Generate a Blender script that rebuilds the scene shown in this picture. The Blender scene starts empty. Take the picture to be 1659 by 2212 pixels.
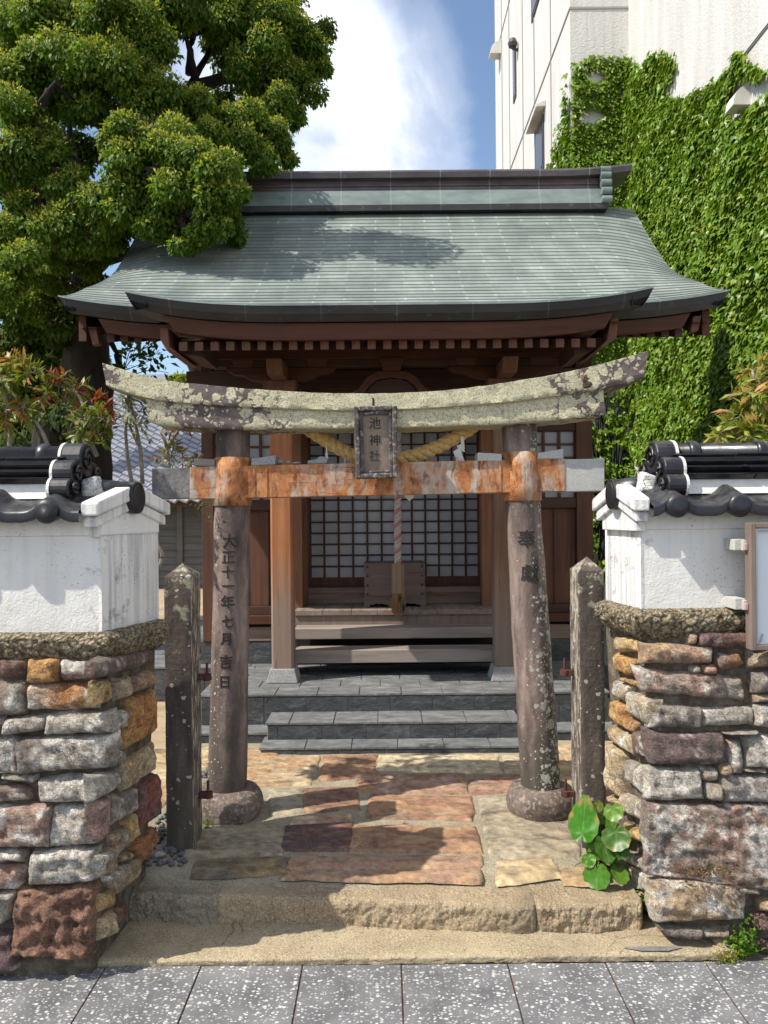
import bpy, math, random
import numpy as np
from mathutils import Vector, Matrix, noise as mn
random.seed(7); rng = np.random.default_rng(11)
R = math.radians
SC = bpy.context.scene; COL = SC.collection

# ---------------------------------------------------------------- camera, sky, sun, exposure
FPX, ROLL, EYE = 1661.0, 0.009, 1.5          # focal length in photo pixels (1659 wide), roll, eye height
cam = bpy.data.cameras.new('camera'); camo = bpy.data.objects.new('camera', cam); COL.objects.link(camo)
cam.sensor_width = 36; cam.sensor_fit = 'AUTO'; cam.lens = 36 * FPX / 2211.5
cam.clip_start = 0.05; cam.clip_end = 2000
camo.matrix_world = Matrix.Translation((0, 0, EYE)) @ Matrix.Rotation(R(90), 4, 'X') @ Matrix.Rotation(-ROLL, 4, 'Z')
SC.camera = camo

SUN = Vector((-0.75, -0.30, 1.0)).normalized()  # towards the sun
sun_el = math.asin(SUN.z); sun_az = math.atan2(SUN.x, SUN.y)
L = bpy.data.lights.new('sun', 'SUN'); L.energy = 4.3; L.angle = R(0.5); L.color = (1.0, 0.93, 0.82)
lo = bpy.data.objects.new('sun', L); COL.objects.link(lo)
lo.rotation_euler = SUN.to_track_quat('Z', 'Y').to_euler(); lo.location = (-8, -6, 14)
SC.view_settings.view_transform = 'Standard'; SC.view_settings.look = 'None'
SC.view_settings.exposure = 0.6; SC.view_settings.gamma = 1.0; SC.view_settings.use_curve_mapping = False
SC.cycles.max_bounces = 6; SC.cycles.diffuse_bounces = 4; SC.cycles.glossy_bounces = 2
SC.cycles.transmission_bounces = 3; SC.cycles.transparent_max_bounces = 4
SC.cycles.use_adaptive_sampling = True; SC.cycles.adaptive_threshold = 0.02
SC.cycles.caustics_reflective = False; SC.cycles.caustics_refractive = False
try: SC.cycles.use_denoising = True
except Exception: pass

def node(nt, t, props=None, **ins):
    n = nt.nodes.new(t)
    for k, v in (props or {}).items(): setattr(n, k, v)
    for k, v in ins.items():
        key = int(k[1:]) if (k[0] == 'i' and k[1:].isdigit()) else k.replace('_', ' ')
        s = n.inputs[key]
        if isinstance(v, bpy.types.NodeSocket): nt.links.new(v, s)
        else:
            if isinstance(v, tuple) and len(v) == 3 and s.type == 'RGBA': v = (*v, 1)
            s.default_value = v
    return n

class NT:
    def __init__(s, nt): s.nt = nt
    def coord(s, which='Object', scale=(1, 1, 1), loc=(0, 0, 0)):
        c = node(s.nt, 'ShaderNodeTexCoord').outputs[which]
        if scale == (1, 1, 1) and loc == (0, 0, 0): return c
        return node(s.nt, 'ShaderNodeMapping', None, Vector=c, Scale=scale, Location=loc).outputs[0]
    def attr(s, name, out='Color'): return node(s.nt, 'ShaderNodeAttribute', {'attribute_name': name}).outputs[out]
    def noise(s, vec, scale, detail=4, rough=0.55, dist=0.0):
        return node(s.nt, 'ShaderNodeTexNoise', None, Vector=vec, Scale=scale, Detail=detail, Roughness=rough, Distortion=dist).outputs[0]
    def noisec(s, vec, scale, detail=2):
        return node(s.nt, 'ShaderNodeTexNoise', None, Vector=vec, Scale=scale, Detail=detail).outputs[1]
    def vor(s, vec, scale, out='Distance', feature='F1', rand=1.0):
        return node(s.nt, 'ShaderNodeTexVoronoi', {'feature': feature}, Vector=vec, Scale=scale, Randomness=rand).outputs[out]
    def ramp(s, fac, stops, interp='LINEAR'):
        n = node(s.nt, 'ShaderNodeValToRGB', None, Fac=fac); cr = n.color_ramp; cr.interpolation = interp
        while len(cr.elements) < len(stops): cr.elements.new(0.5)
        for e, (p, c) in zip(cr.elements, stops):
            e.position = p; e.color = (c, c, c, 1) if isinstance(c, (int, float)) else (*c, 1)
        return n.outputs[0]
    def mix(s, fac, a, b, blend='MIX'):
        return node(s.nt, 'ShaderNodeMix', {'data_type': 'RGBA', 'blend_type': blend}, i0=fac, i6=a, i7=b).outputs[2]
    def math(s, op, a, b=0.0, c=0.0):
        return node(s.nt, 'ShaderNodeMath', {'operation': op}, i0=a, i1=b, i2=c).outputs[0]
    def vmath(s, op, a, b=(0, 0, 0)):
        return node(s.nt, 'ShaderNodeVectorMath', {'operation': op}, i0=a, i1=b)
    def sep(s, v): return node(s.nt, 'ShaderNodeSeparateXYZ', None, Vector=v).outputs
    def comb(s, x, y, z): return node(s.nt, 'ShaderNodeCombineXYZ', None, X=x, Y=y, Z=z).outputs[0]
    def warp(s, vec, scale, amt):
        d = s.vmath('SUBTRACT', s.noisec(vec, scale), (0.5, 0.5, 0.5)).outputs[0]
        sc = node(s.nt, 'ShaderNodeVectorMath', {'operation': 'SCALE'}, i0=d, Scale=amt).outputs[0]
        return s.vmath('ADD', vec, sc).outputs[0]
    def bump(s, h, strength=0.5, dist=0.01, normal=None):
        n = node(s.nt, 'ShaderNodeBump', None, Height=h, Strength=strength, Distance=dist)
        if normal is not None: s.nt.links.new(normal, n.inputs['Normal'])
        return n.outputs[0]
    def out(s, color, rough=0.8, normal=None, **kw):
        b = node(s.nt, 'ShaderNodeBsdfPrincipled', None, Base_Color=color, Roughness=rough, **kw)
        if normal is not None: s.nt.links.new(normal, b.inputs['Normal'])
        o = node(s.nt, 'ShaderNodeOutputMaterial'); s.nt.links.new(b.outputs[0], o.inputs[0]); return b

M = {}
def mat(name):
    def deco(fn):
        m = bpy.data.materials.new(name); m.use_nodes = True; m.node_tree.nodes.clear()
        fn(NT(m.node_tree)); M[name] = m; return fn
    return deco

# ---- world: Nishita sky with a bank of white cloud to the north-west of the roof
W = bpy.data.worlds.new('World'); SC.world = W; W.use_nodes = True; W.node_tree.nodes.clear()
wt = NT(W.node_tree)
sky = node(wt.nt, 'ShaderNodeTexSky', {'sky_type': 'NISHITA', 'sun_disc': False, 'sun_elevation': sun_el, 'sun_rotation': sun_az, 'altitude': 20.0, 'air_density': 1.0, 'dust_density': 0.6, 'ozone_density': 1.0}).outputs[0]
gd = wt.coord('Generated')
cdir = Vector(((690 - 829.5) / FPX, 1, (1105 - 215) / FPX)).normalized()
dot = wt.vmath('DOT_PRODUCT', gd, tuple(cdir)).outputs['Value']
wgd = wt.warp(gd, 3.0, 0.25)
cn = wt.noise(wgd, 4.5, 6, 0.55)
cn2 = wt.noise(wgd, 1.6, 3, 0.5)
prox = wt.ramp(dot, [(0.980, 0.0), (0.997, 0.38)])
f = wt.math('ADD', wt.math('MULTIPLY_ADD', cn, 0.95, -0.24), wt.math('ADD', wt.math('MULTIPLY', cn2, 0.30), prox))
gs = wt.sep(gd); exc = wt.math('MAXIMUM', wt.ramp(gs[2], [(0.60, 0.0), (0.80, 0.30)]), wt.ramp(wt.math('MULTIPLY', gs[1], -1.0), [(0.0, 0.0), (0.5, 0.30)]))   # unseen cloud cover added overhead and behind to neutralise blue ambient light
f = wt.math('ADD', f, exc)
cm = wt.ramp(f, [(0.47, 0.0), (0.62, 0.35), (0.80, 1.0)], 'EASE')
cshade = wt.ramp(wt.noise(wgd, 7, 4), [(0.36, (4.0, 4.5, 5.6)), (0.62, (7.6, 7.65, 7.9))])
sky2 = wt.mix(wt.math('MULTIPLY', cm, 0.95), sky, cshade)
bg = node(wt.nt, 'ShaderNodeBackground', None, Color=sky2, Strength=0.13)
wo = node(wt.nt, 'ShaderNodeOutputWorld'); wt.nt.links.new(bg.outputs[0], wo.inputs[0])

# ---------------------------------------------------------------- pixel helpers
CR, SR = math.cos(ROLL), math.sin(ROLL)
def lv(px, py):
    dx, dy = px - 829.5, 1105.5 - py
    return dx * CR + dy * SR, dy * CR - dx * SR
def P(px, py, d):
    a, b = lv(px, py); return Vector((a / FPX * d, d, EYE + b / FPX * d))
def G(px, py, z):                      # point on a level surface of height z
    a, b = lv(px, py); d = (z - EYE) * FPX / b; return Vector((a / FPX * d, d, z))
def XZ(px, py, d):
    p = P(px, py, d); return p.x, p.z

# ---------------------------------------------------------------- mesh builder
ORG = {}
def _org(o): return ORG.get(o.name, Vector((0, 0, 0))) if o is not None else Vector((0, 0, 0))
class MB:
    def __init__(s): s.V = []; s.F = []; s.C = []; s.U = []; s.n = 0; s.hasC = s.hasU = False
    def add(s, v, f, col=None, uv=None):
        v = np.asarray(v, float).reshape(-1, 3); k = len(v); s.V.append(v)
        n = s.n; s.F.extend([tuple(i + n for i in q) for q in f]); s.n += k
        if col is None: c = np.ones((k, 3))
        else:
            c = np.asarray(col, float); s.hasC = True
            if c.ndim == 1: c = np.tile(c, (k, 1))
        s.C.append(c)
        if uv is None: u = np.zeros((k, 3))
        else: u = np.asarray(uv, float).reshape(-1, 3); s.hasU = True
        s.U.append(u); return s
    def box(s, x0, x1, y0, y1, z0, z1, col=None):
        v = [(x, y, z) for x in (x0, x1) for y in (y0, y1) for z in (z0, z1)]
        return s.add(v, [(0, 1, 3, 2), (4, 6, 7, 5), (0, 4, 5, 1), (2, 3, 7, 6), (0, 2, 6, 4), (1, 5, 7, 3)], col)
    def hexa(s, bot, top, col=None):   # two rings of the same length
        n = len(bot); v = [tuple(p) for p in bot] + [tuple(p) for p in top]
        f = [tuple(range(n - 1, -1, -1)), tuple(range(n, 2 * n))] + [(i, (i + 1) % n, n + (i + 1) % n, n + i) for i in range(n)]
        return s.add(v, f, col)
    def prism(s, poly, axis, a, b, col=None):   # poly in the two other axes (in xyz order)
        def mk(p, t):
            q = list(p); q.insert(axis, t); return tuple(q)
        return s.hexa([mk(p, a) for p in poly], [mk(p, b) for p in poly], col)
    def grid(s, A, col=None, uv=None, cu=False, cv=False):
        A = np.asarray(A, float); n, m = A.shape[:2]; f = []
        for i in range(n if cu else n - 1):
            for j in range(m if cv else m - 1):
                i2, j2 = (i + 1) % n, (j + 1) % m
                f.append((i * m + j, i * m + j2, i2 * m + j2, i2 * m + j))
        if col is not None: col = np.asarray(col, float); col = col.reshape(-1, 3) if col.ndim == 3 else col
        return s.add(A.reshape(-1, 3), f, col, uv)
    def tube(s, pts, rad, n=8, col=None, caps=True, twist=0.0):
        pts = [Vector(p) for p in pts]; k = len(pts)
        rad = [rad] * k if isinstance(rad, (int, float)) else list(rad)
        up = Vector((0, 0, 1)); v = []
        for i, p in enumerate(pts):
            t = (pts[min(i + 1, k - 1)] - pts[max(i - 1, 0)]).normalized()
            a = t.cross(up)
            if a.length < 0.15: a = t.cross(Vector((1, 0, 0)))
            a.normalize(); b = a.cross(t).normalized()
            for j in range(n):
                th = 2 * math.pi * j / n + twist * i
                v.append(p + (a * math.cos(th) + b * math.sin(th)) * rad[i])
        f = [(i * n + j, i * n + (j + 1) % n, (i + 1) * n + (j + 1) % n, (i + 1) * n + j) for i in range(k - 1) for j in range(n)]
        if caps: f += [tuple(range(n - 1, -1, -1)), tuple((k - 1) * n + j for j in range(n))]
        return s.add([tuple(q) for q in v], f, col)
    def lathe(s, prof, c, n=24, col=None, axis=2):
        v = []
        for (r, h) in prof:
            for j in range(n):
                a = 2 * math.pi * j / n; q = [r * math.cos(a), r * math.sin(a)]; q.insert(axis, h)
                v.append((q[0] + c[0], q[1] + c[1], q[2] + c[2]))
        k = len(prof)
        f = [(i * n + j, i * n + (j + 1) % n, (i + 1) * n + (j + 1) % n, (i + 1) * n + j) for i in range(k - 1) for j in range(n)]
        f += [tuple(range(n - 1, -1, -1)), tuple((k - 1) * n + j for j in range(n))]
        return s.add(v, f, col)
    def build(s, name, m, parent=None, smooth=False, bevel=0.0, loc=None, fix=True, segs=2):
        V = np.concatenate(s.V)
        if parent is not None: o = _org(parent)
        elif loc is not None: o = Vector(loc)
        else: o = Vector(((V[:, 0].min() + V[:, 0].max()) / 2, (V[:, 1].min() + V[:, 1].max()) / 2, V[:, 2].min()))
        me = bpy.data.meshes.new(name); me.from_pydata((V - np.array(o)).tolist(), [], s.F)
        if s.hasC:
            a = me.attributes.new('Col', 'FLOAT_COLOR', 'POINT'); C = np.concatenate(s.C)
            a.data.foreach_set('color', np.hstack([C, np.ones((len(C), 1))]).astype(np.float32).ravel())
        if s.hasU:
            a = me.attributes.new('uvw', 'FLOAT_VECTOR', 'POINT'); a.data.foreach_set('vector', np.concatenate(s.U).astype(np.float32).ravel())
        if fix:
            import bmesh
            b = bmesh.new(); b.from_mesh(me); bmesh.ops.recalc_face_normals(b, faces=b.faces); b.to_mesh(me); b.free()
        if smooth: me.polygons.foreach_set('use_smooth', [True] * len(me.polygons))
        me.materials.append(M[m] if isinstance(m, str) else m)
        ob = bpy.data.objects.new(name, me); COL.objects.link(ob)
        ORG[ob.name] = Vector(o)
        if parent is not None: ob.parent = parent
        else: ob.location = o
        if bevel > 0:
            md = ob.modifiers.new('bevel', 'BEVEL'); md.width = bevel; md.segments = segs; md.limit_method = 'ANGLE'; md.angle_limit = R(40)
        return ob

def fastmesh(name, V, T, m, parent=None, col=None, loc=None, smooth=False):
    """triangles by the hundred thousand (leaves)"""
    o = _org(parent) if parent is not None else Vector(loc if loc is not None else V.mean(0))
    me = bpy.data.meshes.new(name); V = (V - np.array(o)).astype(np.float32); n = len(T)
    me.vertices.add(len(V)); me.vertices.foreach_set('co', V.ravel())
    me.loops.add(n * 3); me.loops.foreach_set('vertex_index', T.astype(np.int32).ravel())
    me.polygons.add(n); me.polygons.foreach_set('loop_start', np.arange(0, n * 3, 3, dtype=np.int32))
    if smooth: me.polygons.foreach_set('use_smooth', np.ones(n, bool))
    me.update(calc_edges=True)
    if col is not None:
        a = me.attributes.new('Col', 'FLOAT_COLOR', 'POINT')
        a.data.foreach_set('color', np.hstack([col, np.ones((len(col), 1))]).astype(np.float32).ravel())
    me.materials.append(M[m]); me.validate()
    ob = bpy.data.objects.new(name, me); COL.objects.link(ob); ORG[ob.name] = Vector(o)
    if parent is not None: ob.parent = parent
    else: ob.location = o
    return ob

def tag(o, label=None, cat=None, group=None, kind=None):
    if label: o['label'] = label
    if cat: o['category'] = cat
    if group: o['group'] = group
    if kind: o['kind'] = kind
    return o
def thing(name, label, cat, loc, group=None):
    o = bpy.data.objects.new(name, None); o.empty_display_size = 0.1; COL.objects.link(o); o.location = loc
    ORG[o.name] = Vector(loc); return tag(o, label, cat, group)

def fbm(p, s, o=4): return mn.fractal(Vector(p) * s, 1.0, 2.0, o)
def lerp(a, b, t): return a + (b - a) * t
def interp(x, pts):
    xs = [p[0] for p in pts]; ys = [p[1] for p in pts]; return float(np.interp(x, xs, ys))
def spline(x, pts):                     # smooth interpolation (pchip-like, cosine free Catmull)
    xs = [p[0] for p in pts]
    i = max(0, min(len(pts) - 2, int(np.searchsorted(xs, x) - 1)))
    def m(k):
        if k == 0: return (pts[1][1] - pts[0][1]) / (xs[1] - xs[0])
        if k == len(pts) - 1: return (pts[-1][1] - pts[-2][1]) / (xs[-1] - xs[-2])
        return (pts[k + 1][1] - pts[k - 1][1]) / (xs[k + 1] - xs[k - 1])
    h = xs[i + 1] - xs[i]; t = (x - xs[i]) / h
    return ((2 * t**3 - 3 * t**2 + 1) * pts[i][1] + (t**3 - 2 * t**2 + t) * h * m(i) + (-2 * t**3 + 3 * t**2) * pts[i + 1][1] + (t**3 - t**2) * h * m(i + 1))

def stone(mb, q, nrm, t, col, col2=None, rough=1.0, step=0.011, k=0.08, r=0.0055, grow=0.006, wob=None, sink=0.035, white=0.0, seed=None):
    """one rough building stone: q = TL,TR,BR,BL on the wall face, nrm = outward normal, t = how far it stands out"""
    q = [np.array(p, float) for p in q]; nrm = np.array(nrm, float); nrm /= np.linalg.norm(nrm)
    sd = random.random() * 50 if seed is None else seed
    Wd = (np.linalg.norm(q[1] - q[0]) + np.linalg.norm(q[2] - q[3])) / 2; Ht = (np.linalg.norm(q[3] - q[0]) + np.linalg.norm(q[2] - q[1])) / 2
    nu, nv = max(6, int(Wd / step)), max(6, int(Ht / step))
    A = np.zeros((nv + 1, nu + 1, 3)); C = np.zeros((nv + 1, nu + 1, 3)); col = np.array(col); col2 = np.array(col2) if col2 is not None else col * 0.75
    tilt = (random.uniform(-1, 1) * 0.2, random.uniform(-1, 1) * 0.2)
    cen = sum(q) / 4; q = [cen + (p - cen) * 1.06 + (p - cen) / max(1e-6, np.linalg.norm(p - cen)) * grow for p in q]
    fac = [(random.uniform(.8, 1.25), random.uniform(-1, 1), random.uniform(-1, 1), random.uniform(-.6, .6), random.uniform(-.6, .6)) for _ in range(6)]
    ex = (q[1] - q[0]) / max(1e-6, np.linalg.norm(q[1] - q[0])); ez = (q[0] - q[3]) / max(1e-6, np.linalg.norm(q[0] - q[3]))
    for j in range(nv + 1):
        for i in range(nu + 1):
            # finer spacing at the rim
            u = -math.cos(math.pi * i / nu); v = -math.cos(math.pi * j / nv); u = 0.6 * u + 0.4 * (2 * i / nu - 1); v = 0.6 * v + 0.4 * (2 * j / nv - 1)
            u2 = u * math.sqrt(1 - k * v * v / 2); v2 = v * math.sqrt(1 - k * u * u / 2)
            s, w = (u2 + 1) / 2, (v2 + 1) / 2
            p = (q[0] * (1 - s) + q[1] * s) * (1 - w) + (q[3] * (1 - s) + q[2] * s) * w
            e = min((1 - abs(u)) * Wd / 2, (1 - abs(v)) * Ht / 2)
            pv = Vector(p) + Vector((sd, sd, sd))
            f = 1 - math.exp(-e / r)
            h = -sink + (t + sink) * f
            n1 = mn.fractal(pv * 9, 1.0, 2.0, 3); n2 = mn.fractal(pv * 30, 0.8, 2.0, 4); n3 = mn.ridged_multi_fractal(Vector((pv.x * 7, pv.y * 7, pv.z * 22)), 1.0, 2.0, 3, 1.0, 2.0)
            xx, yy = u * Wd / 2, v * Ht / 2
            if rough > .4:
                for (h0, fa, fb, fx, fy) in fac: h = min(h, t * h0 * 1.1 + .020 * rough + (fa * (u - fx) * Wd + fb * (v - fy) * Ht) * .12) if f > .3 else h
            h += f * rough * (0.008 * n1 + 0.009 * n2 + 0.004 * (n3 - 1)) + f * t * (tilt[0] * u + tilt[1] * v)
            ed = 1 - f
            if wob: p = p + ex * (max(abs(u), 0) ** 4 * wob * mn.fractal(pv * 7, .8, 2.0, 4)) + ez * (abs(v) ** 4 * wob * mn.fractal(pv * 7 + Vector((5, 5, 5)), .8, 2.0, 4))
            p = p + ex * (ed * 0.012 * rough * mn.noise(pv * 14)) + ez * (ed * 0.014 * rough * mn.noise(pv * 14 + Vector((9, 3, 1))))
            A[j, i] = p + nrm * h
            b = 0.5 + 0.9 * mn.fractal(pv * 6, 0.9, 2.0, 4)
            c = col * (1 - min(1, max(0, b))) + col2 * min(1, max(0, b)) if col2 is not None else col
            c = c * (1 + 0.5 * n2)
            if white > 0:
                wv = .55 * mn.fractal(pv * 26, .6, 2.0, 4) + mn.fractal(pv * 11 + Vector((4, 4, 4)), 0.7, 2.0, 5) + white - 0.5
                if wv > 0: c = c * (1 - min(1, wv * 3)) + np.array((0.56, 0.525, 0.465)) * (1 + .5 * n2) * min(1, wv * 3)
            C[j, i] = np.clip(c, 0.01, 0.9)
    mb.grid(A, C)

# leaf templates: (verts x(width) y(length) z(fold), triangles), unit length
LEAF = (np.array([(0, 0, 0), (-.26, .42, .07), (0, .5, 0), (.26, .42, .07), (0, 1, -.06)]), np.array([(0, 2, 1), (0, 3, 2), (1, 2, 4), (2, 3, 4)]))
SLIM = (np.array([(0, 0, 0), (-.15, .45, .04), (.15, .45, .04), (0, 1, -.08)]), np.array([(0, 2, 1), (1, 2, 3)]))
IVY = (np.array([(0, .12, 0), (-.30, -.02, .03), (-.52, .38, -.05), (-.22, .52, .05), (0, 1, -.10), (.22, .52, .05), (.52, .38, -.05), (.30, -.02, .03), (0, .45, .07)]),
       np.array([(8, 0, 1), (8, 1, 2), (8, 2, 3), (8, 3, 4), (8, 4, 5), (8, 5, 6), (8, 6, 7), (8, 7, 0)]))
def leaves(tpl, pos, axis, nrm, size, colr):
    """instances of a leaf template: axis = leaf direction, nrm = face normal; colours per leaf"""
    T, tri = tpl; n = len(pos); k = len(T)
    ax = axis / np.linalg.norm(axis, axis=1, keepdims=True)
    sd = np.cross(ax, nrm); sd /= np.maximum(1e-6, np.linalg.norm(sd, axis=1, keepdims=True)); nn = np.cross(sd, ax)
    sz = np.asarray(size).reshape(-1, 1, 1)
    V = pos[:, None, :] + sz * (T[None, :, 0:1] * sd[:, None, :] + T[None, :, 1:2] * ax[:, None, :] + T[None, :, 2:3] * nn[:, None, :])
    F = (tri[None] + (np.arange(n) * k)[:, None, None]).reshape(-1, 3)
    return V.reshape(-1, 3), F, np.repeat(colr, k, axis=0)
def unit(v): return v / np.maximum(1e-9, np.linalg.norm(v, axis=1, keepdims=True))
def joinleaves(lst):
    V = []; F = []; C = []; n = 0
    for v, f, c in lst: V.append(v); F.append(f + n); C.append(c); n += len(v)
    return np.concatenate(V), np.concatenate(F), np.concatenate(C)
# ================================================================ materials
@mat('pavement')
def _(n):
    c = n.coord(); w = n.warp(c, 30, 0.012)
    sx = n.vmath('MULTIPLY', w, (1.0, 1.35, 1.0)).outputs[0]
    col = n.ramp(n.noise(c, 9, 5), [(0.35, (0.115, 0.115, 0.12)), (0.65, (0.185, 0.185, 0.19))])
    def layer(scale, lo, hi, pal, col, off):
        v = n.vmath('ADD', sx, off).outputs[0]
        d = n.vor(v, scale); rc = n.sep(n.vor(v, scale, 'Color'))
        th = n.math('MULTIPLY_ADD', rc[0], hi - lo, lo)
        m = n.ramp(n.math('SUBTRACT', th, d), [(0.0, 0.0), (0.04, 1.0)])
        return n.mix(m, col, n.ramp(rc[1], pal)), m
    pal = [(0.0, (0.20, 0.21, 0.24)), (0.2, (0.34, 0.35, 0.37)), (0.4, (0.48, 0.475, 0.45)), (1.0, (0.60, 0.59, 0.56))]
    col, m1 = layer(88, 0.04, 0.46, [(0, (0.19, 0.20, 0.22)), (.5, (0.36, 0.36, .36)), (1, (0.56, .55, .52))], col, (3.1, 0, 0))
    col, m2 = layer(64, -0.03, 0.47, pal, col, (0, 0, 0))
    st = n.ramp(n.noise(c, 2.2, 6, .65), [(0.3, 0.66), (0.7, 1.12)])
    col = n.mix(1.0, col, st, 'MULTIPLY')
    n.out(col, 0.75, n.bump(n.noise(c, 260, 2), 0.25, 0.002))
@mat('joint_dirt')
def _(n):
    c = n.coord(); n.out(n.ramp(n.noise(c, 25), [(0.4, (0.03, 0.025, 0.02)), (0.75, (0.16, 0.06, 0.03))]), 0.95)
@mat('ground')
def _(n):
    c = n.coord(); n.out(n.ramp(n.noise(c, 3, 6), [(0.3, (0.10, 0.085, 0.06)), (0.7, (0.22, 0.19, 0.14))]), 0.95, n.bump(n.noise(c, 40), 0.4, 0.01))
def sandy(name, a, b, spk, bs=0.5):
    @mat(name)
    def _(n):
        c = n.coord()
        col = n.ramp(n.noise(c, 5, 7, 0.62), [(0.28, a), (0.72, b)])
        col = n.mix(n.ramp(n.noise(c, 190, 2), [(0.5, 0.0), (0.68, 0.75)]), col, spk)
        col = n.mix(n.ramp(n.noise(c, 130, 3), [(0.57, 0.0), (0.66, 0.6)]), col, (0.07, 0.06, 0.045))
        col = n.mix(n.ramp(n.noise(c, 2.6, 6, 0.65), [(0.55, 0.0), (0.74, 0.6)]), col, (0.10, 0.085, 0.06))
        h0 = None; gc = n.ramp(n.vor(n.warp(c, 5, 0.12), 2.3, 'Distance', 'DISTANCE_TO_EDGE'), [(0.0, 0.75), (0.007, 0.0)])
        col = n.mix(n.math('MULTIPLY', gc, n.ramp(n.noise(c, 1.7, 2), [(0.5, 0), (0.6, 1)])), col, (0.06, 0.05, 0.04))
        h = n.math('ADD', n.noise(c, 90, 5, 0.7), n.math('MULTIPLY', n.noise(c, 14, 4), 1.4))
        n.out(col, 0.9, n.bump(h, bs, 0.012))
sandy('landing_concrete', (0.22, 0.17, 0.10), (0.41, 0.335, 0.215), (0.54, 0.47, 0.34))
sandy('step_grey', (0.17, 0.14, 0.10), (0.35, 0.30, 0.22), (0.46, 0.41, 0.33), 1.0)
sandy('step_granite', (0.24, 0.175, 0.10), (0.45, 0.345, 0.215), (0.60, 0.51, 0.37), 1.0)
sandy('mortar_path', (0.17, 0.145, 0.09), (0.40, 0.355, 0.25), (0.50, 0.47, 0.37), 0.8)
sandy('yard_earth', (0.27, 0.20, 0.12), (0.42, 0.31, 0.18), (0.46, 0.40, 0.3), 0.4)

def stonecol(name, bump=0.7, hi=1.25, lo=0.6, lich=0.35, fs=1.0):
    @mat(name)
    def _(n):
        c = n.coord(); a = n.attr('Col')
        k = n.ramp(n.noise(c, 55 * fs, 6, 0.7), [(0.3, lo), (0.7, hi)])
        col = n.mix(1.0, a, k, 'MULTIPLY')
        col = n.mix(n.ramp(n.noise(c, 130, 4, 0.7), [(0.58, 0.0), (0.7, lich)]), col, (0.56, 0.55, 0.5))
        col = n.mix(n.ramp(n.noise(c, 38, 6, 0.75), [(0.6, 0.0), (0.74, 0.75)]), col, (0.045, 0.04, 0.035))
        col = n.mix(1.0, col, n.ramp(n.noise(c, 190 * fs, 3, 0.7), [(0.34, 0.55), (0.5, 1.0), (0.66, 1.35)]), 'MULTIPLY')
        cr = n.vor(n.warp(c, 22, 0.05), 26, 'Distance', 'DISTANCE_TO_EDGE')
        col = n.mix(n.math('MULTIPLY', n.ramp(cr, [(0.0, 0.8), (0.05, 0.0)]), n.ramp(n.noise(c, 13, 3), [(0.48, 0.0), (0.6, 1.0)])), col, (0.035, 0.03, 0.026))
        h = n.math('ADD', n.noise(c, 60, 8, 0.8), n.math('MULTIPLY', n.noise(n.vmath('MULTIPLY', c, (1, 1, 3)).outputs[0], 16, 5, 0.65), 1.2))
        n.out(col, 0.92, n.bump(h, bump, 0.032))
stonecol('wall_stone', 0.9, 1.85, 0.66, 0.5)
@mat('flagstone')
def _(n):
    c = n.coord(); a = n.attr('Col'); w = n.warp(c, 8, 0.05)
    col = n.mix(1.0, a, n.ramp(n.noise(c, 40, 6, 0.7), [(0.3, 0.62), (0.7, 1.2)]), 'MULTIPLY')
    st = n.noise(n.vmath('MULTIPLY', w, (3.2, 9, 1)).outputs[0], 1.0, 7, 0.66)
    col = n.mix(n.ramp(st, [(0.52, 0.0), (0.66, 0.8)]), col, (0.075, 0.05, 0.042))
    col = n.mix(n.ramp(n.noise(n.vmath('MULTIPLY', w, (4, 11, 1)).outputs[0], 1.3, 6, 0.62), [(0.52, 0.0), (0.72, 0.7)]), col, (0.40, 0.31, 0.20))
    col = n.mix(n.ramp(n.noise(n.vmath('MULTIPLY', c, (1, 2.5, 1)).outputs[0], 26, 6, 0.75), [(0.58, 0.0), (0.70, 0.7)]), col, (0.05, 0.036, 0.03))
    col = n.mix(n.ramp(n.noise(c, 170, 2), [(0.6, 0.0), (0.7, 0.4)]), col, (0.5, 0.45, 0.36))
    n.out(col, 0.85, n.bump(n.noise(n.vmath('MULTIPLY', c, (1, 2, 1)).outputs[0], 36, 7, 0.7), 0.5, 0.014))
@mat('wall_mortar')
def _(n):
    c = n.coord(); col = n.ramp(n.noise(c, 22, 7, 0.7), [(0.3, (0.05, 0.041, 0.03)), (0.52, (0.19, 0.155, 0.11)), (0.72, (0.36, 0.305, 0.22))])
    n.out(col, 0.95, n.bump(n.noise(c, 60, 7, 0.75), 1.0, 0.03))
@mat('ledge_rubble')
def _(n):
    c = n.coord(); v = n.vor(n.warp(c, 20, 0.03), 75)
    col = n.ramp(n.noise(c, 34, 6, 0.7), [(0.3, (0.15, 0.115, 0.07)), (0.5, (0.38, 0.305, 0.19)), (0.7, (0.56, 0.485, 0.35))])
    col = n.mix(n.ramp(v, [(0.35, 0.0), (0.75, 0.8)]), col, (0.05, 0.04, 0.028))
    n.out(col, 0.95, n.bump(n.math('SUBTRACT', n.noise(c, 70, 6, .7), v), 1.0, 0.022))
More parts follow.
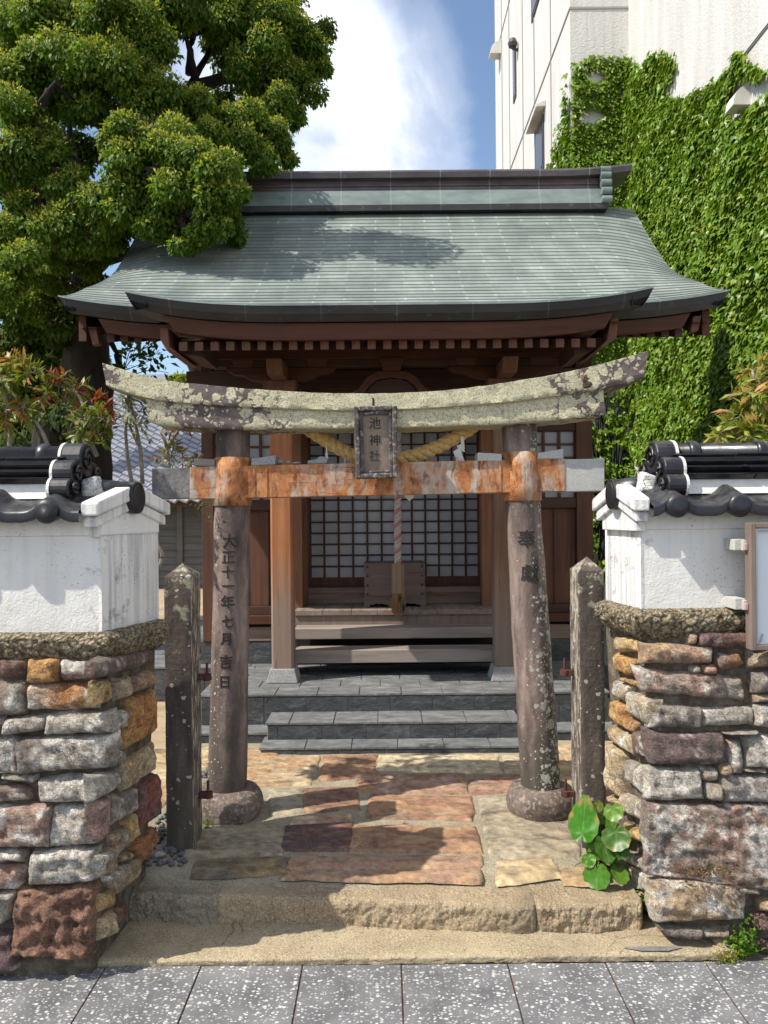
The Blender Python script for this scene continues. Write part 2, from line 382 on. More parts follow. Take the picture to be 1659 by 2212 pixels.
def plaster(name, streak):
    @mat(name)
    def _(n):
        c = n.coord()
        col = n.ramp(n.noise(c, 2.5, 5), [(0.3, (0.66, 0.645, 0.60)), (0.7, (0.76, 0.755, 0.735))])
        s = n.noise(n.vmath('MULTIPLY', c, (34, 34, 1.3)).outputs[0], 1.0, 5, 0.6)
        col = n.mix(n.ramp(s, [(0.44, 0.0), (0.66, streak)]), col, (0.30, 0.30, 0.32))
        col = n.mix(n.ramp(n.noise(c, 3.6, 6, 0.62), [(0.55, 0.0), (0.72, 0.42)]), col, (0.47, 0.38, 0.26))
        z = n.sep(c)[2]
        sp = n.ramp(n.noise(c, 95, 3, 0.7), [(0.60, 0.0), (0.66, 0.8)])
        band = n.ramp(n.noise(c, 4.4, 3), [(0.47, 0.0), (0.62, 1.0)])
        col = n.mix(n.math('MULTIPLY', sp, band), col, (0.06, 0.06, 0.055))
        xa = n.math('ABSOLUTE', n.sep(c)[0])
        gm = n.math('ADD', n.ramp(xa, [(0.02, 0.12), (0.10, 0.0)]), n.noise(c, 12, 6, 0.7))
        col = n.mix(n.ramp(gm, [(0.66, 0.0), (0.76, 0.7)]), col, n.ramp(n.noise(c, 70, 4, .7), [(0.4, (0.10, 0.10, 0.095)), (0.6, (0.45, 0.44, 0.42))]))
        dn = n.noise(c, 8, 6, 0.72)
        col = n.mix(n.ramp(dn, [(0.69, 0.0), (0.78, 0.7 if streak > .5 else 0.2)]), col, (0.10, 0.10, 0.095))
        n.out(col, 0.85, n.bump(n.math('ADD', n.noise(c, 120, 4), n.math('MULTIPLY', n.noise(c, 17, 4), 2.0)), 0.35, 0.006))
plaster('plaster', 0.12); plaster('plaster_end', 0.75)
@mat('dark_stain')
def _(n):
    c = n.coord(); n.out(n.ramp(n.noise(c, 60, 5, .7), [(0.4, (0.03, 0.03, 0.03)), (0.62, (0.5, 0.49, .47))]), 0.9)
@mat('black_tile')
def _(n):
    c = n.coord()
    col = n.ramp(n.noise(c, 18, 5), [(0.35, (0.004, 0.0045, 0.007)), (0.75, (0.016, 0.017, 0.024))])
    col = n.mix(n.ramp(n.noise(c, 26, 6, 0.7), [(0.62, 0.0), (0.78, 0.5)]), col, (0.16, 0.16, 0.16))
    col = n.mix(n.ramp(n.noise(c, 9, 6, 0.7), [(0.70, 0.0), (0.74, 0.7)]), col, (0.2, 0.09, 0.06))
    nz = n.sep(node(n.nt, 'ShaderNodeNewGeometry').outputs['Normal'])[2]
    col = n.mix(n.math('MULTIPLY', n.ramp(nz, [(0.35, 0.0), (0.95, 0.55)]), n.ramp(n.noise(c, 22, 6, .7), [(0.4, 0.0), (0.62, 1.0)])), col, (0.10, 0.098, 0.09))
    rg = n.ramp(n.noise(c, 14, 5), [(0.3, 0.22), (0.7, 0.55)])
    n.out(col, rg, n.bump(n.noise(c, 30, 4), 0.18, 0.004), Specular_IOR_Level=0.5)

def lichen_stone(name, base, base2, lcol, cover, spots=True, ends=None, edgew=0.0):
    """weathered torii stone: dark stone under round pale lichen patches"""
    @mat(name)
    def _(n):
        c = n.coord(); x = n.sep(c)[0]
        col = n.ramp(n.noise(c, 14, 6, 0.65), [(0.3, base), (0.7, base2)])
        w = n.warp(c, 26, 0.05)
        d1 = n.vor(w, 17); r1 = n.sep(n.vor(w, 17, 'Color'))[0]
        d2 = n.vor(w, 46); r2 = n.sep(n.vor(w, 46, 'Color'))[1]
        nn = n.noise(c, 3.2, 3)
        if ends is not None:
            cov = n.ramp(n.math('MULTIPLY_ADD', x, 1 / 2.6, 0.5), ends)
            cov = n.math('ADD', cov, n.math('MULTIPLY', n.math('SUBTRACT', nn, 0.5), 0.9))
        else: cov = n.math('ADD', n.math('MULTIPLY', n.math('SUBTRACT', nn, 0.5), 1.4), cover)
        t1 = n.math('SUBTRACT', n.math('MULTIPLY_ADD', r1, 0.5, n.math('SUBTRACT', cov, 0.22)), d1)
        t2 = n.math('SUBTRACT', n.math('MULTIPLY_ADD', r2, 0.5, n.math('SUBTRACT', cov, 0.32)), d2)
        t3 = n.math('ADD', n.math('SUBTRACT', n.noise(c, 8, 8, 0.75), 1.0), cov)
        m = n.math('MAXIMUM', n.math('MAXIMUM', t1, t2), t3)
        mk = n.ramp(m, [(0.0, 0.0), (0.07, 1.0)])
        lc = n.ramp(n.noise(c, 40, 5, 0.7), [(0.3, tuple(v * 0.72 for v in lcol)), (0.65, lcol)])
        lc = n.mix(n.ramp(n.noise(c, 150, 3, 0.6), [(0.5, 0.0), (0.64, 0.8)]), lc, base2)
        col = n.mix(mk, col, lc)
        h = n.math('ADD', n.noise(c, 60, 6, 0.7), n.math('MULTIPLY', mk, 0.5))
        n.out(col, 0.92, n.bump(h, 0.5, 0.01))
lichen_stone('lintel_stone', (0.085, 0.066, 0.062), (0.19, 0.152, 0.142), (0.62, 0.585, 0.39), 0.5,
             ends=[(0.0, 0.46), (0.1, 0.5), (0.2, 0.36), (0.34, 0.50), (0.46, 0.9), (0.62, 0.8), (0.78, 0.58), (0.87, 0.45), (0.91, 0.30), (0.95, 0.46), (1.0, 0.62)])

def pillar_mat(name, side, amount, x0):
    @mat(name)
    def _(n):
        c = n.coord(); xyz = n.sep(c)
        sv = n.vmath('MULTIPLY', n.warp(c, 7, .06), (16, 16, 2.6)).outputs[0]
        col = n.ramp(n.noise(sv, 1.0, 6, 0.62), [(0.30, (0.05, 0.037, 0.033)), (0.48, (0.145, 0.107, 0.093)), (0.70, (0.315, 0.24, 0.205))])
        col = n.mix(n.ramp(n.noise(c, 5, 6, 0.7), [(0.5, 0.0), (0.72, 0.75)]), col, (0.05, 0.042, 0.036))
        low = n.ramp(xyz[2], [(0.12, 0.75), (0.55, 0.0)])
        col = n.mix(low, col, (0.045, 0.042, 0.032))
        w = n.warp(c, 30, 0.02)
        msk = n.ramp(n.math('ADD', n.math('MULTIPLY', n.math('SUBTRACT', xyz[0], x0), side), n.math('MULTIPLY', n.noise(c, 4, 3), 0.16)), [(0.06, 0.02), (0.16, 1.0)])
        def spot(sc, amt, colr, col):
            d = n.vor(w, sc); r = n.sep(n.vor(w, sc, 'Color'))[0]
            th = n.math('MULTIPLY', n.math('MULTIPLY', n.math('POWER', r, 1.6), amt), n.math('MULTIPLY_ADD', msk, 0.9, 0.25))
            return n.mix(n.ramp(n.math('SUBTRACT', th, d), [(0.0, 0.0), (0.05, 0.9)]), col, colr)
        col = spot(24, 0.52 * amount, (0.36, 0.36, 0.29), col)
        col = spot(60, 0.55 * amount, (0.52, 0.51, 0.45), col)
        col = spot(110, 0.42 * amount, (0.34, 0.36, 0.24), col)
        h = n.math('ADD', n.noise(c, 60, 6, 0.7), n.math('MULTIPLY', n.noise(c, 18, 4), 1.0))
        n.out(col, 0.85, n.bump(h, 0.4, 0.008))
pillar_mat('pillar_stone_plain', -1.0, 0.5, -0.70); pillar_mat('pillar_stone_spotted', 1.0, 1.15, 0.645)
@mat('post_stone')
def _(n):
    c = n.coord(); z = n.sep(c)[2]
    col = n.ramp(n.noise(n.vmath('MULTIPLY', c, (20, 20, 4)).outputs[0], 1.0, 6, 0.65), [(0.3, (0.04, 0.032, 0.027)), (0.55, (0.10, 0.078, 0.066)), (0.76, (0.19, 0.15, 0.125))])
    w = n.warp(c, 22, 0.04)
    top = n.ramp(z, [(0.55, 0.0), (1.1, 0.42)])
    m3 = n.math('ADD', n.math('SUBTRACT', n.noise(c, 13, 6, 0.68), 0.73), n.math('MULTIPLY', top, 0.5))
    col = n.mix(n.ramp(m3, [(0.0, 0.0), (0.05, 0.85)]), col, n.ramp(n.noise(c, 60, 4), [(0.35, (0.20, 0.20, 0.12)), (0.65, (0.42, 0.42, 0.30))]))
    st = n.noise(n.vmath('MULTIPLY', c, (70, 70, 12)).outputs[0], 1.0, 4, 0.6)
    nx = n.math('ABSOLUTE', n.sep(node(n.nt, 'ShaderNodeNewGeometry').outputs['Normal'])[0])
    col = n.mix(n.math('MULTIPLY', n.ramp(st, [(0.5, 0.0), (0.58, 0.85)]), n.ramp(nx, [(0.5, 0.0), (0.8, 1.0)])), col, (0.46, 0.41, 0.33))
    d = n.vor(w, 42); r = n.sep(n.vor(w, 42, 'Color'))[0]
    col = n.mix(n.ramp(n.math('SUBTRACT', n.math('MULTIPLY', n.math('POWER', r, 3.0), 0.42), d), [(0.0, 0.0), (0.05, 0.9)]), col, (0.46, 0.45, 0.40))
    low = n.ramp(n.math('ADD', z, n.math('MULTIPLY', n.noise(c, 9, 4), 0.4)), [(0.15, 0.5), (0.6, 0.0)])
    col = n.mix(low, col, (0.085, 0.085, 0.055))
    n.out(col, 0.9, n.bump(n.noise(c, 45, 7, 0.7), 0.6, 0.012))
@mat('rust_metal')
def _(n):
    c = n.coord()
    w = n.warp(c, 12, 0.05)
    paint = n.ramp(n.noise(c, 6, 5), [(0.3, (0.38, 0.32, 0.26)), (0.7, (0.52, 0.46, 0.385))])
    r1 = n.noise(n.vmath('MULTIPLY', w, (15, 15, 3.2)).outputs[0], 1.0, 7, 0.68)
    r1 = n.math('ADD', r1, n.math('MULTIPLY', n.math('SUBTRACT', n.noise(c, 2.6, 3), 0.5), 0.55))
    col = n.mix(n.ramp(r1, [(0.37, 0.0), (0.53, 1.0)]), paint, n.ramp(n.noise(w, 22, 6, 0.7), [(0.3, (0.20, 0.055, 0.018)), (0.52, (0.43, 0.165, 0.05)), (0.75, (0.58, 0.31, 0.13))]))
    col = n.mix(n.ramp(n.noise(n.vmath('MULTIPLY', w, (34, 34, 9)).outputs[0], 1.0, 6, 0.7), [(0.52, 0.0), (0.66, 0.92)]), col, (0.10, 0.027, 0.013))
    col = n.mix(n.ramp(n.noise(n.vmath('MULTIPLY', c, (5, 5, 60)).outputs[0], 1.0, 4, 0.7), [(0.62, 0.0), (0.68, 0.75)]), col, (0.16, 0.05, 0.02))
    n.out(col, 0.72, n.bump(n.noise(w, 40, 6, 0.7), 0.35, 0.006))
@mat('iron_rust')
def _(n):
    c = n.coord(); n.out(n.ramp(n.noise(c, 60, 5), [(0.35, (0.03, 0.012, 0.009)), (0.65, (0.11, 0.032, 0.022))]), 0.8, n.bump(n.noise(c, 120), 0.4, 0.003))
def greystone(name, a, b, speck, sc=260):
    @mat(name)
    def _(n):
        c = n.coord(); col = n.ramp(n.noise(c, 16, 6, 0.65), [(0.3, a), (0.7, b)])
        col = n.mix(n.ramp(n.noise(c, sc, 2), [(0.52, 0.0), (0.66, 0.8)]), col, speck)
        n.out(col, 0.85, n.bump(n.noise(c, 60, 6, 0.7), 0.35, 0.006))
greystone('dark_beam_stone', (0.09, 0.088, 0.085), (0.27, 0.26, 0.25), (0.12, 0.115, 0.11), 70)
greystone('pale_beam_stone', (0.40, 0.40, 0.375), (0.50, 0.495, 0.46), (0.33, 0.33, 0.31), 300)
greystone('granite', (0.26, 0.26, 0.26), (0.36, 0.36, 0.355), (0.09, 0.09, 0.095), 170)
greystone('plaque_panel', (0.17, 0.125, 0.095), (0.29, 0.225, 0.175), (0.2, 0.17, 0.15), 60)
greystone('plaque_frame', (0.05, 0.042, 0.04), (0.12, 0.10, 0.095), (0.36, 0.34, 0.3), 60)
greystone('pebble', (0.22, 0.2, 0.18), (0.42, 0.4, 0.36), (0.3, 0.28, 0.26), 90)
greystone('dark_gravel', (0.05, 0.05, 0.055), (0.15, 0.145, 0.15), (0.2, 0.2, 0.2), 90)
greystone('ink', (0.012, 0.01, 0.01), (0.03, 0.024, 0.022), (0.02, 0.02, 0.02))
greystone('faded_ink', (0.045, 0.034, 0.028), (0.10, 0.076, 0.06), (0.12, 0.09, 0.07), 90)
greystone('base_stone', (0.065, 0.048, 0.04), (0.19, 0.14, 0.115), (0.27, 0.24, 0.2), 60)

def wood(name, a, b, axis, rough=0.75, fine=1.0, grey=None, greyband=None, bump=0.25):
    @mat(name)
    def _(n):
        c = n.coord(); s = [26 * fine] * 3; s[axis] = 1.1
        v = n.vmath('MULTIPLY', n.warp(c, 3, 0.03), tuple(s)).outputs[0]
        g = n.noise(v, 1.0, 6, 0.62)
        col = n.ramp(g, [(0.28, a), (0.72, b)])
        col = n.mix(n.ramp(n.noise(c, 2.3, 4), [(0.4, 0.0), (0.7, 0.45)]), col, tuple(x * 0.6 for x in a))
        if grey is not None:
            if greyband: f = n.ramp(n.math('ADD', n.sep(c)[2], n.math('MULTIPLY', n.noise(v, .6, 3), 0.25)), [(greyband[0], 0.9), (greyband[1], 0.0)])
            else: f = n.ramp(n.noise(v, 0.5, 4), [(0.35, 0.15), (0.65, 0.85)])
            col = n.mix(f, col, n.ramp(g, [(0.3, tuple(x * 0.7 for x in grey)), (0.7, grey)]))
        dk = n.noise(n.vmath('MULTIPLY', v, (1.6, 1.6, 1.6)).outputs[0], 1.0, 3, 0.6)
        col = n.mix(n.ramp(dk, [(0.62, 0.0), (0.7, 0.5)]), col, tuple(x * 0.35 for x in a))
        n.out(col, rough, n.bump(g, bump, 0.006))
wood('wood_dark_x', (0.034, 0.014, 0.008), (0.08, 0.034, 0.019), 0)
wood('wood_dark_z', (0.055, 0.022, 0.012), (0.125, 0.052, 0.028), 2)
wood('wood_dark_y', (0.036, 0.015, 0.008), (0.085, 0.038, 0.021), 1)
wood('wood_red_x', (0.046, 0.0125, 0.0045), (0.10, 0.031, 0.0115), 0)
wood('wood_red_z', (0.075, 0.029, 0.015), (0.155, 0.066, 0.034), 2)
wood('wood_pillar', (0.25, 0.088, 0.032), (0.46, 0.19, 0.078), 2, grey=(0.27, 0.21, 0.17), greyband=(0.55, 1.0))
wood('wood_pillar_right', (0.12, 0.062, 0.034), (0.24, 0.125, 0.07), 2, grey=(0.24, 0.19, 0.155), greyband=(0.5, 1.0))
wood('wood_jamb', (0.15, 0.064, 0.03), (0.27, 0.125, 0.062), 2)
wood('wood_grey_x', (0.17, 0.125, 0.10), (0.34, 0.27, 0.22), 0, grey=(0.34, 0.30, 0.27))
wood('wood_grey_y', (0.15, 0.105, 0.08), (0.30, 0.22, 0.17), 1, grey=(0.28, 0.235, 0.20))
wood('wood_brown_x', (0.13, 0.07, 0.042), (0.27, 0.155, 0.095), 0, grey=(0.26, 0.20, 0.165))
wood('wood_box', (0.10, 0.065, 0.05), (0.185, 0.125, 0.10), 0, grey=(0.15, 0.115, 0.10), fine=0.8, bump=0.5)
wood('wood_handle', (0.17, 0.11, 0.07), (0.30, 0.21, 0.14), 2)
wood('board_frame', (0.13, 0.095, 0.075), (0.24, 0.18, 0.145), 2)
@mat('bark')
def _(n):
    c = n.coord(); g = n.noise(n.vmath('MULTIPLY', c, (9, 9, 2.5)).outputs[0], 1.0, 6, 0.7)
    n.out(n.ramp(g, [(0.3, (0.012, 0.010, 0.007)), (0.7, (0.045, 0.036, 0.027))]), 0.95, n.bump(g, 0.9, 0.04))
@mat('pale_twig')
def _(n):
    c = n.coord(); n.out(n.ramp(n.noise(c, 40, 4), [(0.3, (0.17, 0.14, 0.10)), (0.7, (0.33, 0.29, 0.23))]), 0.9)
@mat('copper_roof')
def _(n):
    u = n.attr('uvw', 'Vector'); s = n.sep(u); c = n.coord()
    row = n.math('FLOOR', s[1]); off = n.math('MULTIPLY', n.math('MODULO', row, 2.0), 0.21)
    xx = n.math('DIVIDE', n.math('ADD', n.math('ADD', s[0], off), 20.0), 0.42)
    fr = n.math('FRACT', xx); cell = n.math('FLOOR', xx)
    seam = n.math('LESS_THAN', n.math('ABSOLUTE', n.math('SUBTRACT', fr, 0.5)), 0.019)
    rnd = node(n.nt, 'ShaderNodeTexWhiteNoise', {'noise_dimensions': '2D'}, Vector=n.comb(cell, row, 0.0)).outputs[0]
    col = n.ramp(n.noise(n.vmath('MULTIPLY', c, (3.5, 1.2, 1.2)).outputs[0], 1.0, 6, 0.65), [(0.28, (0.125, 0.152, 0.142)), (0.55, (0.20, 0.235, 0.218)), (0.75, (0.29, 0.325, 0.305))])
    col = n.mix(1.0, col, n.ramp(rnd, [(0.0, 0.86), (1.0, 1.12)]), 'MULTIPLY')
    col = n.mix(n.ramp(n.noise(c, 2.1, 5, 0.6), [(0.54, 0.0), (0.72, 0.5)]), col, (0.11, 0.115, 0.115))
    col = n.mix(n.math('MULTIPLY', n.math('MULTIPLY', seam, rnd), 0.38), col, (0.46, 0.55, 0.52))
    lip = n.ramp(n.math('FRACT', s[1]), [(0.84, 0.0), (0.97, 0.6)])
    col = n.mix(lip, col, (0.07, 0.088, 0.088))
    n.out(col, 0.62, n.bump(n.noise(c, 14, 4), 0.15, 0.01), Specular_IOR_Level=0.28)
def copper(name, stops, rough=0.5, seam=0.5):
    @mat(name)
    def _(n):
        c = n.coord(); g = n.noise(n.vmath('MULTIPLY', c, (3, 8, 8)).outputs[0], 1.0, 6, 0.65)
        col = n.ramp(g, stops)
        xx = n.math('FRACT', n.math('MULTIPLY', n.math('ADD', n.sep(c)[0], 20.0), 2.3))
        col = n.mix(n.math('MULTIPLY', n.math('LESS_THAN', xx, 0.022), seam), col, (0.28, 0.33, 0.33))
        col = n.mix(n.ramp(n.noise(c, 11, 5, .7), [(0.6, 0), (0.72, 0.35)]), col, (0.25, 0.33, 0.31))
        n.out(col, rough, n.bump(n.noise(c, 18, 4), 0.15, 0.01))
copper('copper_green', [(0.3, (0.095, 0.13, 0.125)), (0.7, (0.215, 0.27, 0.26))])
copper('copper_purple', [(0.3, (0.055, 0.042, 0.05)), (0.7, (0.135, 0.105, 0.118))])
copper('copper_cap', [(0.3, (0.045, 0.038, 0.045)), (0.7, (0.115, 0.098, 0.11))])
copper('copper_edge', [(0.3, (0.010, 0.010, 0.012)), (0.7, (0.034, 0.033, 0.036))], 0.55, 0.10)
@mat('slate')  # riser shade put into the colour; the plinth uses it too
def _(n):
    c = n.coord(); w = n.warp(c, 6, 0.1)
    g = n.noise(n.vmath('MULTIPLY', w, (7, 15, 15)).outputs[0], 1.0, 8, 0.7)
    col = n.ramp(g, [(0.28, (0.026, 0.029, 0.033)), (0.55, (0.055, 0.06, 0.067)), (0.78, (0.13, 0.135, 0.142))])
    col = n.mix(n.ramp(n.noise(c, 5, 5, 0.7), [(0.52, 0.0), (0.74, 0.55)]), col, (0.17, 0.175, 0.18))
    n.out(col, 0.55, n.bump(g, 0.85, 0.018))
@mat('slate_lit_tread')  # sunlight put into the colour: treads paler than the same slate on risers
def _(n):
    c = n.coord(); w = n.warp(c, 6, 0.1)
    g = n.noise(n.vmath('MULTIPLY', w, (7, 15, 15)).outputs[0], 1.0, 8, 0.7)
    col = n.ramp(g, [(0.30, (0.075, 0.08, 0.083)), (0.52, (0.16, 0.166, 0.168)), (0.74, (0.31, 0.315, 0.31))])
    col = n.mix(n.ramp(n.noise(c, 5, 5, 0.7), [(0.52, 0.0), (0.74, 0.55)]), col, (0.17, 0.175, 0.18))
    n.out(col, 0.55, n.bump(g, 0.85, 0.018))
@mat('slate_joint')
def _(n): n.out((0.30, 0.30, 0.285), 0.9)
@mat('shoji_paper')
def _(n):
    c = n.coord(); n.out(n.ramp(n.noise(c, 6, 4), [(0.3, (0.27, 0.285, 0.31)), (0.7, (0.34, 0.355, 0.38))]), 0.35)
@mat('dark_inside')
def _(n): n.out((0.012, 0.009, 0.008), 0.9)
@mat('straw')
def _(n):
    c = n.coord(); g = n.noise(c, 70, 5, 0.7)
    n.out(n.ramp(g, [(0.3, (0.50, 0.31, 0.09)), (0.7, (0.85, 0.62, 0.27))]), 0.85, n.bump(n.noise(c, 160, 4), 0.7, 0.004))
@mat('bell_rope')
def _(n):
    c = n.coord(); a = n.attr('Col'); n.out(n.mix(1.0, a, n.ramp(n.noise(c, 130, 4), [(0.3, 0.6), (0.7, 1.1)]), 'MULTIPLY'), 0.9, n.bump(n.noise(c, 220, 3), 0.6, 0.003))
@mat('white_paper')
def _(n): n.out((0.78, 0.78, 0.76), 0.7)
@mat('board_white')
def _(n):
    c = n.coord(); n.out(n.ramp(n.noise(c, 1.5, 3), [(0.3, (0.64, 0.68, 0.74)), (0.7, (0.70, 0.74, 0.79))]), 0.35)
@mat('aluminium')
def _(n): n.out((0.45, 0.46, 0.48), 0.35, None, Metallic=0.6)
@mat('pink_plastic')
def _(n): n.out((0.42, 0.30, 0.27), 0.5)
@mat('stucco')
def _(n):
    c = n.coord(); v = n.noise(c, 42, 5, 0.6)
    col = n.ramp(n.noise(n.vmath('MULTIPLY', c, (4, 4, 0.6)).outputs[0], 1.0, 6, 0.65), [(0.3, (0.50, 0.49, 0.465)), (0.65, (0.63, 0.62, 0.595))])
    st = n.noise(n.vmath('MULTIPLY', c, (16, 16, 0.7)).outputs[0], 1.0, 5, 0.65)
    col = n.mix(n.ramp(st, [(0.54, 0.0), (0.74, 0.35)]), col, (0.34, 0.32, 0.28))
    n.out(col, 0.9, n.bump(v, 0.45, 0.025))
@mat('groove')
def _(n): n.out((0.30, 0.29, 0.275), 0.9)
@mat('hood_metal')
def _(n):
    c = n.coord(); n.out(n.ramp(n.noise(c, 5), [(0.3, (0.55, 0.53, 0.48)), (0.7, (0.66, 0.64, 0.6))]), 0.5)
@mat('window_dark')
def _(n): n.out((0.018, 0.02, 0.022), 0.15)
@mat('window_frame')
def _(n): n.out((0.05, 0.042, 0.036), 0.5)
@mat('blue_roof_tile')
def _(n):
    c = n.coord(); n.out(n.ramp(n.noise(c, 3.5, 6, .65), [(0.3, (0.20, 0.215, 0.26)), (0.7, (0.34, 0.355, 0.41))]), 0.5, n.bump(n.noise(c, 20), 0.1, 0.01))
@mat('grey_siding')
def _(n):
    c = n.coord(); n.out(n.ramp(n.noise(n.vmath('MULTIPLY', c, (2, 2, 9)).outputs[0], 1.0, 4), [(0.3, (0.085, 0.087, 0.088)), (0.7, (0.13, 0.13, 0.128))]), 0.7)
@mat('pale_wall')
def _(n): n.out((0.5, 0.52, 0.54), 0.8)
def leafmat(name, rough=0.55, trans=0.42, sat=1.0):
    @mat(name)
    def _(n):
        a = n.attr('Col'); c = n.coord()
        col = n.mix(1.0, a, n.ramp(n.noise(c, 60, 2), [(0.3, 0.8), (0.7, 1.15)]), 'MULTIPLY')
        b = node(n.nt, 'ShaderNodeBsdfPrincipled', None, Base_Color=col, Roughness=rough, Specular_IOR_Level=0.25)
        t = node(n.nt, 'ShaderNodeBsdfTranslucent', None, Color=n.mix(1.0, col, (1.25, 1.3, 0.5), 'MULTIPLY'))
        mx = node(n.nt, 'ShaderNodeMixShader', None, i0=trans, i1=b.outputs[0], i2=t.outputs[0])
        o = node(n.nt, 'ShaderNodeOutputMaterial'); n.nt.links.new(mx.outputs[0], o.inputs[0])
leafmat('leaf_tree'); leafmat('leaf_ivy', 0.38, 0.25); leafmat('leaf_bush', 0.4, 0.35); leafmat('leaf_big', 0.35, 0.22)
# ================================================================ ground, pavement, steps, path
UP = 0.125                                   # level of the yard behind the step
mb = MB(); mb.add([(-300, -60, -0.012), (300, -60, -0.012), (300, 600, -0.012), (-300, 600, -0.012)], [(0, 1, 2, 3)])
tag(mb.build('ground', 'ground', loc=(0, 0, -0.012), fix=False), kind='structure')
# pavement of terrazzo slabs (front edge follows the step)
mb = MB(); jn = MB()
joints = [-6.0] + [-0.936 - 0.325 * k for k in range(12, 0, -1)] + [-0.936, -0.62, -0.283, 0.044, 0.396, 0.72] + [0.72 + 0.33 * k for k in range(1, 14)]
for i in range(len(joints) - 1):
    a, b = joints[i] + 0.0025, joints[i + 1] - 0.0025
    for (y0, y1) in ((0.4, 1.5975), (1.6025, 2.55)):
        mb.box(a, b, y0, y1, -0.010, 0.0 + random.uniform(-.0008, .0008))
tag(mb.build('pavement', 'pavement', bevel=0.0015, loc=(0, 0, 0), segs=1), kind='structure')
jn.box(-6, 5, 0.4, 2.55, -0.0115, -0.0045); tag(jn.build('pavement_joints', 'joint_dirt', loc=(0, 0, 0)), kind='structure')

# landing slab at the foot of the step, with a slightly broken front edge
def rough_slab(mb, pl, pr, ybk, z0, z1, amp=0.006, n=90, m=26, edge=0.01, seed=0):
    """pl/pr = front corners (x,y); back edge at ybk; top with a rolled, chipped front edge"""
    A = []
    mf = 15 if amp > .005 else 6
    for j in range(m + mf + 1):
        row = []
        for i in range(n + 1):
            t = i / n; x = lerp(pl[0], pr[0], t); yf = lerp(pl[1], pr[1], t)
            yb = ybk(x) if callable(ybk) else ybk
            q = Vector((x * 9 + seed, j * .4, seed))
            chip = 0.7 * edge * (mn.fractal(Vector((x * 7 + seed, 0.3, seed)), 0.8, 2.0, 5)) + .02 * (math.exp(-t * 60) + math.exp(-(1 - t) * 60)) * (1 if amp > .005 else 0)
            if j <= mf:
                a = j / mf; y = yf + chip + 0.004 * mn.noise(Vector((x * 60, j * 2.0, seed))) * (1 if j < mf else 0); z = z0 + (z1 - z0 - edge * .6) * a
                y += amp * 1.0 * mn.fractal(Vector((x * 13 + seed, z * 18, seed)), 0.8, 2.0, 4) + amp * .55 * mn.fractal(Vector((x * 45 + seed, z * 45, seed)), 0.7, 2.0, 4)
                y += edge * .35 * max(0, a - .85) / .15
            else:
                a = (j - mf) / m; y = lerp(yf + chip + edge, yb, a ** 1.3); z = z1 + amp * .5 * mn.fractal(Vector((x * 8, y * 8, seed)), 0.8, 2.0, 4) - (edge * .2 * max(0, 1 - (j - mf - 1) / 2.0))
            row.append((x, y, z))
        A.append(row)
    mb.grid(A)
mb = MB()
pl, pr = G(118, 2083, 0.0), G(1555, 2066, 0.0)
rough_slab(mb, (pl.x - 0.02, pl.y - .012), (pr.x + 0.05, pr.y - .012), 2.86, -0.005, 0.02, 0.003, 160, 20, 0.008, 3)
tag(mb.build('step_landing', 'landing_concrete', smooth=True, loc=(0, 2.6, 0), fix=False), kind='structure')
mb = MB()   # grey puddle patch of cement on the landing
pc = G(1412, 2050, 0.021); mb.add([(pc.x + 0.085 * math.cos(a) * (1 + .3 * math.sin(3 * a)), pc.y + 0.018 * math.sin(a) * (1 + .3 * math.cos(2 * a)), 0.0235) for a in np.linspace(0, 2 * math.pi, 24, endpoint=False)], [tuple(range(24))])
tag(mb.build('cement_patch', 'dark_beam_stone', loc=tuple(pc), fix=False), kind='structure')

# three long step stones
def bC(cx, cy, x0, y0, s): return ((x0 + cx / s) / 1.20555, (y0 + cy / s) / 1.20555)
def step(name, label, pa, pb, back, seed, n, amp=0.010, m='step_granite'):
    a, b = G(*pa, 0.02), G(*pb, 0.02); a.y -= .04; b.y -= .04; a.x += .004; b.x -= .004; n *= 3; mb = MB()
    rough_slab(mb, (a.x, a.y), (b.x, b.y), back, 0.012, UP - 0.011, amp * .8, n, 20, 0.013, seed)
    # end caps
    o = mb.build(name, m, smooth=True, fix=False); return tag(o, label, 'step stone', 'stones of the entrance step')
backl = lambda x: 2.85 + 0.02 * mn.noise(Vector((x * 4, 0, 0)))
step('step_stone', 'short grey cracked step stone at the left end of the entrance step', bC(775, 672, 0, 2100, 2.37), bC(1370, 686, 0, 2100, 2.37), backl, 1.7, 70, 0.012, 'step_grey')
step('step_stone', 'longest tan granite step stone, in the middle of the entrance step', bC(-180, 1000, 600, 1900, 2.074), bC(1650, 1068, 600, 1900, 2.074), backl, 5.1, 150, 0.008)
step('step_stone', 'rough yellowish step stone beside the leafy plant at the right end', bC(215, 985, 1300, 2000, 2.37), bC(880, 962, 1300, 2000, 2.37), backl, 8.4, 80, 0.014)

# yard and path
mb = MB(); mb.box(-9, 9, 2.95, 14.5, -0.01, UP - 0.006); tag(mb.build('yard', 'yard_earth', loc=(0, 3, 0)), kind='structure')
mb = MB(); n = 110; m = 70
A = [[(lerp(-1.15, 1.15, i / n), lerp(2.83, 4.6, j / m), UP - .018 * max(0, 1 - (lerp(2.83, 4.6, j / m) - 2.83) / .12) + 0.004 * mn.fractal(Vector((lerp(-1.15, 1.15, i / n) * 6, lerp(2.83, 4.6, j / m) * 6, 0)), 0.9, 2.0, 4)) for i in range(n + 1)] for j in range(m + 1)]
mb.grid(A); tag(mb.build('path', 'mortar_path', smooth=True, loc=(0, 3.5, UP), fix=False), kind='structure')

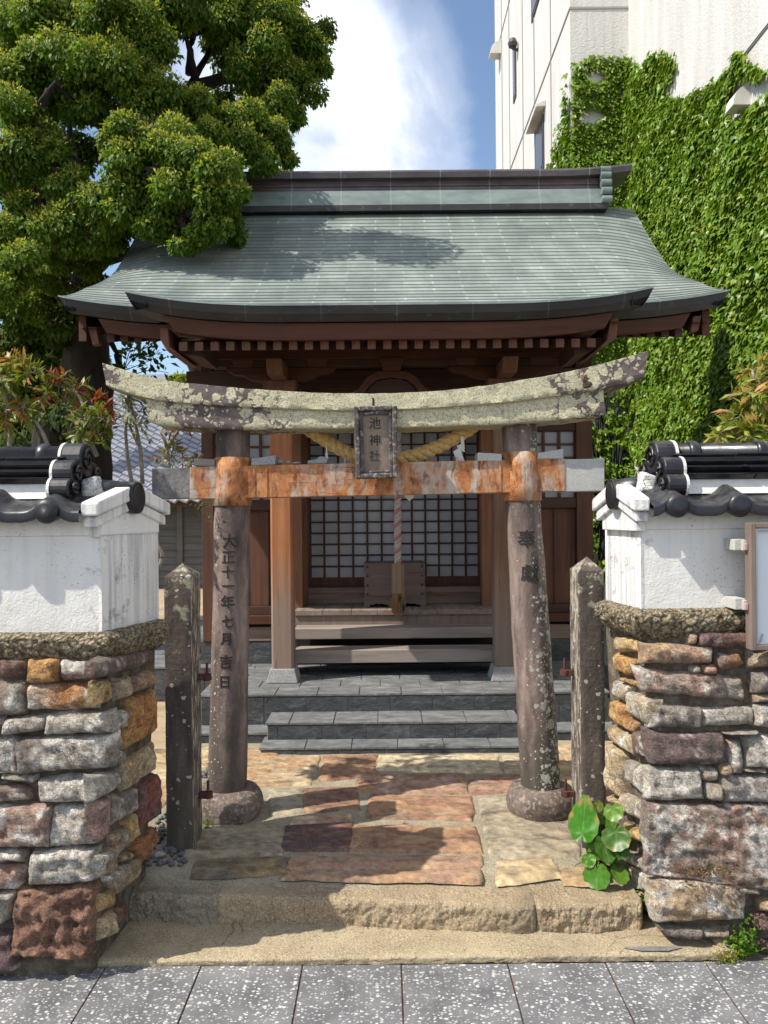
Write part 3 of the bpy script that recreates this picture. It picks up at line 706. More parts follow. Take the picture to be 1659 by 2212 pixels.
F = (600, 1900, 2.074); Gc = (400, 1750, 1.3825); D = (1300, 2000, 2.37)
CREAM = (0.50, 0.40, 0.245); RUST = (0.27, 0.135, 0.08); ORNG = (0.365, 0.22, 0.12); DRED = (0.165, 0.075, 0.056); PINK = (0.345, 0.215, 0.15); YEL = (0.41, 0.285, 0.14)
flags = [
 (Gc, [(345, 303), (590, 301), (583, 346), (340, 350)], CREAM, ORNG), (Gc, [(335, 360), (567, 362), (553, 404), (338, 408)], ORNG, CREAM),
 (F, [(512, 142), (796, 138), (782, 243), (472, 272)], RUST, ORNG), (F, [(816, 140), (1428, 134), (1446, 226), (804, 217)], CREAM, (0.56, 0.49, 0.33)),
 (F, [(1474, 142), (1570, 140), (1572, 222), (1478, 224)], (0.46, 0.40, 0.27), CREAM), (F, [(804, 240), (1248, 236), (1270, 336), (790, 338)], RUST, (0.40, 0.26, 0.19)),
 (F, [(1300, 252), (1570, 242), (1575, 332), (1308, 346)], RUST, PINK), (F, [(404, 318), (688, 308), (692, 428), (398, 436)], DRED, ORNG),
 (F, [(775, 352), (1288, 362), (1296, 488), (748, 468)], ORNG, RUST), (F, [(305, 520), (655, 498), (635, 652), (268, 646)], DRED, (0.075, 0.05, 0.05)),
 (F, [(690, 512), (1310, 522), (1338, 654), (652, 654)], ORNG, RUST), (F, [(352, 678), (1324, 676), (1322, 742), (330, 756)], PINK, ORNG), (F, [(328, 762), (1322, 748), (1316, 818), (300, 800)], PINK, ORNG),
 (F, [(-160, 694), (330, 682), (300, 768), (-190, 790)], (0.30, 0.20, 0.09), (0.10, 0.085, 0.065)), (D, [(0, 572), (330, 562), (362, 652), (10, 702)], YEL, CREAM),
 (D, [(392, 612), (560, 608), (560, 702), (400, 702)], ORNG, YEL), (F, [(352, 466), (640, 456), (622, 496), (335, 508)], PINK, CREAM),
 (F, [(1352, 362), (1860, 352), (1872, 668), (1412, 676)], (0.27, 0.225, 0.155), (0.36, 0.31, 0.22)), (F, [(-200, 520), (300, 512), (258, 668), (-240, 676)], (0.27, 0.225, 0.155), (0.34, 0.29, 0.2)), (F, [(210, 320), (395, 316), (390, 440), (215, 450)], (0.30, 0.27, 0.19), (0.36, 0.31, 0.22)),
 (F, [(690, 272), (788, 276), (786, 330), (676, 332)], ORNG, RUST),
]
mb = MB(); n0 = 0
for (cr, q, c1, c2) in flags:
    pts = [G(*bC(x, y, *cr), UP + 0.006) for x, y in q]
    stone(mb, pts, (0, 0, 1), 0.005, c1, c2, rough=0.22, step=0.010, k=0.05, r=0.006, sink=0.010, grow=.011, wob=.011)
# flagstones off to the sides, half hidden behind the posts and pillars
for (x0, x1, y0, y1, c1, c2) in [(-1.55, -1.06, 3.5, 3.95, ORNG, CREAM), (-1.6, -.98, 4.0, 4.5, CREAM, YEL), (.98, 1.5, 3.62, 4.1, PINK, RUST), (1.0, 1.6, 4.15, 4.5, CREAM, ORNG), (-.93, -.62, 4.0, 4.46, ORNG, YEL), (.86, .99, 3.9, 4.5, CREAM, YEL), (-2.3, -1.65, 3.6, 4.4, YEL, ORNG)]:
    stone(mb, [(x0, y1, UP + .006), (x1, y1, UP + .006), (x1, y0, UP + .006), (x0, y0, UP + .006)], (0, 0, 1), 0.005, c1, c2, rough=0.22, step=0.02, k=0.05, r=0.006, sink=0.010)
tag(mb.build('path_flagstones', 'flagstone', smooth=True, loc=(0, 3.5, UP), fix=False), kind='structure')

# ================================================================ garden walls either side of the entrance
A_ = (0, 1650, 2.765); B_ = (0, 2100, 2.37); C_ = (1400, 1650, 2.765); D_ = (1300, 2000, 2.37)
def on_front(px, py, y0, k):
    d = y0
    for _ in range(8):
        p = P(px, py, d); d = y0 - k * max(0, 1.05 - p.z)
    return P(px, py, d)
def on_end(px, py, X0, u0, sl, bat):          # end plane X = X0 + sl*(u-u0), spreading by bat per metre downwards
    kx = lv(px, py)[0] / FPX; X00 = X0
    for _ in range(8):
        u = (X00 - sl * u0) / (kx - sl); p = P(px, py, u); X00 = X0 + bat * max(0, 1.0 - p.z)
    return p
GREY = (0.34, 0.295, 0.24); LGREY = (0.45, 0.41, 0.35); DGREY = (0.19, 0.155, 0.135); BRN = (0.185, 0.105, 0.078); RED = (0.30, 0.10, 0.058); ORA = (0.46, 0.20, 0.065); TAN = (0.42, 0.285, 0.155); YTAN = (0.52, 0.355, 0.145); CRM = (0.54, 0.44, 0.29); PNK = (0.40, 0.245, 0.19); PUR = (0.165, 0.105, 0.10)
leftF = [
 (A_, [(8, 182), (208, 178), (206, 305), (15, 325)], PUR, BRN, .3), (A_, [(218, 182), (440, 178), (438, 335), (218, 350)], ORA, YTAN, 0), (A_, [(452, 182), (700, 190), (690, 328), (446, 334)], RED, DGREY, .62),
 (A_, [(-60, 350), (190, 345), (188, 570), (-60, 590)], BRN, GREY, .4), (A_, [(228, 362), (715, 347), (708, 530), (226, 545)], ORA, GREY, .45),
 (A_, [(-70, 600), (30, 600), (32, 735), (-70, 735)], GREY, LGREY, .4), (A_, [(62, 600), (352, 580), (322, 690), (36, 732)], GREY, LGREY, .5), (A_, [(366, 568), (800, 552), (808, 695), (345, 730)], GREY, LGREY, .5),
 (A_, [(-80, 745), (150, 742), (158, 990), (-80, 1000)], DGREY, GREY, .45), (A_, [(160, 742), (800, 722), (805, 950), (158, 998)], DGREY, GREY, .5),
 (A_, [(30, 1005), (272, 1005), (245, 1082), (42, 1048)], LGREY, GREY, .3), (A_, [(290, 1035), (672, 1012), (676, 1200), (315, 1202)], LGREY, GREY, .5), (A_, [(-70, 1075), (175, 1085), (225, 1195), (-70, 1220)], BRN, GREY, .42),
 (A_, [(-60, 1240), (390, 1222), (358, 1520), (-60, 1520)], PNK, GREY, .5), (A_, [(398, 1228), (678, 1222), (692, 1500), (362, 1530)], PNK, LGREY, .5),
 (B_, [(-60, 250), (160, 255), (165, 340), (-60, 328)], RED, GREY, .5), (B_, [(-60, 336), (160, 345), (128, 495), (-60, 503)], GREY, PNK, .5), (B_, [(218, 275), (590, 245), (590, 450), (202, 475)], LGREY, GREY, .55),
 (B_, [(-60, 520), (130, 515), (60, 680), (-60, 760)], GREY, LGREY, .4), (B_, [(125, 500), (590, 478), (560, 935), (90, 890)], (0.30, 0.165, 0.105), (0.17, 0.085, 0.058), 0, 2.2), (B_, [(-60, 770), (100, 760), (120, 990), (-60, 1010)], PUR, (0.08, .055, .06), .1),
]
leftE = [
 (A_, [(705, 185), (1065, 95), (1060, 225), (695, 330)], BRN, DGREY, .1), (A_, [(718, 352), (792, 328), (792, 480), (715, 512)], TAN, YTAN, 0), (A_, [(825, 320), (918, 305), (912, 450), (838, 480)], TAN, GREY, .1),
 (A_, [(950, 308), (1085, 258), (1082, 378), (958, 420)], PNK, TAN, .1), (A_, [(925, 485), (1102, 400), (1100, 692), (888, 832)], YTAN, ORA, 0), (A_, [(812, 560), (905, 540), (900, 680), (805, 695)], GREY, LGREY, .4), (A_, [(765, 722), (850, 702), (850, 835), (820, 855)], TAN, GREY, .2),
 (A_, [(895, 920), (1100, 772), (1106, 985), (878, 1142)], CRM, TAN, 0), (A_, [(685, 1015), (862, 965), (842, 1100), (690, 1195)], LGREY, GREY, .4), (A_, [(690, 1228), (768, 1165), (770, 1440), (706, 1482)], GREY, PNK, .2),
 (A_, [(782, 1152), (978, 1105), (968, 1270), (772, 1400)], GREY, DGREY, .3), (A_, [(985, 1125), (1112, 1008), (1132, 1300), (980, 1402)], RED, PUR, 0), (A_, [(882, 1350), (970, 1282), (980, 1450), (922, 1510)], YTAN, CRM, 0), (A_, [(945, 1540), (1112, 1390), (1104, 1500), (1000, 1640)], ORA, BRN, 0),
 (B_, [(640, 425), (852, 310), (832, 430), (706, 540)], GREY, TAN, .1), (B_, [(720, 300), (815, 268), (800, 330), (730, 352)], TAN, GREY, .1), (B_, [(610, 545), (690, 508), (692, 620), (612, 650)], TAN, YTAN, 0), (B_, [(606, 690), (702, 645), (702, 790), (606, 820)], TAN, CRM, 0), (B_, [(708, 620), (772, 585), (762, 720), (706, 745)], TAN, BRN, .1),
 (B_, [(855, 205), (945, 130), (930, 300), (855, 352)], ORA, BRN, 0), (B_, [(600, 300), (700, 240), (690, 400), (600, 440)], GREY, TAN, .2),
 (A_, [(800, 860), (880, 830), (870, 930), (810, 955)], GREY, DGREY, .2), (A_, [(800, 1440), (900, 1400), (930, 1530), (800, 1600)], TAN, GREY, .2),
]
rightF = [
 (C_, [(1160, -20), (1560, -20), (1560, 105), (1148, 98)], BRN, PUR, 0), (C_, [(1070, -10), (1158, -5), (1125, 72), (1068, 75)], GREY, TAN, .2), (C_, [(762, 58), (1232, 85), (1230, 212), (758, 215)], PNK, TAN, .25), (C_, [(1175, 225), (1288, 215), (1280, 290), (1185, 292)], PNK, TAN, .2),
 (C_, [(1250, 140), (1420, 130), (1482, 212), (1300, 272)], ORA, DGREY, .1), (C_, [(1100, 225), (1167, 223), (1170, 280), (1098, 282)], LGREY, GREY, .3), (C_, [(722, 240), (1448, 312), (1462, 470), (792, 425)], PNK, GREY, .35), (C_, [(830, 480), (1166, 530), (1170, 668), (818, 680)], GREY, DGREY, .2),
 (C_, [(1180, 530), (1530, 512), (1542, 655), (1188, 660)], GREY, LGREY, .4), (C_, [(1545, 510), (1760, 500), (1760, 660), (1545, 655)], GREY, LGREY, .4), (C_, [(1312, 700), (1590, 688), (1500, 722), (1340, 716)], LGREY, GREY, .3), (C_, [(800, 705), (1312, 710), (1342, 928), (830, 942)], (0.13, 0.095, 0.08), PUR, .08),
 (C_, [(1352, 762), (1460, 758), (1480, 1000), (1372, 1002)], PNK, GREY, .45), (C_, [(1482, 740), (1760, 740), (1760, 960), (1490, 952)], LGREY, GREY, .5), (C_, [(1292, 930), (1380, 928), (1382, 1015), (1300, 1018)], TAN, GREY, .2), (C_, [(802, 965), (1152, 970), (1182, 1182), (790, 1200)], LGREY, GREY, .5),
 (C_, [(1172, 962), (1292, 962), (1300, 1060), (1176, 1052)], TAN, GREY, .2), (C_, [(1202, 1072), (1320, 1070), (1310, 1192), (1200, 1190)], TAN, GREY, .3), (C_, [(1312, 1030), (1760, 1008), (1760, 1212), (1330, 1212)], (0.26, 0.225, 0.22), GREY, .4),
 (C_, [(1510, 112), (1760, 100), (1760, 230), (1522, 240)], TAN, GREY, .1), (C_, [(1532, 270), (1760, 240), (1760, 420), (1542, 422)], DGREY, GREY, .3), (C_, [(1482, 968), (1620, 972), (1620, 1005), (1484, 1003)], PNK, GREY, .2), (C_, [(1560, 430), (1760, 430), (1760, 495), (1560, 498)], TAN, GREY, .2),
 (D_, [(915, 218), (1759, 232), (1759, 740), (935, 648)], (0.29, 0.17, 0.125), (0.24, 0.20, 0.165), .36), (D_, [(940, 690), (1500, 690), (1482, 920), (962, 932)], (0.41, 0.32, 0.235), TAN, .3), (D_, [(1420, 690), (1582, 718), (1592, 772), (1440, 762)], GREY, TAN, .3), (D_, [(1592, 800), (1759, 790), (1759, 872), (1600, 872)], GREY, TAN, .2),
 (D_, [(1560, 900), (1759, 872), (1759, 992), (1580, 982)], PUR, BRN, .1), (D_, [(1250, 990), (1410, 990), (1400, 1042), (1250, 1042)], GREY, TAN, .3), (D_, [(1320, 1050), (1420, 1042), (1420, 1120), (1320, 1122)], TAN, GREY, .1), (D_, [(1250, 1060), (1312, 1060), (1312, 1132), (1258, 1122)], TAN, DGREY, .1), (D_, [(1592, 1060), (1759, 1060), (1759, 1172), (1582, 1172)], PUR, BRN, 0), (D_, [(960, 960), (1240, 970), (1235, 1050), (1040, 1030)], (0.2, .165, .13), DGREY, .15),
]
rightE = [
 (C_, [(552, 15), (722, 38), (738, 132), (600, 132)], YTAN, CRM, 0), (C_, [(566, 130), (712, 190), (690, 312), (562, 272)], YTAN, ORA, .1), (C_, [(600, 308), (716, 332), (712, 392), (622, 342)], ORA, YTAN, 0), (C_, [(560, 330), (682, 382), (640, 492), (568, 442)], GREY, CRM, .3),
 (C_, [(662, 410), (830, 480), (810, 682), (665, 562)], CRM, GREY, .3), (C_, [(556, 480), (642, 522), (640, 682), (556, 622)], YTAN, ORA, 0), (C_, [(642, 598), (738, 640), (692, 712), (640, 682)], CRM, ORA, .2), (C_, [(540, 652), (722, 742), (702, 882), (540, 762)], TAN, CRM, .1),
 (C_, [(536, 790), (642, 880), (622, 1182), (526, 1102)], CRM, TAN, .1), (C_, [(642, 900), (792, 962), (790, 1182), (650, 1052)], LGREY, GREY, .5), (C_, [(520, 1162), (602, 1200), (622, 1262), (520, 1222)], CRM, YTAN, 0), (C_, [(642, 1150), (790, 1222), (790, 1362), (622, 1282)], CRM, GREY, .3),
 (C_, [(715, 700), (800, 740), (800, 890), (715, 880)], BRN, DGREY, .2), (D_, [(802, 592), (932, 652), (935, 782), (812, 722)], CRM, LGREY, .3), (D_, [(822, 722), (932, 792), (942, 905), (880, 852)], CRM, TAN, .1), (D_, [(800, 500), (915, 560), (920, 640), (800, 590)], TAN, GREY, .2), (D_, [(770, 330), (905, 390), (905, 470), (790, 430)], TAN, YTAN, .1), (D_, [(905, 930), (1010, 990), (1030, 1050), (930, 990)], TAN, GREY, .2),
]

def offset_path(A, Cn, B, o):
    """plan polyline A-C-B pushed outwards by o (outwards = towards the camera / the opening)"""
    A, Cn, B = (np.array(p, float) for p in (A, Cn, B))
    def nrm(p, q):
        d = (q - p) / np.linalg.norm(q - p); n = np.array((d[1], -d[0])); return n
    n1, n2 = nrm(A, Cn), nrm(Cn, B)
    if n1[1] > 0: n1 = -n1
    if (n2[0] > 0) != (Cn[0] < 0): n2 = -n2      # left wall's end faces +x, right wall's faces -x
    a, b = A + n1 * o, B + n2 * o
    d1, d2 = Cn - A, B - Cn; p1 = A + n1 * o; p2 = Cn + n2 * o
    t = np.linalg.solve(np.array([d1, -d2]).T, p2 - p1)
    c = p1 + d1 * t[0]; return a, c, b

def garden_wall(name, label, s, near, far, uc, hc, front_y, end_par, front_par, stonesF, stonesE, capx, caphalf, oni_x, z0w):
    """s=-1 left, +1 right; near/far = plan corners of the plaster end face; uc = centre line depth"""
    root = thing(name, label, 'garden wall', (near[0], near[1], 0))
    far_x = s * 3.6
    pin = (far_x, near[1]); pe = lambda u: near[0] + (far[0] - near[0]) * (u - near[1]) / (far[1] - near[1])
    # rubble stone base
    mb = MB()
    for (cr, q, c1, c2, wv, *rg_) in stonesF:
        pts = [on_front(*bC(x, y, *cr), *front_par) for x, y in q]
        stone(mb, pts, (0, -1, 0.1), random.uniform(0.022, 0.05), c1, c2, rough=rg_[0] if rg_ else 1.1, white=wv * 1.08, step=0.0075)
    for (cr, q, c1, c2, wv) in stonesE:
        pts = [on_end(*bC(x, y, *cr), *end_par) for x, y in q]
        if s > 0: pass
        stone(mb, pts, (-s * 0.97, -0.12, 0.1), random.uniform(0.015, 0.032), c1, c2, rough=0.9, white=wv, step=0.008)
    # the wall goes on out of the frame
    x = s * 1.43
    while abs(x) < 3.5:
        z = 0.0
        while z < 1.0:
            hgt = random.uniform(.09, .17); w = random.uniform(.2, .4)
            y = front_par[0] - front_par[1] * (1.05 - z - hgt / 2)
            xa, xb = (x - w, x) if s < 0 else (x, x + w)
            stone(mb, [(xa, y, z + hgt), (xb, y, z + hgt), (xb, y, z + .012), (xa, y, z + .012)], (0, -1, .1), .035, random.choice([GREY, PNK, LGREY, BRN]), GREY, white=.4, step=.02)
            z += hgt + .012
        x += s * w * 1.02
    mb.build('stone_base', 'wall_stone', root, smooth=True, fix=False)
    mb = MB()
    def plan(o, z):
        y = front_par[0] - front_par[1] * max(0, 1.05 - z) + o
        X0 = end_par[0] + end_par[3] * max(0, 1.0 - z)
        e = lambda u: X0 + end_par[2] * (u - end_par[1]) + s * o
        yb = far[1] + 0.06
        return [(far_x, y, z), (e(y), y, z), (e(yb), yb, z), (far_x, yb, z)]
    A = []
    for k in range(15):
        z = 1.06 * k / 14; p = plan(0.012, z); row = []
        for i in range(70): row.append(Vector(p[0]).lerp(Vector(p[1]), i / 69))
        for i in range(1, 16): row.append(Vector(p[1]).lerp(Vector(p[2]), i / 15))
        row.append(Vector(p[3]))
        A.append([tuple(v + Vector((0, 1, 0)) * .010 * mn.fractal(v * 14, .8, 2.0, 3)) for v in row])
    mb.grid(A); mb.build('mortar', 'wall_mortar', root, smooth=True, fix=False)
    # rough rubble ledge under the plaster
    prof = [(-0.02, z0w + 0.004), (0.022, z0w + 0.002), (0.045, z0w - 0.012), (0.050, z0w - 0.035), (0.040, z0w - 0.062), (0.020, z0w - 0.088), (-0.005, z0w - 0.105), (-0.06, z0w - 0.115)]
    prof2 = []
    for i in range(len(prof) - 1):
        for t in np.linspace(0, 1, 4, endpoint=False): prof2.append((lerp(prof[i][0], prof[i + 1][0], t), lerp(prof[i][1], prof[i + 1][1], t)))
    prof2.append(prof[-1]); A = []
    for (o, z) in prof2:
        a, c, b = offset_path(pin, near, far, o); row = []
        for t in np.linspace(0, 1, 230): row.append((*(a + (c - a) * (1 - (1 - t) ** 1.25)), z))
        for t in np.linspace(0, 1, 36)[1:]: row.append((*(c + (b - c) * t), z))
        # turn the back corner
        row.append((b[0] - s * -0.25, b[1] + 0.02, z))
        out = []
        for p in row:
            v = Vector(p); n1 = mn.fractal(v * 26, .7, 2.0, 4); n2 = mn.noise(v * 75)
            d = (v - Vector((far_x * .3 + near[0] * .7, uc + .1, z))).normalized()
            wgt = 1 if o > -0.03 else 0.3
            out.append(tuple(v + Vector((s * -0.3, -1, -0.25)) * (0.013 * n1 + 0.006 * n2) * wgt + Vector((0, 0, 1)) * (-0.018 * max(0, mn.noise(v * 5)) * max(0, -(z - z0w) / .1))))
        A.append(out)
    mb = MB(); mb.grid(A); mb.build('rubble_ledge', 'ledge_rubble', root, smooth=True, fix=False)
    # plaster body and frieze
    def slab(o, za, zb):
        a, c, b = offset_path(pin, near, far, o); m_ = MB()
        pl = [tuple(a), tuple(c), tuple(b), (far_x, b[1])]
        return m_.prism(pl, 2, za, zb)
    slab(0.0, z0w - 0.01, 1.432).build('plaster_panel', 'plaster', root, bevel=0.004)
    slab(0.009, 1.430, 1.505).build('plaster_frieze', 'plaster', root, bevel=0.005)
    # weathered render on the end face
    a, c, b = offset_path(pin, near, far, 0.003); mb = MB()
    mb.hexa([(c[0], c[1], z0w), (b[0], b[1], z0w), (b[0] + s * .01, b[1], z0w), (c[0] + s * .01, c[1] + .002, z0w)], [(c[0], c[1], 1.429), (b[0], b[1], 1.429), (b[0] + s * .01, b[1], 1.429), (c[0] + s * .01, c[1] + .002, 1.429)])
    mb.build('end_render', 'plaster_end', root)
    # gable cap: two stepped slabs with sloping tops, cut on the slant of the end face
    def ex(u, extra): return capx[0] + capx[1] * (u - uc) - s * extra
    def slopeslab(m_, h, ztop_e, ztop_c, th_e, th_c, extra, depth):
        for sg in (-1, 1):
            ue, uk = uc + sg * h, uc + sg * 0.0006
            sec = [(ue, ztop_e - th_e), (uk, ztop_c - th_c), (uk, ztop_c), (ue + sg * -0.006, ztop_e + 0.003), (ue, ztop_e - 0.006)]
            m_.hexa([(ex(u, extra), u, z) for u, z in sec], [(ex(u, extra) + s * depth, u, z) for u, z in sec])
    mb = MB(); slopeslab(mb, caphalf, 1.540, 1.606, 0.046, 0.052, 0.0, 0.058); mb.build('gable_cap', 'plaster_end', root, bevel=0.007)
    mb = MB(); slopeslab(mb, caphalf * 0.93, 1.4925, 1.5525, 0.034, 0.034, -0.012, 0.046); mb.build('gable_moulding', 'plaster_end', root, bevel=0.004)
    mb = MB(); h = caphalf * .80
    for sg in (-1, 1):
        sec = [(uc + sg * h, 1.425), (uc + sg * .0006, 1.425), (uc + sg * .0006, 1.517), (uc + sg * h, 1.47)]
        mb.hexa([(ex(u, -0.026), u, z) for u, z in sec], [(ex(u, -0.026) + s * .03, u, z) for u, z in sec])
    mb.build('gable_frieze', 'plaster_end', root, bevel=0.003)
    # roof tiles of the coping, front and back slope, with a rolled wavy lip
    per = 0.212; x_start = ex(uc - caphalf, 0) + s * 0.058
    def wave(x):
        f = ((x - x_start) * s / per + (0.52 if s < 0 else 0.62)) % 1.0
        return 0.020 * math.cos(2 * math.pi * (f)) + 0.006 * math.cos(4 * math.pi * f), f
    for sg, nm in ((-1, 'coping_tiles'), (1, 'coping_tiles')):
        mb = MB(); A = []; ue = uc + sg * (caphalf + (0.024 if s > 0 else 0.010)); n = 150
        for j in range(9):
            row = []
            for i in range(n + 1):
                x = x_start + s * 2.5 * i / n; w = wave(x)[0]
                if j < 6: a = j / 5; u = lerp(uc, ue, a); z = lerp(1.600, 1.527, a) + w * (0.75 + .25 * a)
                elif j == 6: u, z = ue + sg * .006, 1.518 + w
                elif j == 7: u, z = ue + sg * .003, 1.490 + w
                else: u, z = ue - sg * .03, 1.492 + w
                row.append((x, u, z))
            A.append(row)
        mb.grid(A); o = mb.build(nm, 'black_tile', root, smooth=True, fix=False)
        m_ = o.modifiers.new('edge', 'EDGE_SPLIT'); m_.split_angle = R(50)
        if sg < 0:
            k = 0
            for i in range(-2, 14):
                x = x_start + s * (i - (0.52 if s < 0 else 0.62)) * per
                if (x - x_start) * s < (-0.01) or abs(x) > abs(x_start) + 2.4: continue
                b = MB(); r = 0.041
                b.lathe([(r * .0, -.016), (r * .55, -.0145), (r * .85, -.010), (r, 0.0), (r * .97, .006), (r * .8, .05)], (x, ue - .008, 1.512), 20, axis=1)
                b.build('tile_end', 'black_tile', root, smooth=True)
    # ridge: mortar bed, four courses of flat tile, round ridge tile with bands
    mb = MB(); mb.prism([(uc - .105, 1.555), (uc + .105, 1.555), (uc + .082, 1.612), (uc - .082, 1.612)], 0, oni_x + s * .05, far_x)
    mb.build('mortar_bed', 'plaster', root)
    mb = MB()
    for lay, (z, hw) in enumerate([(1.606, .112), (1.630, .101), (1.654, .092), (1.678, .086)]):
        x = oni_x + s * .045 + s * random.uniform(0, .1) - s * .1
        while abs(x) < 3.5:
            ln = 0.295; x2 = x + s * (ln - .003)
            xa = x if abs(x) > abs(oni_x + s * .045) else oni_x + s * .045
            dz = random.uniform(-.0015, .0015)
            mb.hexa([(xa, uc - hw + .02, z), (x2, uc - hw + .02, z), (x2, uc + hw - .02, z), (xa, uc + hw - .02, z)], [(xa, uc - hw, z + .019 + dz), (x2, uc - hw, z + .019 + dz), (x2, uc + hw, z + .019 + dz), (xa, uc + hw, z + .019 + dz)])
            x += s * ln
    mb.build('ridge_courses', 'black_tile', root, bevel=0.003)
    mb = MB(); mb.box(min(oni_x + s * .05, far_x), max(oni_x + s * .05, far_x), uc - .075, uc + .075, 1.600, 1.70); mb.build('ridge_core', 'black_tile', root)
    mb = MB(); mb.tube([(oni_x + s * .04, uc, 1.702), (far_x, uc, 1.702)], .040, 18)
    mb.build('ridge_tile', 'black_tile', root, smooth=True)
    for i in range(9):
        x = oni_x + s * (.145 + .245 * i); b = MB()
        b.tube([(x - s * .021, uc, 1.702), (x - s * .012, uc, 1.702), (x + s * .008, uc, 1.702), (x + s * .021, uc, 1.702)], [.041, .050, .050, .041], 18)
        b.build('ridge_band', 'black_tile', root, smooth=True)
    # round tile running out to the gable with its dark end disc
    mb = MB(); xe = ex(uc, .004)
    mb.tube([(xe + s * .012, uc, 1.568), (oni_x + s * .06, uc, 1.590)], [.043, .045], 20)
    mb.build('verge_tile', 'black_tile', root, smooth=True)
    mb = MB(); sl = capx[1]
    for r_, o_ in ((.043, 0.0),):
        n = 24; ring = [(uc + r_ * math.cos(t) * .95, 1.558 + r_ * math.sin(t) * 1.32) for t in np.linspace(0, 2 * math.pi, n, endpoint=False)]
        mb.hexa([(ex(u, .006), u, z) for u, z in ring], [(ex(u, -.02), u, z) for u, z in ring])
        ring2 = [(uc + r_ * .74 * math.cos(t), 1.558 + r_ * 1.05 * math.sin(t)) for t in np.linspace(0, 2 * math.pi, n, endpoint=False)]
        mb.hexa([(ex(u, .009), u, z) for u, z in ring2], [(ex(u, .0), u, z) for u, z in ring2])
    mb.build('verge_disc', 'black_tile', root, bevel=.004)
    # demon-tile end ornament: three scalloped lobes per side and a spiral face
    mb = MB()
    def lobe(u, z, r, xa, xb): mb.tube([(xa, u, z), (lerp(xa, xb, .08), u, z), (lerp(xa, xb, .92), u, z), (xb, u, z)], [r * .93, r, r, r * .93], 22)
    xo = oni_x
    lobe(uc, 1.690, .062, xo - s * .004, xo + s * .068)
    for sg in (-1, 1):
        lobe(uc + sg * .082, 1.640, .047, xo, xo + s * .070); lobe(uc + sg * .116, 1.585, .040, xo + s * .003, xo + s * .072)
    mb.box(min(xo + s * .008, xo + s * .066), max(xo + s * .008, xo + s * .066), uc - .09, uc + .09, 1.56, 1.68)
    mb.build('ridge_ornament', 'black_tile', root, smooth=False, bevel=.004)
    mb = MB()
    for (u, z, r0) in ((uc, 1.690, .045), (uc - .082, 1.64, .03), (uc + .082, 1.64, .03), (uc - .116, 1.585, .024), (uc + .116, 1.585, .024)):
        pts = [(xo - s * .007, u + r0 * (1 - .75 * t) * math.cos(9 * t), z + r0 * (1 - .75 * t) * math.sin(9 * t)) for t in np.linspace(0, 1, 26)]
        mb.tube(pts, .006, 6)
    mb.build('ornament_scrolls', 'black_tile', root, smooth=True)
    mb = MB()                                        # white lime line behind the lobes and a dab at its foot
    def lime(u, z, r): mb.tube([(xo + s * .066, u, z), (xo + s * .076, u, z)], [r + .002, r + .0005], 22)
    lime(uc, 1.690, .062); [lime(uc + g * .082, 1.64, .047) for g in (-1, 1)]; [lime(uc + g * .116, 1.585, .040) for g in (-1, 1)]
    mb.build('lime_joint', 'plaster', root)
    mb = MB(); stone(mb, [(xo - s * .05, uc - .05, 1.64), (xo, uc - .05, 1.62), (xo - s * .005, uc - .075, 1.555), (xo - s * .085, uc - .06, 1.56)] if s > 0 else [(xo, uc - .05, 1.62), (xo - s * .05, uc - .05, 1.635), (xo - s * .085, uc - .06, 1.56), (xo - s * .005, uc - .075, 1.555)], (0, -1, .3), .012, (.72, .71, .68), (.6, .6, .58), rough=.5, step=.008)
    mb.build('lime_dab', 'wall_stone', root, smooth=True, fix=False)
    return root

garden_wall('garden_wall', 'white plastered wall on rubble stones left of the gate, its end face in shade', -1, (-0.943, 2.56), (-0.846, 2.87), 2.705, .155, 2.56,
            (-0.902, 2.55, 0.10, -0.05), (2.535, 0.035), leftF, leftE, (-0.868, 0.32), 0.200, -1.045, 1.107)
garden_wall('garden_wall', 'white plastered wall on rubble stones right of the gate, its end face sunlit', 1, (0.902, 2.70), (0.859, 2.98), 2.820, .14, 2.70,
            (0.905, 2.66, -0.117, 0.06), (2.675, 0.05), rightF, rightE, (0.834, -0.154), 0.172, 0.985, 1.150)

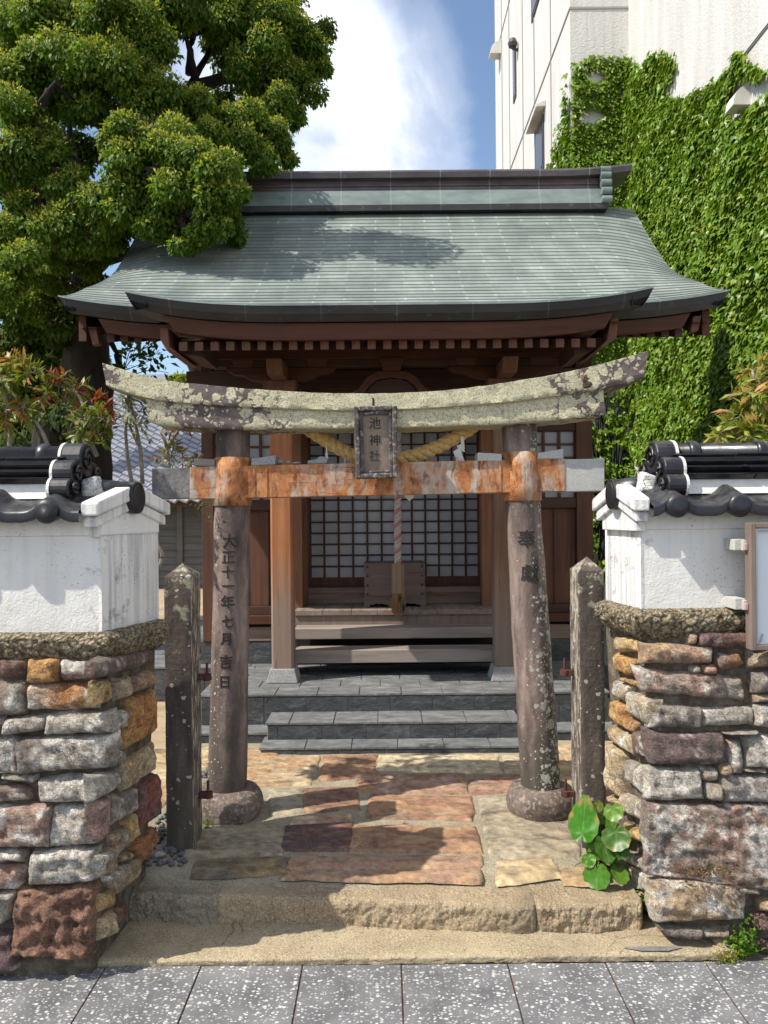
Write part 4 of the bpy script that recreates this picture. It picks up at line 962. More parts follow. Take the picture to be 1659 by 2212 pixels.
# notice board fixed on the right wall, half out of the frame
def board():
    x0, z1 = XZ(1617, 1129, 2.585); _, z0 = XZ(1622, 1403, 2.585); x1 = x0 + 0.9
    r = thing('notice_board', 'blank white notice board in a brown frame fixed on the right wall', 'notice board', (x0, 2.60, z0))
    w = .017
    mb = MB(); mb.box(x0, x0 + w, 2.57, 2.615, z0, z1); mb.box(x1 - w, x1, 2.57, 2.615, z0, z1); mb.box(x0 + w, x1 - w, 2.571, 2.614, z1 - w, z1); mb.box(x0 + w, x1 - w, 2.571, 2.614, z0, z0 + w)
    mb.build('frame', 'board_frame', r, bevel=.002)
    mb = MB(); i = w + .001; t = .008
    mb.box(x0 + i, x0 + i + t, 2.578, 2.605, z0 + i, z1 - i); mb.box(x0 + i + t, x1 - i, 2.578, 2.605, z0 + i, z0 + i + t); mb.box(x0 + i + t, x1 - i, 2.578, 2.605, z1 - i - t, z1 - i)
    mb.build('inner_frame', 'aluminium', r, bevel=.001)
    mb = MB(); mb.box(x0 + w + .002, x1 - w - .002, 2.592, 2.606, z0 + w + .002, z1 - w - .002); mb.build('panel', 'board_white', r)
    mb = MB(); px, pz = x0 + .042, z0 + .035; mb.hexa([(px - .006, 2.588, pz - .014), (px - .002, 2.588, pz - .015), (px + .008, 2.588, pz + .016), (px + .002, 2.588, pz + .018)], [(px - .006, 2.591, pz - .014), (px - .002, 2.591, pz - .015), (px + .008, 2.591, pz + .016), (px + .002, 2.591, pz + .018)])
    mb.build('catch', 'aluminium', r)
    for zz in (z1 - .075, z0 + .150):
        b = MB(); b.box(x0 - .034, x0 + .002, 2.615, 2.70, zz - .019, zz + .019); b.box(x0 - .012, x0 + .001, 2.60, 2.618, zz - .019, zz + .015); b.build('bracket', 'pale_beam_stone', r, bevel=.002)
        b = MB(); b.box(x0 - .014, x0 - .0005, 2.588, 2.5995, zz - .018, zz + .006); b.build('clip', 'pink_plastic', r, bevel=.003)
board()
# ================================================================ torii gate
TD = 3.52
def letter(ch, size, depth=0.004):
    cu = bpy.data.curves.new('glyph', 'FONT'); cu.body = ch; cu.size = size; cu.align_x = 'CENTER'; cu.align_y = 'CENTER'; cu.extrude = depth / 2; cu.offset = 0
    ob = bpy.data.objects.new('glyph', cu); COL.objects.link(ob)
    dg = bpy.context.evaluated_depsgraph_get(); dg.update(); me = bpy.data.meshes.new_from_object(ob.evaluated_get(dg))
    V = np.array([v.co[:] for v in me.vertices]); F = [tuple(p.vertices) for p in me.polygons]
    bpy.data.objects.remove(ob); bpy.data.curves.remove(cu); bpy.data.meshes.remove(me)
    if len(V):
        import bmesh
        b = bmesh.new(); vs = [b.verts.new(v) for v in V]
        for f_ in F:
            try: b.faces.new([vs[i] for i in f_])
            except ValueError: pass
        bmesh.ops.triangulate(b, faces=b.faces)
        for _ in range(4):
            le = [e for e in b.edges if e.calc_length() > .011]
            if not le: break
            bmesh.ops.subdivide_edges(b, edges=le, cuts=1); bmesh.ops.triangulate(b, faces=b.faces)
        b.verts.index_update(); V = np.array([v.co[:] for v in b.verts]); F = [tuple(v.index for v in f_.verts) for f_ in b.faces]; b.free()
        V[:, 0] -= (V[:, 0].min() + V[:, 0].max()) / 2; V[:, 1] -= (V[:, 1].min() + V[:, 1].max()) / 2
    return V, F
tor = thing('torii_gate', 'weathered stone torii with lichened lintels and a rusty banded tie beam', 'torii', (0, TD, UP))
# pillars: px of left/right outline at heights
def pillar(pts, matn, chars, size, bulge):
    rings = []
    for (y, xl, xr) in pts:
        xm = (xl + xr) / 2; c = P(xm, y, TD); r = (xr - xl) / 2 / FPX * TD * 0.985; rings.append((c.x, c.z, r))
    n = 40; zs = np.linspace(rings[0][1], rings[-1][1], 60); A = []
    zz = [q[1] for q in rings][::-1]
    f = lambda z, k: float(np.interp(z, zz, [q[k] for q in rings][::-1]))
    for z in zs:
        x, r = f(z, 0), f(z, 2); row = []
        for j in range(n):
            a = 2 * math.pi * j / n; v = Vector((x + r * math.cos(a), TD + r * math.sin(a), z))
            rr = r * (1 + .035 * mn.fractal(v * 5, .9, 2.0, 4)); row.append((x + rr * math.cos(a), TD + rr * math.sin(a), z))
        A.append(row)
    mb = MB(); mb.grid(A, cv=True); top, bot = A[0], A[-1]
    mb.add(top, [tuple(range(n))]); mb.add(bot, [tuple(range(n))])
    o = mb.build('pillar', matn, tor, smooth=True)
    for (ch, px, py, sz) in chars:
        mb = MB(); c = P(px, py, TD - .09); V, F = letter(ch, sz / FPX * (TD - .09), .012)
        x0, r = f(c.z, 0), f(c.z, 2)
        W = []
        for v in V:
            X = c.x + v[0]; z = c.z + v[1]; dx = max(-.98, min(.98, (X - f(z, 0)) / f(z, 2)))
            rr = f(z, 2) * (1.0 + .035 * mn.fractal(Vector((X, TD - f(z, 2) * math.sqrt(1 - dx * dx), z)) * 5, .9, 2.0, 4)) + .0015 + v[2] * .25
            W.append((f(z, 0) + rr * dx, TD - rr * math.sqrt(max(0, 1 - dx * dx)), z))
        mb.add(W, F); mb.build('inscription', 'ink', o, fix=False)
    return f
fL = pillar([(925, 468, 540), (1090, 463, 540), (1400, 457, 537), (1710, 449, 533)], 'pillar_stone_plain',
   [('大', 494.6, 1167, 33), ('正', 492, 1203, 31), ('十', 491, 1235, 29), ('一', 491, 1265, 28), ('年', 491, 1300, 32), ('七', 491, 1342, 28), ('月', 487, 1380, 29), ('吉', 487, 1429, 31), ('日', 485, 1473, 29)], 28, 0)
fR = pillar([(910, 1084, 1158), (1085, 1091, 1167), (1400, 1108, 1190), (1712, 1127, 1213)], 'pillar_stone_spotted',
   [('奉', 1138.5, 1163, 41), ('獻', 1145.5, 1237, 40)], 36, 0)
for (f, a, b) in ((fL, 441, 580), (fR, 1086, 1240)):
    x0 = f(UP + .12, 0); mb = MB(); r = .160
    prof = [(r * .88, UP - .02), (r * .97, UP + .02), (r, UP + .05), (r * .97, UP + .085), (r * .86, UP + .112), (r * .70, UP + .124), (r * .2, UP + .126)]
    pp = []
    for i in range(len(prof) - 1):
        for t in np.linspace(0, 1, 4, endpoint=False): pp.append((lerp(prof[i][0], prof[i + 1][0], t), lerp(prof[i][1], prof[i + 1][1], t)))
    A = []
    for (rr, z) in pp:
        row = []
        for j in range(56):
            t = 2 * math.pi * j / 56; v = Vector((x0 + rr * math.cos(t), TD + rr * math.sin(t), z))
            k = rr * (1 + .06 * mn.fractal(v * 6, .9, 2.0, 4)); row.append((x0 + k * math.cos(t), TD + k * math.sin(t), z))
        A.append(row)
    mb.grid(A, cv=True); mb.build('pillar_base', 'base_stone', tor, smooth=True, fix=False)
    # sheet metal band round the tie beam joint
for (f, ya, yb) in ((fL, 986, 1092), (fR, 974, 1081)):
    cx = 500 if f is fL else 1125
    za, zb = P(cx, ya, TD - .08).z, P(cx, yb, TD - .08).z
    mb = MB(); A = []
    for z, e in ((za, .002), (za - .002, .006), (lerp(za, zb, .3), .0065), (lerp(za, zb, .7), .007), (zb + .002, .0065), (zb, .002)):
        A.append([(f(z, 0) + (f(z, 2) * 1.01 + e) * math.cos(t), TD + (f(z, 2) * 1.01 + e) * math.sin(t), z) for t in np.linspace(0, 2 * math.pi, 40, endpoint=False)])
    mb.grid(A, cv=True); mb.build('metal_band', 'rust_metal', tor, smooth=True, fix=False)
# lintels (upper kasagi with upswept ends, lower shimaki)
def beam(name, matn, top, bot, d0, d1, x0, x1, lean0, lean1, n=150):
    """top/bot = outline pixels; front face at d0, back at d1; ends cut on a slant"""
    A = []
    xs = np.linspace(0, 1, n)
    for t in xs:
        pt, pb = lerp(x0[0], x1[0], t), lerp(x0[1], x1[1], t)
        a = P(pt, spline(pt, top), d0); b = P(pb, spline(pb, bot), d0); row = []
        sec = [(0, 0), (.03, -.004)]
        h = a.z - b.z
        ring = [(0.0, .014), (.0, .06), (0, .25), (0, .5), (0, .75), (0, .94), (.004, .985), (.02, 1.0)]
        for (dy, k) in ring: row.append(Vector((lerp(a.x, b.x, k), d0 + dy, a.z - h * k)))
        for k in (.33, .67, 1.0): row.append(Vector((b.x, lerp(d0 + .02, d1, k), b.z)))
        for k in (.75, .5, .25, 0): row.append(Vector((lerp(a.x, b.x, k), d1, a.z - h * k)))
        for k in (.67, .33): row.append(Vector((a.x, lerp(d0, d1, k), a.z + .006)))
        row.append(Vector((a.x, d0 + .008, a.z)))
        A.append([tuple(v + Vector((0, 1, .6)) * .0042 * mn.fractal(v * 16, .7, 2.0, 4)) for v in row])
    mb = MB(); mb.grid(A, cv=True); m = len(A[0]); mb.add(A[0], [tuple(range(m))]); mb.add(A[-1], [tuple(range(m))])
    o = mb.build(name, matn, tor, smooth=True); md = o.modifiers.new('e', 'EDGE_SPLIT'); md.split_angle = R(48); return o
ktop = [(220, 783), (330, 815), (450, 831), (640, 845), (800, 849), (960, 842), (1120, 821), (1260, 795), (1400, 757)]
kbot = [(228, 834), (320, 861), (450, 875), (640, 884), (800, 887), (960, 880), (1130, 865), (1250, 848), (1330, 834), (1396, 815)]
sbot = [(318, 909), (345, 919), (500, 927), (760, 925), (930, 922), (1100, 915), (1200, 908), (1305, 896)]
stop_ = [(p[0], p[1] - 3) for p in kbot]
beam('upper_lintel', 'lintel_stone', ktop, kbot, TD - .135, TD + .11, (221, 230), (1399, 1393), 0, 0)
beam('lower_lintel', 'lintel_stone', stop_, sbot, TD - .118, TD + .09, (314, 320), (1303, 1306), 0, 0, 120)
mb = MB(); a = P(806, 848, TD - .137); b = P(806, 884, TD - .137); mb.box(a.x - .004, a.x + .004, TD - .1375, TD - .13, b.z, a.z); mb.build('lintel_joint', 'ink', tor)
mb = MB(); stone(mb, [P(*q, TD - .132) for q in ((1252, 806), (1288, 800), (1292, 836), (1256, 846))], (0, -1, .1), .004, (.21, .13, .07), (.055, .035, .025), rough=.9, step=.006, k=.8)
mb.build('chipped_scar', 'wall_stone', tor, smooth=True, fix=False)
# tie beam: stone ends, rusty sheet cladding between
def quad_beam(name, matn, tl, tr, br, bl, d0, d1, parent, bevel=.003):
    ps = [P(*q, d0) for q in (bl, br, tr, tl)]
    mb = MB(); mb.hexa([tuple(p) for p in ps], [(p.x, d1, p.z) for p in ps]); return mb.build(name, matn, parent, bevel=bevel)
nu0, nu1 = TD - .055, TD + .055
quad_beam('tie_beam_end', 'dark_beam_stone', (328, 1011), (412, 1009), (412, 1076), (328, 1078), nu0, nu1, tor)
quad_beam('tie_beam_end', 'pale_beam_stone', (1219, 992), (1306, 990), (1306, 1060), (1219, 1062), nu0, nu1, tor)
tb = quad_beam('tie_beam', 'rust_metal', (410, 1008), (1221, 990), (1221, 1061), (410, 1078), nu0 - .004, nu1 + .004, tor)
# folded seams of the sheet
for px in (548, 575, 1080):
    mb = MB(); yt = lerp(1008, 990, (px - 410) / 811); p0 = P(px, yt, nu0 - .006); p1 = P(px, yt + 70, nu0 - .006); mb.box(p0.x - .004, p0.x + .004, nu0 - .008, nu0 - .0042, p1.z + .004, p0.z - .004); mb.build('sheet_seam', 'rust_metal', tb)
for (tl, tr, br, bl, mt) in (((418, 989), (464, 992), (464, 1007), (418, 1006), 'wood_grey_x'), ((543, 990), (596, 983), (594, 1003), (542, 1005), 'granite'), ((1032, 977), (1084, 980), (1084, 995), (1031, 995), 'pale_beam_stone'), ((1162, 978), (1217, 969), (1217, 990), (1161, 991), 'pale_beam_stone')):
    quad_beam('wedge', mt, tl, tr, br, bl, nu0 - .004, nu1 - .01, tor, .003)
# name plaque, leaning a little forwards
pq = [P(763, 877, TD - .17), P(858, 875, TD - .17), P(859, 1031, TD - .145), P(769, 1034, TD - .145)]
def plq(s, t, dy): 
    q = pq[0].lerp(pq[1], s).lerp(pq[3].lerp(pq[2], s), t); return (q.x, q.y + dy, q.z)
mb = MB()
def pbar(s0, s1, t0, t1, d0, d1): mb.hexa([plq(s0, t0, d0), plq(s1, t0, d0), plq(s1, t1, d0), plq(s0, t1, d0)], [plq(s0, t0, d1), plq(s1, t0, d1), plq(s1, t1, d1), plq(s0, t1, d1)])
pbar(0, .115, 0, 1, 0, .06); pbar(.885, 1, 0, 1, 0, .06); pbar(.1152, .8848, 0, .065, .001, .06); pbar(.1152, .8848, .93, 1, .001, .06)
plaque = mb.build('name_plaque', 'plaque_frame', tor, bevel=.006)
mb = MB(); pbar(.117, .20, .067, .928, .012, .055); pbar(.80, .883, .067, .928, .012, .055); pbar(.2003, .7997, .067, .115, .013, .055); pbar(.2003, .7997, .89, .928, .013, .055)
mb.build('inner_moulding', 'plaque_frame', plaque, bevel=.004)
mb = MB(); pbar(.12, .88, .07, .925, .028, .052); mb.build('panel', 'plaque_panel', plaque)
for ch, px, py, sz, mt in (('池', 810, 914, 27, 'ink'), ('神', 809.5, 950, 26, 'ink'), ('社', 809.5, 984, 25, 'faded_ink')):
    mb = MB(); V, F = letter(ch, sz / FPX * (TD - .14), .002); c = P(px, py, TD - .13)
    mb.add([(c.x + v[0], lerp(pq[0].y, pq[3].y, (pq[0].z - c.z - v[1]) / (pq[0].z - pq[3].z)) + .0265 - v[2], c.z + v[1]) for v in V], F); mb.build('inscription', mt, plaque, fix=False)

# straw rope, paper streamers, stones laid on the tie beam
def twisted(mb, path, R0, strands, pitch, rs, n=160, cols=None):
    path = [Vector(p) for p in path]; L_ = 0
    for s_ in range(strands):
        pts = []; L_ = 0
        for i in range(n + 1):
            t = i / n * (len(path) - 1); k = min(int(t), len(path) - 2); p = path[k].lerp(path[k + 1], t - k)
            tg = (path[k + 1] - path[k]).normalized(); a = tg.cross(Vector((0, 1, 0)) if abs(tg.y) < .9 else Vector((1, 0, 0))).normalized(); b = tg.cross(a)
            if i: L_ += (p - last).length
            last = p; ph = 2 * math.pi * (L_ / pitch + s_ / strands)
            pts.append(p + (a * math.cos(ph) + b * math.sin(ph)) * R0)
        mb.tube(pts, rs, 9, None if cols is None else cols[s_])
def catm(pts, n=12):
    out = []
    xs = list(range(len(pts)))
    for i in np.linspace(0, len(pts) - 1, (len(pts) - 1) * n + 1): out.append(tuple(spline(i, [(k, p[a]) for k, p in zip(xs, pts)]) for a in range(3)))
    return out
path = [P(664, 925, TD + .075), P(690, 942, TD + .075), P(730, 967, TD + .07), P(780, 990, TD + .065), P(830, 994, TD + .06), P(890, 985, TD + .065), P(950, 963, TD + .07), P(995, 938, TD + .075), P(1024, 920, TD + .075)]
mb = MB(); twisted(mb, catm(path), .0145, 3, .12, .0185, 220)
rope = mb.build('straw_rope', 'straw', smooth=True); tag(rope, 'thick twisted straw rope slung behind the name plaque', 'rope')
mb = MB()    # loose straw ends
cp = [Vector(p) for p in catm(path)]
for i in range(150):
    p = random.choice(cp); d = Vector((random.gauss(0, 1), random.gauss(0, .8), random.gauss(0, 1))).normalized(); q = p + d * .028
    mb.tube([q, q + d * random.uniform(.008, .02) + Vector((random.uniform(-.02, .02), 0, random.uniform(-.008, .004)))], [.0011, .0005], 3, caps=False)
mb.build('loose_straw', 'straw', rope)
def streamer(label, quads, d):
    mb = MB()
    for q in quads:
        a = [P(x, y, d + .004 * i) for i, (x, y) in enumerate(q)]; b = [(p.x, p.y + .0012, p.z) for p in a]
        mb.hexa([tuple(p) for p in a], b)
    tag(mb.build('paper_streamer', 'white_paper'), label, 'paper streamer', 'paper streamers under the straw rope')
streamer('folded zigzag white paper streamer hanging right of the plaque', [[(995, 941), (1002, 943), (1004, 970), (996, 970)], [(987, 962), (997, 958), (1005, 976), (990, 972)], [(979, 975), (994, 965), (1001, 990), (986, 996)], [(984, 984), (996, 976), (1004, 996), (992, 999)]], TD + .03)
streamer('thin knotted white paper strip hanging left of the plaque', [[(704, 955), (706, 955), (707, 980), (704, 980)], [(702, 978), (708, 978), (709, 990), (703, 990)], [(704, 989), (707, 989), (711, 1003), (701, 1003)]], TD + .035)
streamer('white paper corner showing below the rusty beam beside the bell rope', [[(868, 1066), (896, 1066), (893, 1075), (884, 1082)]], TD + .075)
streamer('very short cut straw and paper end between plaque and streamer', [[(744, 985), (746, 985), (746, 1003), (744, 1003)]], TD + .04)
def pebble(label, q, d, matn='pebble', grp='stones laid on the tie beam', nm='pebble'):
    a, b = q; c = P((a[0] + b[0]) / 2, (a[1] + b[1]) / 2, d); rx = abs(b[0] - a[0]) / 2 / FPX * d; rz = abs(b[1] - a[1]) / 2 / FPX * d; mb = MB(); A = []
    for i in range(11):
        th = math.pi * i / 10; row = []
        for j in range(18):
            ph = 2 * math.pi * j / 18; v = Vector((math.sin(th) * math.cos(ph), math.sin(th) * math.sin(ph), math.cos(th))); k = 1 + .22 * mn.noise(v * 1.7 + Vector((c.x * 31, c.z * 7, 0)))
            row.append((c.x + v.x * rx * k, c.y + v.y * rx * .8 * k, c.z + max(-.95, v.z) * rz * k))
        A.append(row)
    mb.grid(A, cv=True); return tag(mb.build(nm, matn, smooth=True, fix=False), label, 'pebble', grp)
pebble('largest round pebble on the tie beam, next to the left wedge', ((593, 991), (613, 1004)), TD)
pebble('tiny pebble between two others on the tie beam', ((616, 994), (628, 1003)), TD)
pebble('flat pale pebble on the tie beam, third from the left pillar', ((630, 997), (652, 1003)), TD)
mb = MB(); stp = [(664, 994), (682, 992), (690, 985), (702, 986), (708, 994), (706, 1001), (664, 1002)]; ps = [P(x, y, TD - .03) for x, y in stp]
mb.hexa([tuple(p) for p in ps], [(p.x, TD + .03, p.z) for p in ps]); tag(mb.build('stone_shard', 'granite', bevel=.004), 'long grey boot-shaped stone shard lying on the rusty tie beam', 'stone', 'stones laid on the tie beam')

# ================================================================ square stone gate posts with iron pintles
def gate_post(label, fx0, fx1, fd, depth, ytop, yapex, base_y, hinges, sgn):
    x0, x1 = lv(fx0, 1500)[0] / FPX * fd, lv(fx1, 1500)[0] / FPX * fd
    zt = P((fx0 + fx1) / 2, ytop, fd).z; za = P((fx0 + fx1) / 2, yapex, fd + depth / 2).z
    r = thing('gate_post', label, 'gate post', ((x0 + x1) / 2, fd + depth / 2, UP), 'stone gate posts beside the torii')
    mb = MB(); n = 9; A = []
    for z in np.linspace(UP - .05, zt, 40):
        row = []
        for (a, b) in (((x0, fd), (x1, fd)), ((x1, fd), (x1, fd + depth)), ((x1, fd + depth), (x0, fd + depth)), ((x0, fd + depth), (x0, fd))):
            for i in range(n):
                t = i / n; q = Vector((lerp(a[0], b[0], t), lerp(a[1], b[1], t), z)); c = Vector(((x0 + x1) / 2, fd + depth / 2, z))
                rd = (q - c); e = min(t, 1 - t); k = 1 - .05 * math.exp(-e * 14)
                row.append(tuple(c + rd * k * (1 + .03 * mn.fractal(q * 9, .8, 2.0, 4))))
        A.append(row)
    # pyramid top
    for t in (.02, .35, .7, .97):
        c = Vector(((x0 + x1) / 2, fd + depth / 2, 0)); A.append([tuple(Vector((lerp(p[0], c.x, t), lerp(p[1], c.y, t), lerp(zt + .004, za, t) + .004 * mn.noise(Vector(p) * 12)))) for p in A[39]])
    mb.grid(A, cv=True); m = len(A[0]); mb.add(A[-1], [tuple(range(m))]); o = mb.build('post_shaft', 'post_stone', r, smooth=True); o.modifiers.new('e', 'EDGE_SPLIT').split_angle = R(38)
    for (px, py) in hinges:
        xf = x1 if sgn > 0 else x0; zz = P(px, py, fd + depth * .6).z; yy = fd + depth * .6
        h = MB(); h.box(min(xf - sgn * .01, xf + sgn * .05), max(xf - sgn * .01, xf + sgn * .05), yy - .016, yy + .016, zz - .012, zz + .012)
        h.tube([(xf + sgn * .038, yy, zz - .013), (xf + sgn * .038, yy, zz + .013)], .020, 12); h.tube([(xf + sgn * .038, yy, zz + .01), (xf + sgn * .038, yy, zz + .06)], .006, 8)
        h.build('gate_pintle', 'iron_rust', r, bevel=.002)
    return r
gate_post('square stone gate post with lichen cap left of the torii, in shade', 355, 415, 3.13, .17, 1247, 1216, 1838, [(441, 1462), (441, 1716)], 1)
gate_post('square stone gate post right of the torii, behind the big-leaved plant', 1253, 1308, 3.13, .17, 1235, 1201, 1835, [(1222, 1452), (1222, 1713)], -1)
# ================================================================ slate platform and steps
PL = 0.375
plat = thing('slate_platform', 'dark slate platform with front steps under the shrine', 'platform', (0.06, 5.2, UP))
def tiled(name, x0, x1, y0, y1, z0, z1, tw, td, over=0.012, th=0.014, off=0.0, tops=True):
    """a block faced with slate: joint-coloured core, tread tiles on top, riser tiles on the front (kind of one slab)"""
    mb = MB(); mb.box(x0, x1, y0, y1, z0, z1 - th * .6); core = mb.build(name, 'slate_joint', plat)
    mb = MB(); y = y0 - over; r = 0
    while y < y1 - .01 and tops:
        ye = min(y + td, y1); x = x0 - over - (tw * .5 if r % 2 else 0) - off
        while x < x1 + over:
            a, b = max(x, x0 - over) + .003, min(x + tw, x1 + over) - .003
            if b > a + .01: mb.box(a, b, y + .002, ye - .002, z1 - th, z1 + random.uniform(-.0012, .0012))
            x += tw
        y = ye; r += 1
    mb.build('tread_tiles', 'slate_lit_tread', core, bevel=.002)
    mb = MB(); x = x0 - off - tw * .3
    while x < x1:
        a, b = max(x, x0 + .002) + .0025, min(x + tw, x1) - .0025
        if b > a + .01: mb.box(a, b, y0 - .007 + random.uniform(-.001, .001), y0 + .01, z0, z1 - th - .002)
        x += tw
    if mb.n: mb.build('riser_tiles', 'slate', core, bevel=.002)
    return core
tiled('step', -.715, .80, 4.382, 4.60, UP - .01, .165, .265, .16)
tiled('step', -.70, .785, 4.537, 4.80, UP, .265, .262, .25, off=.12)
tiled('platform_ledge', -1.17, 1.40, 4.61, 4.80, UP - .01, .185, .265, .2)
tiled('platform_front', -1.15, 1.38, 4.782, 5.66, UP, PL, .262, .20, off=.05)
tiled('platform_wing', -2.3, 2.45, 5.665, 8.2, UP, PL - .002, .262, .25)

# ================================================================ the shrine
XC = .08
shr = thing('shrine_building', 'small wooden shrine with a curved green copper roof and porch', 'shrine', (XC, 6.3, PL))
def S(name, x0, x1, y0, y1, z0, z1, m, par=None, bevel=.003):
    mb = MB(); mb.box(min(x0, x1), max(x0, x1), y0, y1, z0, z1); return mb.build(name, m, par or shr, bevel=bevel)
def X(px, d): return lv(px, 1105)[0] / FPX * d
def Z(py, d, px=850): return EYE + lv(px, py)[1] / FPX * d
# porch pillars on granite feet
for (px, matn) in ((607, 'wood_pillar'), (1091, 'wood_pillar_right')):
    x = X(px, 5.1); mb = MB(); h0, h1 = .105, .082
    z0, z1 = PL, Z(1444, 5.07)
    mb.hexa([(x - h0, 5.07, z0), (x + h0, 5.07, z0), (x + h0, 5.28, z0), (x - h0, 5.28, z0)], [(x - h1, 5.09, z1), (x + h1, 5.09, z1), (x + h1, 5.26, z1), (x - h1, 5.26, z1)])
    mb.build('pillar_foot', 'granite', shr, bevel=.006)
    h = .073; c = .014; mb = MB(); yc = 5.175
    sec = [(x - h + c, yc - h), (x + h - c, yc - h), (x + h, yc - h + c), (x + h, yc + h - c), (x + h - c, yc + h), (x - h + c, yc + h), (x - h, yc + h - c), (x - h, yc - h + c)]
    mb.prism(sec, 2, z1, 2.27); mb.build('porch_pillar', matn, shr, bevel=.002)
    # bearing block, boat bracket and bracket arms with carved ends
    mb = MB(); mb.hexa([(x - .075, yc - .075, 2.271), (x + .075, yc - .075, 2.271), (x + .075, yc + .075, 2.271), (x - .075, yc + .075, 2.271)], [(x - .11, yc - .11, 2.335), (x + .11, yc - .11, 2.335), (x + .11, yc + .11, 2.335), (x - .11, yc + .11, 2.335)])
    mb.box(x - .11, x + .11, yc - .11, yc + .11, 2.3355, 2.375); mb.build('bearing_block', 'wood_red_z', shr, bevel=.003)
    mb = MB(); mb.hexa([(x - .05, yc - .30, 2.376), (x + .05, yc - .30, 2.376), (x + .05, yc + .1, 2.376), (x - .05, yc + .1, 2.376)], [(x - .05, yc - .36, 2.47), (x + .05, yc - .36, 2.47), (x + .05, yc + .1, 2.47), (x - .05, yc + .1, 2.47)])
    mb.build('bracket_nose', 'wood_red_z', shr, bevel=.006)
    for sg in (-1, 1):
        pts = [(0, 2.376), (.14, 2.376), (.20, 2.39), (.25, 2.42), (.31, 2.425), (.35, 2.45), (.37, 2.472), (0, 2.472)]
        mb = MB(); mb.prism([(x + sg * (a + .001), z) for a, z in pts], 1, yc - .04, yc + .04); mb.build('bracket_arm', 'wood_red_x', shr, bevel=.004)
        mb = MB(); mb.hexa([(x + sg * .19, yc - .055, 2.472), (x + sg * .30, yc - .055, 2.472), (x + sg * .30, yc + .055, 2.472), (x + sg * .19, yc + .055, 2.472)], [(x + sg * .17, yc - .07, 2.52), (x + sg * .32, yc - .07, 2.52), (x + sg * .32, yc + .07, 2.52), (x + sg * .17, yc + .07, 2.52)])
        mb.build('bracket_block', 'wood_red_x', shr, bevel=.003)
        # corner brackets of the beam
        pts = [(.115, 2.10), (.17, 2.13), (.20, 2.18), (.28, 2.205), (.36, 2.27), (.115, 2.27)]
        mb = MB(); mb.prism([(x + sg * a, z) for a, z in pts], 1, yc - .03, yc + .03)
xl, xr = X(607, 5.1), X(1091, 5.1)
# rainbow beam with a carved front and the frog-leg strut
mb = MB(); A = []
for t in np.linspace(0, 1, 30):
    x = lerp(xl + .075, xr - .075, t); arch = .05 * (1 - (2 * t - 1) ** 4)
    A.append([(x, 5.125, 2.13 + arch * .6), (x, 5.115, 2.20 + arch * .3), (x, 5.125, 2.268), (x, 5.225, 2.268), (x, 5.235, 2.2 + arch * .3), (x, 5.225, 2.13 + arch * .6)])
mb.grid(A, cv=True); mb.build('rainbow_beam', 'wood_dark_x', shr)
xm = (xl + xr) / 2
pts = [(-.30, 2.27), (-.27, 2.30), (-.22, 2.33), (-.17, 2.40), (-.10, 2.44), (.10, 2.44), (.17, 2.40), (.22, 2.33), (.27, 2.30), (.30, 2.27), (.2, 2.27), (.16, 2.33), (.10, 2.385), (0, 2.40), (-.10, 2.385), (-.16, 2.33), (-.2, 2.27)]
mb = MB(); mb.prism([(xm + a, z) for a, z in pts], 1, 5.13, 5.20); kaer = mb.build('frog_leg_strut', 'wood_red_x', shr, bevel=.004)
pts = [(-.19, 2.272), (-.15, 2.325), (-.1, 2.375), (0, 2.392), (.1, 2.375), (.15, 2.325), (.19, 2.272)]
mb = MB(); mb.prism([(xm + a, z) for a, z in pts], 1, 5.155, 5.18); mb.build('carved_panel', 'wood_dark_x', kaer)
mb = MB(); mb.hexa([(xm - .055, 5.11, 2.441), (xm + .055, 5.11, 2.441), (xm + .055, 5.22, 2.441), (xm - .055, 5.22, 2.441)], [(xm - .085, 5.09, 2.52), (xm + .085, 5.09, 2.52), (xm + .085, 5.24, 2.52), (xm - .085, 5.24, 2.52)])
mb.build('bracket_block', 'wood_red_x', shr, bevel=.003)
S('porch_purlin', X(440, 5.1), X(1262, 5.1), 5.10, 5.25, 2.521, 2.66, 'wood_red_x')
S('porch_tie', X(440, 5.1) + .05, X(1262, 5.1) - .05, 5.12, 5.23, 2.475, 2.52, 'wood_dark_x')
# curved connecting beams from the porch to the body
for x in (xl, xr):
    A = []
    for t in np.linspace(0, 1, 14):
        y = lerp(5.25, 5.75, t); z = 2.12 + .14 * math.sin(t * math.pi * .5)
        A.append([(x - .045, y, z), (x + .045, y, z), (x + .045, y, z + .13), (x - .045, y, z + .13)])
    mb = MB(); mb.grid(A, cv=True); mb.build('connecting_beam', 'wood_dark_y', shr)

# ---- body: posts, wall boards, plinth, upper windows
BD = 5.75
xa, xb = X(436, BD), X(1281, BD)                       # outer faces of the corner posts
S('plinth', xa - .02, xb + .02, BD + .01, 8.0, PL - .01, .542, 'slate')
for (p0, p1) in ((436, 461), (1246, 1281)): S('corner_post', X(p0, BD), X(p1, BD), BD, BD + .11, .543, 3.15, 'wood_dark_z')
S('corner_post', xa, xa + .1, 7.85, 7.96, .543, 3.1, 'wood_dark_z'); S('corner_post', xb - .1, xb, 7.85, 7.96, .543, 3.1, 'wood_dark_z')
for xx in (xa + .01, xb - .06): mb = MB(); mb.prism([(BD + .112, .55), (7.848, .55), (7.848, 3.1), (6.9, 3.85), (BD + .112, 3.1)], 0, xx, xx + .05); mb.build('side_wall', 'wood_dark_z', shr)
S('rear_wall', xa + .02, xb - .02, 7.86, 7.9, .55, 3.1, 'wood_dark_z')
S('ceiling', xa + .07, xb - .07, BD + .2, 7.84, 2.66, 2.70, 'dark_inside')
jl, jr = X(634, 6.0), X(1066, 6.0)
